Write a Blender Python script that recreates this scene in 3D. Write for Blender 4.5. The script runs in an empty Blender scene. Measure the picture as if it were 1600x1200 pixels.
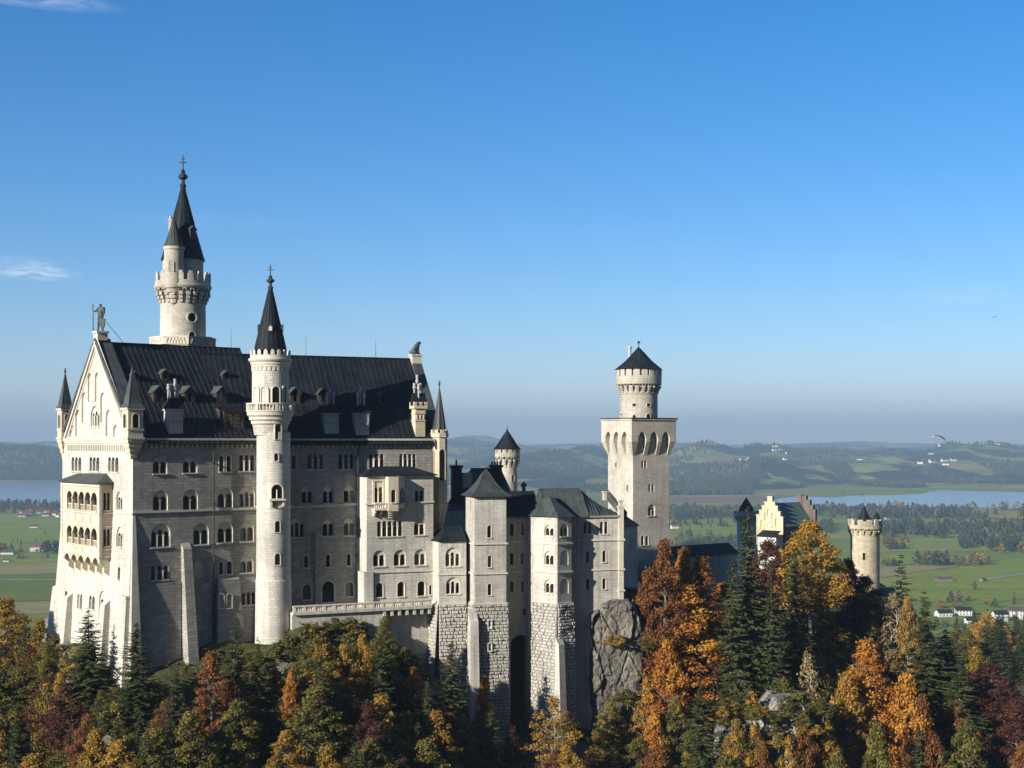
import bpy, bmesh, math, random
import numpy as np
from mathutils import Vector as V, noise
from mathutils.geometry import tessellate_polygon
SC = bpy.context.scene
COL = SC.collection
R = math.radians
F, CX, HY = 2198.0, 800.0, 692.0        # focal length and horizon of the photograph, in its own 1600 x 1200 pixels

# ------------------------------------------------------------------ camera, sky, sun, exposure
cam_data = bpy.data.cameras.new('camera')
cam = bpy.data.objects.new('camera', cam_data); COL.objects.link(cam)
cam.location = (0, 0, 0); cam.rotation_euler = (R(90), 0, 0)
cam_data.sensor_width = 36.0; cam_data.lens = 36.0 * F / 1600
cam_data.shift_y = (HY - 600) / 1600
cam_data.clip_start = 1.0; cam_data.clip_end = 90000
SC.camera = cam

SUN_EL, SUN_AZ = 20.0, 226.2            # degrees; the sun stands behind the camera to the left
world = bpy.data.worlds.new('World'); SC.world = world; world.use_nodes = True
wn, wl = world.node_tree.nodes, world.node_tree.links
wn.clear()
sky = wn.new('ShaderNodeTexSky'); sky.sky_type = 'NISHITA'; sky.sun_disc = False
sky.sun_elevation = R(SUN_EL); sky.sun_rotation = R(SUN_AZ)
sky.altitude = 900; sky.air_density = 1.0; sky.dust_density = 0.0; sky.ozone_density = 4.0
bg = wn.new('ShaderNodeBackground'); bg.inputs['Strength'].default_value = 0.078
wout = wn.new('ShaderNodeOutputWorld')
# wisps of high cloud, fixed to directions in the sky
tc = wn.new('ShaderNodeTexCoord')
def wisp(cx, cy, wx, wy, amount, prev, seed):
    d = V(((cx - CX) / F, 1, (HY - cy) / F)).normalized()
    r = V((d.y, -d.x, 0)).normalized(); up = r.cross(d)
    def dot(vec):
        n = wn.new('ShaderNodeVectorMath'); n.operation = 'DOT_PRODUCT'
        wl.new(tc.outputs['Generated'], n.inputs[0]); n.inputs[1].default_value = vec; return n.outputs['Value']
    def m(op, a, b):
        n = wn.new('ShaderNodeMath'); n.operation = op
        for i, q in enumerate((a, b)):
            if hasattr(q, 'links'): wl.new(q, n.inputs[i])
            elif q is not None: n.inputs[i].default_value = q
        return n.outputs[0]
    a = m('DIVIDE', dot(r), wx / F); b = m('DIVIDE', dot(up), wy / F)
    fr = m('GREATER_THAN', dot(d), 0.5)
    rr = m('ADD', m('MULTIPLY', a, a), m('MULTIPLY', b, b))
    fall = m('MAXIMUM', m('SUBTRACT', 1.0, rr), 0.0)
    cmb = wn.new('ShaderNodeCombineXYZ'); wl.new(a, cmb.inputs[0]); wl.new(b, cmb.inputs[1]); cmb.inputs[2].default_value = seed
    mp = wn.new('ShaderNodeVectorMath'); mp.operation = 'MULTIPLY'; wl.new(cmb.outputs[0], mp.inputs[0]); mp.inputs[1].default_value = (1.6, 1.1, 1)
    nz = wn.new('ShaderNodeTexNoise'); wl.new(mp.outputs[0], nz.inputs['Vector']); nz.inputs['Scale'].default_value = 1.3
    nz.inputs['Detail'].default_value = 7; nz.inputs['Roughness'].default_value = 0.62; nz.inputs['Distortion'].default_value = 0.6
    k = m('MULTIPLY', m('MULTIPLY', fall, fr), m('MAXIMUM', m('MULTIPLY', m('SUBTRACT', nz.outputs[0], 0.36), 3.0), 0.0))
    k = m('MINIMUM', m('MULTIPLY', k, amount), 1.0)
    mix = wn.new('ShaderNodeMix'); mix.data_type = 'RGBA'; wl.new(k, mix.inputs[0]); wl.new(prev, mix.inputs[6]); mix.inputs[7].default_value = (10.5, 10.3, 10.3, 1)
    return mix.outputs[2]
hs = wn.new('ShaderNodeHueSaturation'); hs.inputs['Saturation'].default_value = 1.32; wl.new(sky.outputs[0], hs.inputs['Color'])
tint = wn.new('ShaderNodeMix'); tint.data_type = 'RGBA'; tint.blend_type = 'MULTIPLY'; tint.inputs[0].default_value = 1; wl.new(hs.outputs[0], tint.inputs[6]); tint.inputs[7].default_value = (1.08, 0.95, 1.0, 1)
c = tint.outputs[2]
c = wisp(58, 427, 70, 12, 0.5, c, 1.0)
c = wisp(30, 410, 60, 12, 0.22, c, 2.0)
c = wisp(80, 2, 110, 14, 0.22, c, 3.0)
c = wisp(1500, 460, 90, 16, 0.12, c, 4.0)
c = wisp(320, 345, 160, 12, 0.05, c, 5.0)
wl.new(c, bg.inputs['Color']); wl.new(bg.outputs[0], wout.inputs[0])

sun_data = bpy.data.lights.new('sun', 'SUN'); sun_data.energy = 5.0; sun_data.angle = R(0.53); sun_data.color = (1.0, 0.94, 0.83)
sun = bpy.data.objects.new('sun', sun_data); COL.objects.link(sun)
SUN_DIR = V((math.sin(R(SUN_AZ)) * math.cos(R(SUN_EL)), math.cos(R(SUN_AZ)) * math.cos(R(SUN_EL)), math.sin(R(SUN_EL))))
sun.rotation_euler = SUN_DIR.to_track_quat('Z', 'Y').to_euler(); sun.location = (0, -30, 60)
SC.view_settings.view_transform = 'Standard'; SC.view_settings.look = 'None'
SC.view_settings.exposure = 0.95; SC.view_settings.gamma = 1.0
SC.cycles.max_bounces = 6; SC.cycles.diffuse_bounces = 3; SC.cycles.glossy_bounces = 3; SC.cycles.transmission_bounces = 3
SC.cycles.volume_bounces = 0; SC.cycles.transparent_max_bounces = 8
SC.cycles.use_denoising = True

# ------------------------------------------------------------------ helpers
def at(px, py, Y): return V(((px - CX) / F * Y, Y, (HY - py) / F * Y))

def prop(o, label=None, cat=None, group=None, kind=None):
    if label: o['label'] = label
    if cat: o['category'] = cat
    if group: o['group'] = group
    if kind: o['kind'] = kind
    return o

def thing(name, label, cat, loc, group=None):
    o = bpy.data.objects.new(name, None); COL.objects.link(o); o.location = loc; o.empty_display_size = 1
    return prop(o, label, cat, group)

def root_of(o):
    while o is not None and o.parent is not None: o = o.parent
    return o

class MB:
    """collects faces (world coordinates, metric uv) and links them as ONE mesh object"""
    def __init__(s): s.v = []; s.f = []; s.uv = []; s.m = []
    def face(s, pts, uv=None, m=0):
        pts = [V(p) for p in pts]
        if uv is None:
            n = (pts[1] - pts[0]).cross(pts[2] - pts[0])
            if n.length < 1e-9 and len(pts) > 3: n = (pts[2] - pts[0]).cross(pts[3] - pts[0])
            if n.length < 1e-12: return
            n.normalize()
            if abs(n.z) > 0.93: uv = [(p.x, p.y) for p in pts]
            else:
                t = V((-n.y, n.x, 0)).normalized(); w = n.cross(t)
                uv = [(p.dot(t), p.dot(w)) for p in pts]
        i = len(s.v); s.v += pts; s.f.append(tuple(range(i, i + len(pts)))); s.uv += list(uv); s.m.append(m)
    def quad(s, a, b, c, d, uv=None, m=0): s.face((a, b, c, d), uv, m)
    def hexa(s, p, m=0):
        """p: four bottom corners (counter-clockwise seen from above), then four top corners"""
        a, b, c, d, e, f, g, h = p
        for q in ((d, c, b, a), (e, f, g, h), (a, b, f, e), (b, c, g, f), (c, d, h, g), (d, a, e, h)): s.face(q, m=m)
    def box(s, c, u, w, sx, sy, sz, m=0):
        """box centred on c at its base; u = unit vector of its length, w of its depth"""
        c = V(c); u = V(u) * sx / 2; w = V(w) * sy / 2; z = V((0, 0, sz))
        b = [c - u - w, c + u - w, c + u + w, c - u + w]
        s.hexa(b + [q + z for q in b], m)
    def build(s, name, mats, parent=None, smooth=False):
        me = bpy.data.meshes.new(name)
        rt = root_of(parent); off = V(rt.location) if rt else V((0, 0, 0))
        me.from_pydata([tuple(p - off) for p in s.v], [], s.f)
        uvl = me.uv_layers.new(name='UVMap')
        uvl.data.foreach_set('uv', np.array(s.uv, dtype=np.float32).ravel())
        if not isinstance(mats, (list, tuple)): mats = [mats]
        for q in mats: me.materials.append(q)
        me.polygons.foreach_set('material_index', np.array(s.m, dtype=np.int32))
        if smooth: me.polygons.foreach_set('use_smooth', np.ones(len(s.f), dtype=bool))
        me.update()
        o = bpy.data.objects.new(name, me); COL.objects.link(o)
        if parent: o.parent = parent
        return o

def lathe(mb, c, prof, seg=40, a0=0.0, a1=2 * math.pi, m=0, caps=False):
    """prof: (radius, z) from the bottom to the top, around the vertical through c"""
    full = abs(a1 - a0 - 2 * math.pi) < 1e-6
    def P(r, z, a): return V((c[0] + r * math.cos(a), c[1] + r * math.sin(a), z))
    acc = 0.0
    for (r0, z0), (r1, z1) in zip(prof[:-1], prof[1:]):
        rm = max(r0, r1, 0.05); ln = math.hypot(r1 - r0, z1 - z0)
        flat = abs(z1 - z0) < 0.25 * abs(r1 - r0)
        v0 = acc if flat else z0; v1 = acc + ln if flat else z1
        for k in range(seg):
            b0 = a0 + (a1 - a0) * k / seg; b1 = a0 + (a1 - a0) * (k + 1) / seg
            uv = [(b0 * rm, v0), (b1 * rm, v0), (b1 * rm, v1), (b0 * rm, v1)]
            pts = [P(r0, z0, b0), P(r0, z0, b1), P(r1, z1, b1), P(r1, z1, b0)]
            if r1 < 1e-4: pts.pop(); uv.pop()
            elif r0 < 1e-4: pts.pop(0); uv.pop(0)
            mb.face(pts, uv, m)
        acc += ln
    if not full and caps:
        for a in (a0, a1):
            q = [P(r, z, a) for r, z in prof]
            mb.face(q if a == a1 else q[::-1], m=m)

def arcbox(mb, c, r0, r1, z0, z1, a0, a1, seg=3, m=0):
    lathe(mb, c, [(r0, z0), (r1, z0), (r1, z1), (r0, z1), (r0, z0 + 1e-4)], seg, a0, a1, m, caps=True)

def tube(mb, p0, p1, r0, r1=None, seg=8, m=0):
    p0, p1 = V(p0), V(p1); r1 = r0 if r1 is None else r1
    d = (p1 - p0).normalized(); a = d.cross(V((0.3, 0.2, 1))).normalized() if abs(d.z) < 0.95 else d.cross(V((1, 0, 0))).normalized(); b = d.cross(a)
    q0 = [p0 + (a * math.cos(2 * math.pi * k / seg) + b * math.sin(2 * math.pi * k / seg)) * r0 for k in range(seg)]
    q1 = [p1 + (a * math.cos(2 * math.pi * k / seg) + b * math.sin(2 * math.pi * k / seg)) * r1 for k in range(seg)]
    for k in range(seg):
        j = (k + 1) % seg
        mb.face((q0[k], q0[j], q1[j], q1[k]), m=m)
    mb.face(q1, m=m); mb.face(q0[::-1], m=m)

class Plane:
    """a wall plane: origin O, U to the right as seen from outside, W up, N outwards"""
    def __init__(s, O, U, W=(0, 0, 1)):
        s.O = V(O); s.U = V(U).normalized(); s.W = V(W).normalized(); s.N = s.U.cross(s.W).normalized()
    def st(s, px, py):
        d = V(((px - CX) / F, 1.0, (HY - py) / F)); k = s.O.dot(s.N) / d.dot(s.N); p = d * k - s.O
        return p.dot(s.U), p.dot(s.W)
    def p(s, a, t, out=0.0): return s.O + s.U * a + s.W * t + s.N * out
    def at(s, px, py, out=0.0): return s.p(*s.st(px, py), out)
    def box(s, mb, s0, s1, t0, t1, n0, n1, m=0):
        b = [s.p(s0, t0, n1), s.p(s1, t0, n1), s.p(s1, t0, n0), s.p(s0, t0, n0)]
        e = [s.p(s0, t1, n1), s.p(s1, t1, n1), s.p(s1, t1, n0), s.p(s0, t1, n0)]
        mb.hexa(b + e, m)
    def pbox(s, mb, x0, x1, y0, y1, n0, n1, m=0):
        a, t1 = s.st(x0, y0); b, t0 = s.st(x1, y1); s.box(mb, min(a, b), max(a, b), min(t0, t1), max(t0, t1), n0, n1, m)
    def line(s, mb, x0, y0, x1, y1, hgt, n0, n1, m=0):
        """a moulding that runs from pixel to pixel, hgt metres tall"""
        a, t = s.st(x0, y0); b, q = s.st(x1, y1)
        bb = [s.p(a, t - hgt, n1), s.p(b, q - hgt, n1), s.p(b, q - hgt, n0), s.p(a, t - hgt, n0)]
        tt = [s.p(a, t, n1), s.p(b, q, n1), s.p(b, q, n0), s.p(a, t, n0)]
        mb.hexa(bb + tt, m)

def arch(s0, s1, t0, t1, seg=10, pointed=False):
    r = (s1 - s0) / 2; c = (s0 + s1) / 2; h = min(r, (t1 - t0) * 0.6)
    if pointed: h = min(r * 2.6, (t1 - t0) * 0.8)
    out = [(s0, t0), (s1, t0)]
    for k in range(seg + 1):
        a = math.pi * k / seg
        if pointed:
            x = math.cos(a); out.append((c + r * x, t1 - h + h * math.sqrt(max(0.0, 1 - abs(x) ** 1.25))))
        else: out.append((c + r * math.cos(a), t1 - h + h * math.sin(a)))
    return out

def fill(mb, pl, outer, holes=(), n=0.0, m=0):
    loops = [[V((a, t, 0)) for a, t in lp] for lp in [outer] + list(holes)]
    flat = [p for lp in loops for p in lp]
    for tri in tessellate_polygon(loops):
        a, b, c = (flat[i] for i in tri)
        cr = (b - a).cross(c - a).z
        if abs(cr) < 1e-8: continue
        if cr < 0: b, c = c, b
        mb.face([pl.p(q.x, q.y, n) for q in (a, b, c)], [(q.x, q.y) for q in (a, b, c)], m)

def reveal(mb, pl, loop, n0, n1, m=0):
    k = len(loop)
    for i in range(k):
        (a, t), (b, q) = loop[i], loop[(i + 1) % k]
        mb.face([pl.p(b, q, n0), pl.p(a, t, n0), pl.p(a, t, n1), pl.p(b, q, n1)], [(b, q), (a, t), (a, t + .3), (b, q + .3)], m)

WR = random.Random(17)
def ring(mb, pl, inner, outer, n, m=0):
    fill(mb, pl, outer, [inner], n, m)

def window(parent, pl, w, stone_m, name='window', glass_m=None):
    """w = (px centre, py top, py bottom, px width, lights, style).  Returns the holes the wall needs; builds frame, columns, sill and glass"""
    px, y0, y1, wd, n, style = w[:6]
    s0 = pl.st(px - wd / 2, (y0 + y1) / 2)[0]; s1 = pl.st(px + wd / 2, (y0 + y1) / 2)[0]
    t1 = pl.st(px, y0)[1]; t0 = pl.st(px, y1)[1]
    mb, gl = MB(), MB(); W = s1 - s0; Hh = t1 - t0
    holes = []
    if style == 'R':
        hole = arch(s0, s1, t0, t1); holes = [hole]
        reveal(mb, pl, hole, 0, -0.28)
        gap = 0.085 * W; lw = (W * 0.9 - gap * (n - 1)) / n; x = s0 + W * 0.05; inner = []
        for k in range(n):
            top = t0 + Hh * (0.70 if n == 2 else (0.74 if k == 1 else 0.66))
            inner.append(arch(x, x + lw, t0 + Hh * 0.03, top, 7)); x += lw + gap
        fill(mb, pl, hole, inner, -0.28)
        for q in inner: reveal(mb, pl, q, -0.28, -0.62)
        for k in range(n - 1):
            c = inner[k][1][0] + gap / 2
            tube(mb, pl.p(c, t0 + Hh * 0.03, -0.24), pl.p(c, t0 + Hh * 0.5, -0.24), gap * 0.55, seg=8)
            pl.box(mb, c - gap * .8, c + gap * .8, t0 + Hh * .46, t0 + Hh * .53, -0.275, -0.1)
        for q in inner: fill(gl, pl, q, (), -0.60)
    elif style in ('L', 'P'):
        gap = (0.16 if n > 1 else 0) * W / max(1, n - 1) * (1.25 if n > 2 else 1); gap = min(gap, 0.32); lw = (W - gap * (n - 1)) / n; x = s0
        for k in range(n):
            holes.append(arch(x, x + lw, t0, t1, 8, style == 'P')); x += lw + gap
        for q in holes: reveal(mb, pl, q, 0, -0.6)
        for k in range(n - 1):
            c = holes[k][1][0] + gap / 2
            tube(mb, pl.p(c, t0, 0.0), pl.p(c, t0 + Hh * 0.62, 0.0), gap * 0.45, seg=8)
            pl.box(mb, c - gap * .7, c + gap * .7, t0 + Hh * .6, t0 + Hh * .68, -0.02, 0.13)
        for q in holes: fill(gl, pl, q, (), -0.57)
    elif style == 'S':       # one arched light with a raised surround
        hole = arch(s0, s1, t0, t1); holes = [hole]
        e = 0.16
        ring(mb, pl, hole, arch(s0 - e, s1 + e, t0 - e * .5, t1 + e), 0.06); reveal(mb, pl, arch(s0 - e, s1 + e, t0 - e * .5, t1 + e)[::-1], 0.06, -0.01)
        reveal(mb, pl, hole, 0.06, -0.55)
        fill(gl, pl, hole, (), -0.52)
    elif style == 'B':       # blind arch
        hole = arch(s0, s1, t0, t1); holes = [hole]
        reveal(mb, pl, hole, 0, -0.34); fill(mb, pl, hole, (), -0.34); gl = None
    elif style == 'Q':
        hole = [(s0, t0), (s1, t0), (s1, t1), (s0, t1)]; holes = [hole]
        reveal(mb, pl, hole, 0, -0.4); fill(gl, pl, hole, (), -0.38)
    if style in 'RLS' and len(style) == 1:
        sl = MB(); pl.box(sl, s0 - 0.12, s1 + 0.12, t0 - 0.2, t0 - 0.005, -0.05, 0.2)
    else: sl = None
    o = mb.build(name, stone_m, parent)
    if gl: gl.build('glass', glass_m or M['glass' if WR.random() > .16 else 'sky_grey_glass'], o)
    if sl: sl.build('sill', stone_m, o)
    return holes

def wall(parent, pl, outer, wins, m, frame_m=None, name='wall', wname='window', back=None):
    """outer in wall coordinates (metres)"""
    holes = []
    for w in wins: holes += window(parent, pl, w, frame_m or m, wname, w[6] if len(w) > 6 else None)
    mb = MB(); fill(mb, pl, outer, holes)
    return mb.build(name, m, parent)

def pix(pl, *pts): return [pl.st(*p) for p in pts]

def cyl_window(parent, c, rad, px, y0, y1, wd, m, style='arch', proud=0.12):
    """a framed opening on a round tower, at the pixel column px"""
    d = math.hypot(c[0], c[1]); base = math.atan2(-c[1], -c[0])
    cpx = CX + c[0] / c[1] * F
    off = max(-0.95, min(0.95, (px - cpx) / F * c[1] / rad))
    a = base + math.asin(off)
    N = V((math.cos(a), math.sin(a), 0)); U = V((-N.y, N.x, 0))
    if U.cross(V((0, 0, 1))).dot(N) < 0: U = -U
    pl = Plane(V((c[0], c[1], 0)) + N * rad, U)
    s0 = pl.st(px - wd / 2, (y0 + y1) / 2)[0]; s1 = pl.st(px + wd / 2, (y0 + y1) / 2)[0]
    t1 = pl.st(px, y0)[1]; t0 = pl.st(px, y1)[1]; e = 0.17
    mb, gl = MB(), MB()
    if style == 'round':
        cc = ((s0 + s1) / 2, (t0 + t1) / 2); r = (s1 - s0) / 2
        inn = [(cc[0] + r * math.cos(k * math.pi / 10), cc[1] + r * math.sin(k * math.pi / 10)) for k in range(20)]
        out = [(cc[0] + (r + .28) * math.cos(k * math.pi / 10), cc[1] + (r + .28) * math.sin(k * math.pi / 10)) for k in range(20)]
    elif style == 'rect':
        inn = [(s0, t0), (s1, t0), (s1, t1), (s0, t1)]; out = [(s0 - e, t0 - e), (s1 + e, t0 - e), (s1 + e, t1 + e), (s0 - e, t1 + e)]
    else: inn = arch(s0, s1, t0, t1, 8); out = arch(s0 - e, s1 + e, t0 - e, t1 + e, 8)
    ring(mb, pl, inn, out, proud); reveal(mb, pl, out[::-1], proud, -0.35); reveal(mb, pl, inn, proud, -0.3)
    fill(gl, pl, inn, (), 0.02)
    o = mb.build('window', m, parent); gl.build('glass', M['glass'], o)
    return o, pl

# ------------------------------------------------------------------ materials
M = {}
class NT:
    def __init__(s, name):
        s.m = bpy.data.materials.new(name); s.m.use_nodes = True; s.t = s.m.node_tree; s.t.nodes.clear()
        s.out = s.n('ShaderNodeOutputMaterial')
    def n(s, typ, **kw):
        q = s.t.nodes.new(typ)
        for k, v in kw.items():
            if k in q.inputs: s.set(q.inputs[k], v)
            else: setattr(q, k, v)
        return q
    def set(s, inp, v):
        if hasattr(v, 'links') and hasattr(v, 'is_output'): s.t.links.new(v, inp)
        else: inp.default_value = v
    def math(s, op, a, b=0.0):
        q = s.n('ShaderNodeMath', operation=op); s.set(q.inputs[0], a); s.set(q.inputs[1], b); return q.outputs[0]
    def mix(s, f, a, b, blend='MIX'):
        q = s.n('ShaderNodeMix', data_type='RGBA', blend_type=blend); s.set(q.inputs[0], f)
        for i, x in ((6, a), (7, b)): s.set(q.inputs[i], x if hasattr(x, 'links') else (*x, 1) if len(x) == 3 else x)
        return q.outputs[2]
    def ramp(s, f, stops):
        q = s.n('ShaderNodeValToRGB'); s.set(q.inputs[0], f); el = q.color_ramp.elements
        for i, (p, cc) in enumerate(stops):
            e = el[i] if i < 2 else el.new(p)
            e.position = p; e.color = (*cc, 1) if len(cc) == 3 else cc
        return q.outputs[0]
    def noise(s, vec, scale, detail=4, rough=0.55, dist=0.0):
        q = s.n('ShaderNodeTexNoise', Scale=scale, Detail=detail, Roughness=rough, Distortion=dist)
        if vec is not None: s.set(q.inputs['Vector'], vec)
        return q.outputs[0]
    def scale(s, vec, sc):
        q = s.n('ShaderNodeVectorMath', operation='MULTIPLY'); s.set(q.inputs[0], vec); q.inputs[1].default_value = sc; return q.outputs[0]
    def finish(s, sh): s.t.links.new(sh, s.out.inputs['Surface']); M[s.m.name] = s.m; return s.m

def g3(a): return (a, a, a)
def stone(name, c1, c2, bw=1.1, rh=0.46, mortar=0.018, bump=0.25, stain=0.35, mort_c=0.6, streak=0.3):
    t = NT(name); uv = t.n('ShaderNodeUVMap').outputs[0]
    geo = t.n('ShaderNodeNewGeometry').outputs['Position']
    br = t.n('ShaderNodeTexBrick', Scale=1.0)
    t.set(br.inputs['Vector'], uv); br.inputs['Color1'].default_value = (*c1, 1); br.inputs['Color2'].default_value = (*c2, 1)
    br.inputs['Mortar'].default_value = tuple(x * mort_c for x in c1) + (1,)
    br.inputs['Mortar Size'].default_value = mortar; br.inputs['Mortar Smooth'].default_value = 0.3; br.inputs['Bias'].default_value = 0.0
    br.inputs['Brick Width'].default_value = bw; br.inputs['Row Height'].default_value = rh; br.offset = 0.5
    n1 = t.noise(geo, 0.11, 5, 0.6); n2 = t.noise(t.scale(uv, (1.3, 0.06, 1)), 1.0, 6, 0.7); n3 = t.noise(geo, 2.2, 4, 0.7)
    c = t.mix(1.0, br.outputs[0], t.ramp(n1, [(0.3, g3(1 - stain)), (0.62, g3(1.0))]), 'MULTIPLY')
    c = t.mix(streak, c, t.ramp(n2, [(0.36, (0.50, 0.49, 0.46)), (0.54, g3(1.0))]), 'MULTIPLY')
    c = t.mix(0.55, c, t.ramp(n3, [(0.3, g3(0.72)), (0.7, g3(1.06))]), 'MULTIPLY')
    hgt = t.math('ADD', t.math('MULTIPLY', t.math('SUBTRACT', 1.0, br.outputs[1]), 0.8), t.math('MULTIPLY', n3, 0.7))
    bp = t.n('ShaderNodeBump', Strength=bump, Distance=0.06, Height=hgt)
    b = t.n('ShaderNodeBsdfPrincipled', Roughness=0.86, Normal=bp.outputs[0]); t.set(b.inputs['Base Color'], c); b.inputs['Specular IOR Level'].default_value = 0.25
    return t.finish(b.outputs[0])
stone('palace_stone', (0.64, 0.605, 0.53), (0.53, 0.50, 0.44), bump=0.45, mortar=0.022, mort_c=0.5, stain=0.28, streak=0.5)
stone('palace_rough_shaded_stone', (0.40, 0.375, 0.33), (0.285, 0.268, 0.238), bw=1.25, rh=0.56, mortar=0.026, bump=0.8, mort_c=0.5, stain=0.25)  # rough stone, its tone lowered further to carry the south walls' shade
stone('trim_stone', (0.62, 0.57, 0.47), (0.58, 0.53, 0.44), bw=3, rh=1.4, mortar=0.008, stain=0.2, streak=0.35)
stone('cream_stone', (0.62, 0.53, 0.38), (0.58, 0.49, 0.355), bw=2.0, rh=0.9, mortar=0.01, stain=0.2, streak=0.3)
stone('wing_stone', (0.57, 0.54, 0.475), (0.47, 0.445, 0.395), stain=0.3, streak=0.6)
stone('plinth_stone', (0.50, 0.47, 0.41), (0.40, 0.38, 0.335), bw=40, rh=40, mortar=0.0, bump=0.7, stain=0.3)
stone('joint_stone', (0.26, 0.245, 0.215), (0.23, 0.215, 0.19), bw=40, rh=40, mortar=0.0)
stone('tower_stone', (0.58, 0.53, 0.44), (0.47, 0.43, 0.36), bw=0.95, rh=0.42, bump=0.4)
stone('yellow_plaster', (0.64, 0.54, 0.33), (0.62, 0.52, 0.315), bw=30, rh=30, mortar=0.0, stain=0.3, streak=0.6)
stone('red_brick', (0.175, 0.145, 0.125), (0.145, 0.12, 0.105), bw=0.5, rh=0.2, mortar=0.02, mort_c=1.5)
stone('house_plaster', (0.60, 0.58, 0.54), (0.58, 0.56, 0.52), bw=40, rh=40, mortar=0.0, stain=0.15)
stone('barn_wood', (0.24, 0.19, 0.14), (0.20, 0.16, 0.12), bw=40, rh=0.3, mortar=0.03)
stone('tan_frame', (0.50, 0.38, 0.24), (0.46, 0.35, 0.22), bw=3, rh=2, mortar=0.0)

def roofing(name, c1, c2, rough=0.5, spec=0.4):
    t = NT(name); uv = t.n('ShaderNodeUVMap').outputs[0]; geo = t.n('ShaderNodeNewGeometry').outputs['Position']
    n1 = t.noise(geo, 0.5, 6, 0.65); n2 = t.noise(t.scale(uv, (1.6, 0.12, 1)), 1.0, 5, 0.6); n3 = t.noise(geo, 5.0, 3)
    c = t.mix(t.ramp(n1, [(0.35, g3(0)), (0.68, g3(1))]), c1, c2)
    c = t.mix(0.6, c, t.ramp(n2, [(0.35, g3(0.55)), (0.65, g3(1.15))]), 'MULTIPLY')
    bp = t.n('ShaderNodeBump', Strength=0.25, Distance=0.05, Height=t.math('ADD', n2, t.math('MULTIPLY', n3, 0.4)))
    b = t.n('ShaderNodeBsdfPrincipled', Normal=bp.outputs[0]); t.set(b.inputs['Base Color'], c)
    t.set(b.inputs['Roughness'], t.ramp(n1, [(0.3, g3(rough - 0.08)), (0.7, g3(rough + 0.15))])); b.inputs['Specular IOR Level'].default_value = spec
    return t.finish(b.outputs[0])
roofing('slate', (0.008, 0.0105, 0.014), (0.020, 0.025, 0.030), 0.58, 0.12)
roofing('sunlit_seam_metal', (0.018, 0.021, 0.025), (0.034, 0.039, 0.044), 0.5, 0.2)  # seams paler than the roof, the caught sun put into their colour
roofing('copper_green', (0.030, 0.038, 0.037), (0.062, 0.076, 0.070), 0.55, 0.2)
roofing('copper_brown', (0.046, 0.048, 0.047), (0.080, 0.092, 0.086), 0.55, 0.2)
roofing('teal_roof', (0.030, 0.052, 0.062), (0.045, 0.066, 0.072), 0.5, 0.4)
roofing('gate_roof', (0.09, 0.15, 0.135), (0.12, 0.175, 0.155), 0.6, 0.3)
roofing('bronze', (0.022, 0.032, 0.027), (0.05, 0.066, 0.055), 0.55, 0.4)
roofing('tin', (0.42, 0.42, 0.41), (0.30, 0.30, 0.29), 0.35, 0.6)
roofing('dormer_wood', (0.062, 0.043, 0.034), (0.045, 0.033, 0.028), 0.7, 0.2)
roofing('tile_red', (0.22, 0.075, 0.045), (0.16, 0.06, 0.04), 0.8, 0.2)
roofing('tile_brown', (0.10, 0.06, 0.05), (0.07, 0.05, 0.045), 0.8, 0.2)
roofing('iron', (0.02, 0.02, 0.02), (0.03, 0.03, 0.03), 0.5, 0.4)
def plain(name, col, rough=0.5, spec=0.5, metal=0.0):
    t = NT(name); geo = t.n('ShaderNodeNewGeometry').outputs['Position']
    c = t.mix(1.0, col, t.ramp(t.noise(geo, 1.5, 3), [(0.3, g3(0.85)), (0.7, g3(1.1))]), 'MULTIPLY')
    b = t.n('ShaderNodeBsdfPrincipled', Roughness=rough, Metallic=metal); t.set(b.inputs['Base Color'], c); b.inputs['Specular IOR Level'].default_value = spec
    return t.finish(b.outputs[0])
plain('glass', (0.010, 0.011, 0.013), 0.12, 0.5)
plain('sky_grey_glass', (0.07, 0.07, 0.068), 0.3, 0.5)  # greyer panes, for infill and for sky reflection put into the colour
plain('blue_glass', (0.10, 0.17, 0.30), 0.25, 0.5)
plain('blind_glass', (0.22, 0.20, 0.17), 0.5, 0.4)
plain('dark_void', (0.012, 0.011, 0.010), 0.9, 0.1)
plain('fabric_navy', (0.03, 0.06, 0.13), 0.7, 0.2)
plain('fabric_white', (0.8, 0.8, 0.8), 0.7, 0.2)
plain('fabric_dark', (0.03, 0.03, 0.035), 0.8, 0.2)

# ------------------------------------------------------------------ terrain: castle hill (near) and the valley (far)
def lerp_tab(tab, x):
    if x <= tab[0][0]: return tab[0][1:]
    for a, b in zip(tab[:-1], tab[1:]):
        if x <= b[0]:
            k = (x - a[0]) / (b[0] - a[0]); return tuple(p + (q - p) * k for p, q in zip(a[1:], b[1:]))
    return tab[-1][1:]
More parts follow.
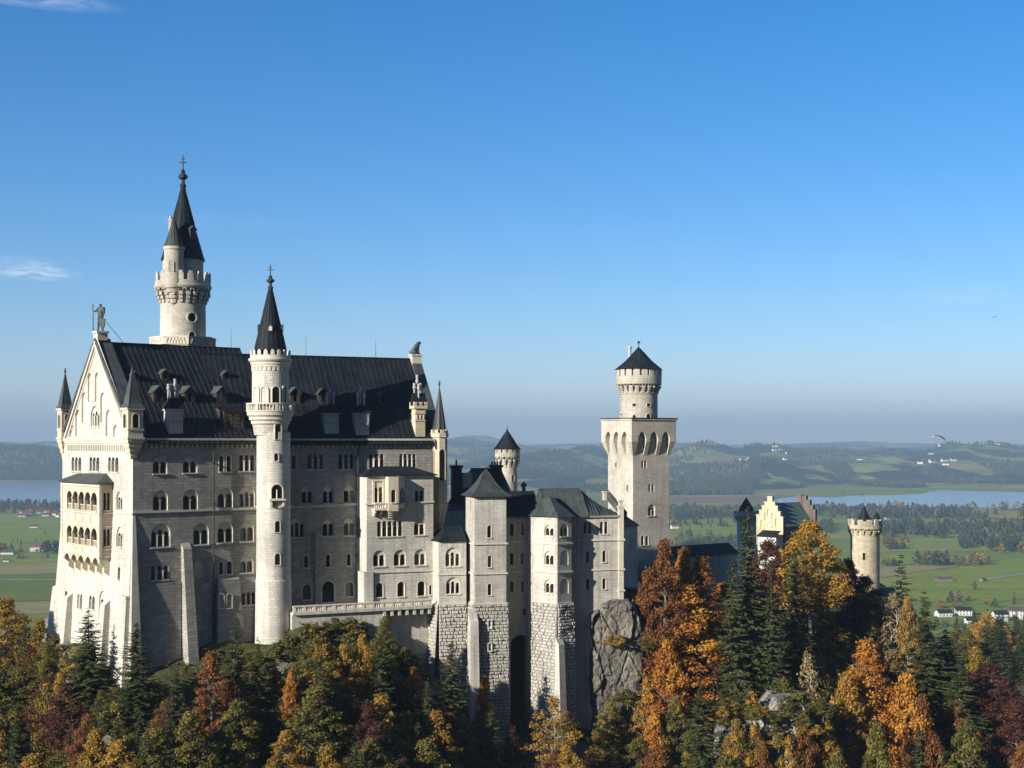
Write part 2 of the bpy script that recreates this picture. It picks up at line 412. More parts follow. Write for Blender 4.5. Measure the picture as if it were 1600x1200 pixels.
# by pixel column: distance and pixel row of the castle's foot, and how far the plateau reaches behind it
HILL = [(-400, 262, 1080, 45), (-150, 262, 1075, 40), (0, 262, 1070, 40), (58, 263, 1060, 42), (76, 264, 1000, 50), (110, 258, 1000, 60), (140, 249, 1012, 70), (185, 238, 1075, 75), (205, 238, 1085, 80), (240, 242, 1045, 80),
        (290, 246, 1027, 80), (340, 250, 1002, 80), (400, 250, 1006, 80), (430, 249, 1010, 80), (470, 253, 972, 80), (540, 259, 956, 80), (590, 260, 985, 75),
        (670, 260, 1048, 75), (740, 259, 1118, 75), (800, 262, 1165, 75), (880, 258, 1135, 75), (915, 263, 1150, 80), (960, 270, 1140, 80), (1010, 275, 1110, 90),
        (1060, 280, 1085, 100), (1160, 270, 1085, 130), (1250, 285, 1055, 130), (1330, 300, 1020, 120), (1400, 300, 1040, 105), (1460, 290, 1110, 70), (1550, 270, 1190, 55), (1700, 258, 1290, 60), (2100, 258, 1330, 60)]
def smooth(a): a = max(0.0, min(1.0, a)); return a * a * (3 - 2 * a)
def hill_h(x, y):
    px = CX + x / max(y, 1) * F
    yb, pb, back = lerp_tab(HILL, px)
    zb = (HY - pb) / F * yb
    if y < yb:
        z = max(zb - (yb - y) * 0.80, -150 + (150 - y) * 0.2 if y < 150 else -150)
    else:
        rise = min((y - yb) * 0.45, 22 if 560 < px < 1060 else 6 if px > 120 else 0); z = zb + rise * smooth((y - yb) / 20)
        if y > yb + back: z -= (y - yb - back) * 0.85
    z += 3.2 * noise.noise(V((x * 0.045, y * 0.045, 0))) * (1 if y < yb - 2 else 0.3) + 1.1 * noise.noise(V((x * 0.16, y * 0.16, 5)))
    # a meadow spur at the foot of the hill on the right
    d = math.hypot((x - 262) / 120, (y - 690) / 130); bench = -203 + 92 * smooth(1.35 - d)
    return max(z, bench, -204)

def polar_mesh(a0, a1, na, rows, hfun, name, mat, kind='structure'):
    aa = np.linspace(a0, a1, na); v = []; f = []
    for y in rows:
        for a in aa: v.append((a * y, y, hfun(a * y, y)))
    nr = len(rows)
    for j in range(nr - 1):
        for i in range(na - 1):
            k = j * na + i; f.append((k, k + 1, k + na + 1, k + na))
    me = bpy.data.meshes.new(name); me.from_pydata(v, [], f); me.materials.append(mat)
    me.polygons.foreach_set('use_smooth', np.ones(len(f), dtype=bool)); me.update()
    o = bpy.data.objects.new(name, me); COL.objects.link(o); prop(o, kind=kind); return o

t = NT('hill_ground')
geo = t.n('ShaderNodeNewGeometry'); pos = geo.outputs['Position']
sep = t.n('ShaderNodeSeparateXYZ'); t.set(sep.inputs[0], geo.outputs['Normal'])
nA = t.noise(pos, 0.12, 6, 0.65); nB = t.noise(pos, 0.9, 5, 0.7); nC = t.noise(t.scale(pos, (1, 1, 0.25)), 0.55, 6, 0.7, 0.5)
rock = t.ramp(nC, [(0.3, (0.07, 0.065, 0.06)), (0.55, (0.20, 0.19, 0.17)), (0.75, (0.36, 0.345, 0.31))])
moss = t.ramp(nB, [(0.3, (0.022, 0.026, 0.010)), (0.5, (0.05, 0.055, 0.018)), (0.7, (0.10, 0.085, 0.03))])
k = t.math('ADD', sep.outputs[2], t.math('MULTIPLY', t.math('SUBTRACT', nA, 0.5), 0.7))
c = t.mix(t.ramp(k, [(0.55, g3(0)), (0.72, g3(1))]), rock, moss)
bp = t.n('ShaderNodeBump', Strength=0.9, Distance=0.6, Height=t.math('ADD', nC, t.math('MULTIPLY', nB, 0.5)))
b = t.n('ShaderNodeBsdfPrincipled', Roughness=0.95, Normal=bp.outputs[0]); t.set(b.inputs['Base Color'], c); b.inputs['Specular IOR Level'].default_value = 0.15
t.finish(b.outputs[0])
rows = list(np.linspace(60, 180, 26)) + list(np.linspace(184, 330, 74)) + list(np.linspace(336, 900, 70))
hill = polar_mesh(-0.62, 0.75, 210, rows, hill_h, 'castle_hill', M['hill_ground'])

# unseen wooded mountainside behind and right of the bridge, added and steepened to block sky light
def shading_mountain():
    v, f = [], []; na, nr = 90, 14
    for j in range(nr):
        r = 170 + 320 * j / (nr - 1)
        for i in range(na):
            u = i / (na - 1); ph = R(68 + 146 * u); el = 56 * smooth(u / .10) * (1 - .8 * smooth((u - .80) / .20)) * (1 + .16 * noise.noise(V((u * 9, 2, 0))))
            h = math.tan(R(el)) * 380 * smooth(j / (nr - 3)); v.append((r * math.sin(ph), r * math.cos(ph), -160 + (h + 160) * smooth(j / (nr - 2)) + 9 * noise.noise(V((r * .02, u * 40, 1)))))
    for j in range(nr - 1):
        for i in range(na - 1): k = j * na + i; f.append((k, k + na, k + na + 1, k + 1))
    me = bpy.data.meshes.new('shading_mountain_slope'); me.from_pydata(v, [], f); me.materials.append(M['mountain_wood']); o = bpy.data.objects.new('shading_mountain_slope', me); COL.objects.link(o); prop(o, kind='structure')
t = NT('mountain_wood'); pos = t.n('ShaderNodeNewGeometry').outputs['Position']
b = t.n('ShaderNodeBsdfPrincipled', Roughness=1.0); t.set(b.inputs['Base Color'], t.ramp(t.noise(pos, .02, 6), [(.35, (.018, .024, .012)), (.65, (.06, .045, .02))])); t.finish(b.outputs[0])
shading_mountain()
VZ = -200.0
def ground_y(py): return -VZ * F / (py - HY)
# low hills beyond the lakes: pixel column, pixel row of the top, distance, half width in pixels, half depth in metres
BUMPS = [(-20, 702, 8750, 300, 430), (20, 690, 15000, 420, 1600), (738, 682, 15500, 95, 1400), (700, 689, 12500, 170, 1400), (860, 706, 8800, 110, 900), (915, 698, 9300, 55, 900), (980, 699, 9300, 60, 900),
         (1110, 697, 9300, 75, 1000), (1190, 699, 9500, 90, 1100), (1290, 703, 9800, 120, 1300), (1400, 701, 9600, 90, 1100), (1500, 696, 9200, 75, 1000), (1540, 696, 9500, 110, 1200),
         (1640, 699, 9300, 120, 1200), (1170, 722, 7400, 120, 450), (1340, 724, 7600, 150, 420), (1500, 718, 7800, 120, 400), (1170, 750, 6250, 55, 260), (300, 693, 14000, 300, 1500),
         (1000, 691, 17000, 260, 1800), (1350, 691, 17500, 260, 1800), (550, 692, 15000, 200, 1500), (1580, 740, 7250, 60, 250), (920, 742, 6600, 120, 350), (780, 730, 7400, 90, 500)]
def valley_h(x, y):
    px = CX + x / y * F; z = 0.0
    for bx, bt, by, sx, sy in BUMPS:
        top = (HY - bt) / F * by - VZ
        g = math.exp(-((px - bx) / sx) ** 2 / 1.6 - ((y - by) / sy) ** 2 / 1.6)
        z = max(z, top * g) if g > 1e-3 else z
    if z > 0: z *= 1 + 0.16 * noise.noise(V((x / 700, y / 700, 3))) + 0.05 * noise.noise(V((x / 180, y / 240, 9)))
    if y > 11500: z = max(z, min((y - 11500) / 6000, 1) * (165 + 40 * noise.noise(V((x / 3500, y / 4200, 1)))) * 1.0)
    return VZ + z

def field_mat(name, far=False):
    t = NT(name); pos = t.n('ShaderNodeNewGeometry').outputs['Position']
    sp = t.n('ShaderNodeSeparateXYZ'); t.set(sp.inputs[0], pos)
    warp = t.n('ShaderNodeVectorMath', operation='ADD'); t.set(warp.inputs[0], pos)
    wv = t.n('ShaderNodeTexNoise', Scale=0.002, Detail=2.0); t.set(wv.inputs['Vector'], pos)
    t.set(warp.inputs[1], t.scale(wv.outputs[1], (120, 120, 0)))
    vor = t.n('ShaderNodeTexVoronoi', Scale=1.0); t.set(vor.inputs['Vector'], t.scale(warp.outputs[0], (1 / 420, 1 / 260, 0)))
    vs = t.n('ShaderNodeSeparateColor'); t.set(vs.inputs[0], vor.outputs['Color'])
    c = t.ramp(vs.outputs[0], [(0.0, (0.132, 0.180, 0.035)), (0.4, (0.173, 0.220, 0.046)), (0.68, (0.230, 0.229, 0.061)), (0.8, (0.132, 0.157, 0.034)), (0.95, (0.314, 0.212, 0.082))])
    c = t.mix(0.5, c, t.ramp(t.noise(pos, 0.008, 6, 0.65), [(0.3, g3(0.72)), (0.7, g3(1.15))]), 'MULTIPLY')
    c = t.mix(0.35, c, t.ramp(t.noise(t.scale(pos, (0.02, 0.15, 0)), 1.0, 3), [(0.3, g3(0.7)), (0.7, g3(1.2))]), 'MULTIPLY')
    # woods on the rising ground
    w = t.math('MULTIPLY', t.ramp(t.noise(t.scale(pos, (1 / 620, 1 / 900, 0)), 1.0, 7, 0.6), [(0.47, g3(0)), (0.50, g3(1))]), t.math('GREATER_THAN', sp.outputs[2], -194.0))
    c = t.mix(w, c, (0.020, 0.032, 0.018))
    b = t.n('ShaderNodeBsdfPrincipled', Roughness=1.0); t.set(b.inputs['Base Color'], c); b.inputs['Specular IOR Level'].default_value = 0.0
    return t.finish(b.outputs[0])
field_mat('valley_ground')
rows = [200] + list(np.geomspace(420, 5000, 30)) + list(np.geomspace(5150, 20000, 150)) + [24000, 29000, 34000]
valley = polar_mesh(-0.95, 0.95, 330, rows, valley_h, 'valley_floor', M['valley_ground'])

def flat_mat(name, cols, sc=0.01):
    t = NT(name); pos = t.n('ShaderNodeNewGeometry').outputs['Position']
    c = t.ramp(t.noise(t.scale(pos, (sc, sc * 1.6, 0)), 1.0, 6, 0.65), [(0.32, cols[0]), (0.55, cols[1]), (0.75, cols[2])])
    c = t.mix(0.4, c, t.ramp(t.noise(t.scale(pos, (0.012, 0.11, 0)), 1.0, 2), [(0.35, g3(0.75)), (0.65, g3(1.15))]), 'MULTIPLY')
    b = t.n('ShaderNodeBsdfPrincipled', Roughness=1.0); t.set(b.inputs['Base Color'], c); b.inputs['Specular IOR Level'].default_value = 0.0
    return t.finish(b.outputs[0])
flat_mat('meadow', [(0.144, 0.187, 0.030), (0.189, 0.226, 0.037), (0.251, 0.254, 0.050)])
flat_mat('meadow_dark', [(0.100, 0.130, 0.023), (0.132, 0.161, 0.030), (0.172, 0.187, 0.037)])
flat_mat('meadow_dry', [(0.192, 0.182, 0.063), (0.251, 0.218, 0.086), (0.301, 0.245, 0.110)])
flat_mat('marsh', [(0.140, 0.096, 0.059), (0.198, 0.135, 0.083), (0.264, 0.190, 0.116)])
flat_mat('stubble', [(0.281, 0.231, 0.140), (0.363, 0.297, 0.190), (0.429, 0.363, 0.247)])
flat_mat('gravel', [(0.30, 0.28, 0.24), (0.34, 0.32, 0.28), (0.38, 0.36, 0.32)])

def sheet(name, pts, mat, dz, seg=10, jit=1.2):
    """a flat field, lake or road on the valley floor; corners given where they lie in the photograph"""
    rnd = random.Random(name + str(pts[0])); out = []
    for (a, b), (c, d) in zip(pts, pts[1:] + pts[:1]):
        for k in range(seg):
            u = k / seg
            out.append((a + (c - a) * u + (rnd.uniform(-2, 2) * jit if k else 0), b + (d - b) * u + (rnd.uniform(-.35, .35) * jit if k else 0)))
    loop = []
    for px, py in out:
        Y = ground_y(py); loop.append(V(((px - CX) / F * Y, Y, 0)))
    mb = MB()
    for tri in tessellate_polygon([loop]):
        a, b, c = (loop[i] for i in tri)
        if (b - a).cross(c - a).z < 0: b, c = c, b
        mb.face([V((p.x, p.y, VZ + dz)) for p in (a, b, c)])
    return prop(mb.build(name, mat), kind='structure')

t = NT('lake_water'); pos = t.n('ShaderNodeNewGeometry').outputs['Position']
nz = t.noise(t.scale(pos, (0.02, 0.006, 0)), 1.0, 4, 0.6)
bp = t.n('ShaderNodeBump', Strength=0.05, Distance=1.0, Height=nz)
b = t.n('ShaderNodeBsdfPrincipled', Roughness=0.16, Normal=bp.outputs[0]); b.inputs['Base Color'].default_value = (0.17, 0.205, 0.235, 1); b.inputs['Specular IOR Level'].default_value = 0.5
t.finish(b.outputs[0])

sheet('field', [(-60, 806), (95, 804), (120, 846), (-60, 850)], M['meadow'], 0.4)
sheet('field', [(-60, 868), (110, 866), (110, 880), (-60, 884)], M['meadow'], 0.4)
sheet('field', [(-60, 884), (110, 880), (110, 896), (-60, 899)], M['meadow_dry'], 0.45)
sheet('field', [(-60, 899.5), (110, 896.5), (110, 938), (-60, 942)], M['meadow_dark'], 0.5)
sheet('path', [(-60, 905.2), (110, 906.6), (110, 907.4), (-60, 906.2)], M['gravel'], 0.9, jit=0.1)
sheet('field', [(-60, 943), (120, 939), (130, 958), (-60, 962)], M['meadow_dry'], 0.42)
sheet('field', [(1048, 815), (1148, 813), (1150, 829), (1048, 833)], M['meadow'], 0.4)
sheet('marsh_field', [(1040, 777), (1150, 776), (1225, 773), (1290, 776), (1200, 784), (1170, 786), (1040, 786)], M['marsh'], 0.4)
sheet('marsh_field', [(1440, 757), (1500, 753), (1610, 752), (1610, 758.5), (1500, 759), (1450, 762)], M['marsh'], 0.4)
sheet('field', [(1168, 756), (1215, 752), (1250, 758), (1262, 766), (1220, 772), (1170, 769)], M['meadow'], 0.5)
sheet('field', [(1420, 810), (1500, 806), (1560, 808), (1500, 822), (1430, 828), (1376, 824)], M['meadow'], 0.4)
sheet('field', [(1376, 846), (1470, 836), (1610, 829), (1620, 858), (1500, 862), (1376, 860)], M['meadow'], 0.45)
sheet('path', [(1376, 861), (1480, 858.5), (1480, 859.5), (1376, 862.2)], M['gravel'], 0.9, jit=0.1)
sheet('field', [(1376, 863), (1480, 862), (1425, 882), (1376, 885)], M['meadow'], 0.5)
sheet('field', [(1376, 887), (1430, 884), (1500, 884), (1440, 894), (1376, 903)], M['meadow_dry'], 0.55)
sheet('field', [(1430, 900), (1510, 884), (1625, 868), (1640, 930), (1540, 944), (1440, 940), (1400, 925)], M['meadow'], 0.5)
sheet('path', [(1540, 905.0), (1600, 896), (1640, 891), (1640, 892.3), (1600, 897.3), (1540, 906.4)], M['gravel'], 0.9, jit=0.1)
sheet('field', [(820, 752), (880, 745), (950, 744), (956, 772), (880, 778), (820, 776)], M['meadow'], 0.45)
sheet('lake', [(1196, 784), (1225, 778), (1262, 776), (1300, 777.5), (1335, 774.5), (1392, 774), (1440, 772), (1462, 767), (1500, 762.6), (1540, 761), (1610, 760), (1700, 760), (1720, 797), (1600, 794),
               (1500, 793), (1420, 795), (1370, 795.5), (1310, 793), (1262, 792), (1215, 788)], M['lake_water'], 0.6)
sheet('lake', [(-200, 751), (-60, 752), (20, 753.5), (110, 751), (260, 752), (260, 786), (95, 787), (60, 789), (20, 784), (-20, 782), (-200, 786)], M['lake_water'], 0.6)

# ------------------------------------------------------------------ foliage
def leaf_mat(name, stops, trans=0.3, rough=0.6):
    t = NT(name); at_ = t.n('ShaderNodeAttribute', attribute_name='tint'); oi = t.n('ShaderNodeObjectInfo')
    f = t.math('ADD', at_.outputs['Fac'], t.math('MULTIPLY', t.math('SUBTRACT', oi.outputs['Random'], 0.5), 0.22))
    c = t.ramp(f, stops)
    d = t.n('ShaderNodeBsdfPrincipled', Roughness=rough); t.set(d.inputs['Base Color'], c); d.inputs['Specular IOR Level'].default_value = 0.2
    tr = t.n('ShaderNodeBsdfTranslucent'); t.set(tr.inputs['Color'], c)
    mx = t.n('ShaderNodeMixShader'); mx.inputs[0].default_value = trans
    t.t.links.new(d.outputs[0], mx.inputs[1]); t.t.links.new(tr.outputs[0], mx.inputs[2])
    return t.finish(mx.outputs[0])
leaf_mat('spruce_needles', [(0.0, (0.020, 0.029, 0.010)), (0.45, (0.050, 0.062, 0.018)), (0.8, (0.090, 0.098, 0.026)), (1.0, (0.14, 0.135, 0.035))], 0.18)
leaf_mat('orange_leaves', [(0.0, (0.15, 0.045, 0.014)), (0.35, (0.32, 0.115, 0.020)), (0.65, (0.46, 0.21, 0.028)), (1.0, (0.58, 0.34, 0.05))])
leaf_mat('gold_leaves', [(0.0, (0.14, 0.075, 0.018)), (0.4, (0.28, 0.155, 0.026)), (0.75, (0.42, 0.25, 0.038)), (1.0, (0.54, 0.36, 0.07))])
leaf_mat('rust_leaves', [(0.0, (0.075, 0.030, 0.014)), (0.4, (0.165, 0.064, 0.020)), (0.75, (0.27, 0.112, 0.027)), (1.0, (0.40, 0.20, 0.04))])
leaf_mat('brown_leaves', [(0.0, (0.06, 0.040, 0.022)), (0.5, (0.13, 0.085, 0.042)), (1.0, (0.21, 0.135, 0.06))])
leaf_mat('maroon_leaves', [(0.0, (0.035, 0.016, 0.012)), (0.5, (0.085, 0.03, 0.018)), (1.0, (0.17, 0.065, 0.025))])
leaf_mat('olive_leaves', [(0.0, (0.034, 0.038, 0.010)), (0.4, (0.096, 0.094, 0.020)), (0.7, (0.18, 0.148, 0.028)), (1.0, (0.33, 0.21, 0.035))])
leaf_mat('turning_leaves', [(0.0, (0.060, 0.068, 0.016)), (0.35, (0.16, 0.13, 0.022)), (0.62, (0.36, 0.205, 0.028)), (1.0, (0.50, 0.25, 0.03))])
leaf_mat('pale_leaves', [(0.0, (0.13, 0.10, 0.05)), (0.5, (0.26, 0.19, 0.09)), (1.0, (0.38, 0.29, 0.13))])
leaf_mat('shrub_leaves', [(0.0, (0.030, 0.032, 0.010)), (0.4, (0.075, 0.072, 0.017)), (0.75, (0.13, 0.105, 0.025)), (1.0, (0.22, 0.13, 0.03))])
leaf_mat('far_wood', [(0.0, (0.018, 0.028, 0.014)), (0.5, (0.032, 0.046, 0.020)), (0.8, (0.062, 0.062, 0.025)), (1.0, (0.13, 0.085, 0.035))], 0.05)
t = NT('bark'); pos = t.n('ShaderNodeNewGeometry').outputs['Position']
c = t.ramp(t.noise(t.scale(pos, (3, 3, 0.8)), 1.0, 4), [(0.3, (0.06, 0.05, 0.042)), (0.7, (0.17, 0.15, 0.13))])
b = t.n('ShaderNodeBsdfPrincipled', Roughness=0.9); t.set(b.inputs['Base Color'], c); t.finish(b.outputs[0])
t = NT('pale_bark'); pos = t.n('ShaderNodeNewGeometry').outputs['Position']
c = t.ramp(t.noise(t.scale(pos, (3, 3, 0.8)), 1.0, 4), [(0.3, (0.16, 0.145, 0.125)), (0.7, (0.36, 0.33, 0.29))])
b = t.n('ShaderNodeBsdfPrincipled', Roughness=0.9); t.set(b.inputs['Base Color'], c); t.finish(b.outputs[0])

def leaves_mesh(name, ctr, axis, side, ln, wd, tint, mat):
    """one diamond-shaped leaf clump per row: ctr = its middle, axis = along it, side = across it"""
    n = len(ctr); ax = axis * (ln / 2)[:, None]; sd = side * (wd / 2)[:, None]
    v = np.empty((n, 4, 3)); v[:, 0] = ctr - ax; v[:, 1] = ctr + sd; v[:, 2] = ctr + ax; v[:, 3] = ctr - sd
    me = bpy.data.meshes.new(name)
    me.vertices.add(4 * n); me.vertices.foreach_set('co', v.reshape(-1).astype(np.float32))
    me.loops.add(4 * n); me.loops.foreach_set('vertex_index', np.arange(4 * n, dtype=np.int32))
    me.polygons.add(n); me.polygons.foreach_set('loop_start', np.arange(0, 4 * n, 4, dtype=np.int32))
    me.polygons.foreach_set('loop_total', np.full(n, 4, dtype=np.int32))
    me.update(calc_edges=True)
    at_ = me.attributes.new('tint', 'FLOAT', 'FACE'); at_.data.foreach_set('value', np.clip(tint, 0, 1).astype(np.float32))
    me.materials.append(mat); return me

def unit(a): return a / np.maximum(np.linalg.norm(a, axis=-1, keepdims=True), 1e-9)

def limb(mb, pts, r0, r1, seg=6):
    for i, (a, b) in enumerate(zip(pts[:-1], pts[1:])):
        k = len(pts) - 1
        tube(mb, a, b, r0 + (r1 - r0) * i / k, r0 + (r1 - r0) * (i + 1) / k, seg)

PROTO = {}
def mesh_of(mb, name, mat):
    o = mb.build(name, mat); me = o.data; bpy.data.objects.remove(o); return me

def make_broadleaf(key, leaf, seed, H=20.0, rad=6.0, n=7000, size=0.62, low=0.22, blobs=26, sparse=0.0, bark='bark', flat=0.42, br_k=1.0):
    g = np.random.default_rng(seed); rr = random.Random(seed)
    tr = MB(); pts = [V((0, 0, -1.5))]
    for k in range(1, 8): pts.append(V((rr.uniform(-.25, .25) * k * .5, rr.uniform(-.25, .25) * k * .5, H * 0.93 * k / 7)))
    limb(tr, pts, H * 0.016, 0.04, 8)
    C, rads = [], []
    for i in range(blobs):
        u = (i + 0.5) / blobs; z = H * (low + (0.95 - low) * u)
        env = rad * (math.sin(math.pi * min(1.0, 0.14 + 0.86 * u ** 0.85)) ** 0.75) * rr.uniform(0.6, 1.05)
        a = i * 2.399 + rr.uniform(-.5, .5); br = rad * rr.uniform(0.20, 0.38) * (1.1 - 0.45 * u) * br_k
        off = max(0.0, env - br * 0.8)
        p = V((off * math.cos(a), off * math.sin(a), z)); C.append(p); rads.append(br)
        zb = z - off * rr.uniform(0.3, 0.7); kk = max(0.1, min(0.9, zb / (H * .93))); base = pts[int(kk * 7)].lerp(pts[min(7, int(kk * 7) + 1)], kk * 7 - int(kk * 7))
        mid = base.lerp(p, 0.5) + V((0, 0, rr.uniform(-.2, .5)))
        limb(tr, [base, mid, p], H * 0.006 * (1.2 - u * .7), 0.03, 5)
        for q in range(2):
            e = p + V((rr.uniform(-1, 1), rr.uniform(-1, 1), rr.uniform(-.3, 1))) * br * 0.9
            limb(tr, [mid.lerp(p, .6), e], 0.05, 0.015, 4)
    C = np.array([tuple(p) for p in C]); rads = np.array(rads)
    w = rads ** 2 * g.uniform(.35, 1.5, blobs); idx = g.choice(blobs, n, p=w / w.sum())
    d = unit(g.normal(size=(n, 3))); d[:, 2] *= flat; d[:, 2] += g.normal(size=n) * .04
    rr_ = rads[idx] * (0.35 + 0.75 * g.random(n) ** 0.6)
    ctr = C[idx] + d * rr_[:, None] + g.normal(size=(n, 3)) * 0.16; ctr[:, 2] -= 0.16 * np.hypot(d[:, 0], d[:, 1]) * rr_
    keep = g.random(n) > sparse; ctr, d, idx = ctr[keep], d[keep], idx[keep]; n = len(ctr)
    nrm = unit(d * .8 + g.normal(size=(n, 3)) * 0.6 + np.array([0, 0, 0.8])); ax = unit(np.cross(nrm, g.normal(size=(n, 3)))); sd = np.cross(nrm, ax)
    ln = size * g.uniform(0.4, 1.4, n); blob_t = g.uniform(0.18, 0.78, blobs)
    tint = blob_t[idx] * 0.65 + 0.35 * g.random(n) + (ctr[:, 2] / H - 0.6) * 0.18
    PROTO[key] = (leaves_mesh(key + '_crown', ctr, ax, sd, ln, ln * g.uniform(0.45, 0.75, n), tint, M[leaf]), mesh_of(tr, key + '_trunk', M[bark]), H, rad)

def make_spruce(key, seed, H=24.0, rad=4.2, whorls=34, per=9, leaf='spruce_needles', ragged=0.25, low=0.05, size=1.0, power=0.72):
    g = np.random.default_rng(seed); rr = random.Random(seed)
    tr = MB(); limb(tr, [V((0, 0, -1.5)), V((0.05, 0, H * .35)), V((0, .06, H * .7)), V((0, 0, H))], H * 0.0125, 0.02, 8)
    ctr, ax, sd, ln, wd, ti = [], [], [], [], [], []
    for i in range(whorls):
        u = i / (whorls - 1); z = H * (low + (0.985 - low) * u ** 0.92); r = rad * (1 - u) ** power + 0.2
        if u < 0.12: r *= 0.75 + 2 * u
        nb = max(4, int(per * (1 - 0.45 * u)))
        for k in range(nb):
            a = rr.uniform(0, 2 * math.pi); L = r * rr.uniform(1 - ragged * 1.6, 1 + ragged * .5); droop = (rr.uniform(0.05, 0.75) + rr.gauss(0, .1)) * (1 - u * 1.4)
            zz = z + rr.gauss(0, .75) * H / whorls * 1.5; tn = rr.uniform(0.1, 0.75)
            steps = max(3, int(L / 0.30))
            if L > 1.2: tube(tr, V((0, 0, zz)), V((math.cos(a) * L * .8, math.sin(a) * L * .8, zz - droop * L * .5)), 0.05, 0.015, 4)
            for s in range(steps):
                f = (s + rr.random()) / steps; rad_ = L * f
                p = np.array([math.cos(a) * rad_, math.sin(a) * rad_, zz - droop * L * f ** 1.3 + 0.12 * L * f ** 3])
                for side in (-1, 1, 0):
                    if side == 0 and rr.random() < 0.45: continue
                    b = a + side * rr.uniform(0.4, 1.1); dz = -rr.uniform(0.05, 0.7)
                    dirv = np.array([math.cos(b), math.sin(b), dz]); dirv /= np.linalg.norm(dirv)
                    l = size * rr.uniform(0.55, 1.1) * (0.55 + 0.6 * (1 - f)) * (0.45 + 0.55 * (1 - u)) + 0.12
                    up = np.array([rr.uniform(-.5, .5), rr.uniform(-.5, .5), 1.0]); s_ = np.cross(dirv, up); s_ /= np.linalg.norm(s_)
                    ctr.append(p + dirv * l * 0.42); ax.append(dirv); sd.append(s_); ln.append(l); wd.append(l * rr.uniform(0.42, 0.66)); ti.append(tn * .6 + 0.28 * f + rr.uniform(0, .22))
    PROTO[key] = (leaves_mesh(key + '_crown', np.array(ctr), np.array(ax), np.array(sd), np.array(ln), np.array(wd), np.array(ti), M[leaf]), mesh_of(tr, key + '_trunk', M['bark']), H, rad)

for i in range(3): make_spruce('spruce%d' % i, 40 + i, 24, 4.6, 44 + 2 * i, 13, ragged=0.30 + .07 * i, power=(.72, .6, .85)[i])
make_spruce('pine0', 50, 22, 3.4, 26, 7, ragged=0.5, low=0.25)
for i, (lf, kw) in enumerate([('orange_leaves', {}), ('gold_leaves', {}), ('rust_leaves', {}), ('maroon_leaves', {}), ('olive_leaves', {}), ('turning_leaves', {})]):
    nm = lf.split('_')[0]
    make_broadleaf(nm + '0', lf, 60 + i, n=15000, blobs=60, size=.45); make_broadleaf(nm + '1', lf, 80 + i, H=20, rad=5.2, n=13500, low=0.12, blobs=62, size=.45)
make_broadleaf('orange_tall', 'orange_leaves', 101, H=28, rad=6.5, n=26000, low=0.04, blobs=110, size=.44)
make_broadleaf('rust_tall', 'rust_leaves', 102, H=28, rad=5.0, n=17000, low=0.08, blobs=86, size=.42)
make_broadleaf('turning_tall', 'turning_leaves', 103, H=28, rad=8.0, n=20000, low=0.40, blobs=70, size=.45)
make_broadleaf('pale_sparse', 'pale_leaves', 104, H=16, rad=4.0, n=3200, low=0.25, blobs=34, size=0.42, bark='pale_bark')
make_broadleaf('gold_sparse', 'gold_leaves', 105, H=18, rad=6.0, n=5600, low=0.2, blobs=44, size=0.46, bark='pale_bark')
make_broadleaf('shrub0', 'shrub_leaves', 106, H=5, rad=3.2, n=1700, low=0.10, blobs=14, size=0.5)
make_broadleaf('shrub1', 'turning_leaves', 107, H=4.5, rad=2.8, n=1300, low=0.10, blobs=12, size=0.45)
make_broadleaf('shrub2', 'olive_leaves', 108, H=5, rad=3.0, n=1600, low=0.10, blobs=14, size=0.5)

def plant(key, name, cat, pos, sx, sz, label, group=None, rot=0.0, trunk=True):
    cr, tk, H, rad = PROTO[key]
    o = bpy.data.objects.new(name, None); COL.objects.link(o); o.location = pos; o.scale = (sx, sx, sz); o.rotation_euler = (0, 0, rot)
    prop(o, label, cat, group)
    a = bpy.data.objects.new('crown', cr); COL.objects.link(a); a.parent = o
    if trunk: b = bpy.data.objects.new('trunk', tk); COL.objects.link(b); b.parent = o
    return o

rt = random.Random(7)
def tree(px, top, H, key, wpx, label, name=None, cat='tree', group=None, Y=None, far=False):
    """plant a tree on the hill so that it stands in pixel column px with its tip at pixel row top"""
    if Y is None:
        prev = None; Y = None
        for k in range(0, 700):
            y = 150 + k * 0.5; x = (px - CX) / F * y
            d = hill_h(x, y) + H - (HY - top) / F * y
            if prev is not None and prev < 0 <= d: Y = y; break
            prev = d
        if Y is None: Y = lerp_tab(HILL, px)[0] - 6
    if px > 1000: wpx *= 1.16
    x = (px - CX) / F * Y; z = hill_h(x, Y); ztop = (HY - top) / F * Y
    cr, tk, pH, prad = PROTO[key]
    sz = max(4.0, ztop - z) / (pH * 1.0); sx = wpx / 2 * Y / F / prad
    nm = name or ('spruce_tree' if key[:3] in ('spr', 'pin') else 'broadleaf_tree' if key[:3] in ('oli', 'tur') else 'autumn_tree')
    return plant(key, nm, cat, (x, Y, z), sx, sz, label, group, rt.uniform(0, 6.28))

# ------------------------------------------------------------------ the palace: two ranges that meet at a kink behind the stair tower
Z = V((0, 0, 1))
def dirs(deg):
    a = R(deg); return V((math.cos(a), math.sin(a), 0)), V((-math.sin(a), math.cos(a), 0))
u1, v1 = dirs(38.0); u2, v2 = dirs(25.0)
A = V((-64.7, 240.0, 0)); K = A + u1 * 27.3; E = K + u2 * 32.7
W1, HALF1, HALF2 = 33.0, 16.5, 12.5
palace = thing('palace_building', 'huge pale stone palace with steep dark roof, stepped windows and west gable', 'palace', (A.x, A.y, -40))
PW = Plane(A, u1); PE = Plane(K, u2)                     # south walls of the west and the east range
B = A + v1 * W1; PG = Plane(B, -v1)                      # west gable wall
zE = (HY - 684) / F * 240                                # eaves
st, rough, trim, cream = M['palace_stone'], M['palace_rough_shaded_stone'], M['trim_stone'], M['cream_stone']

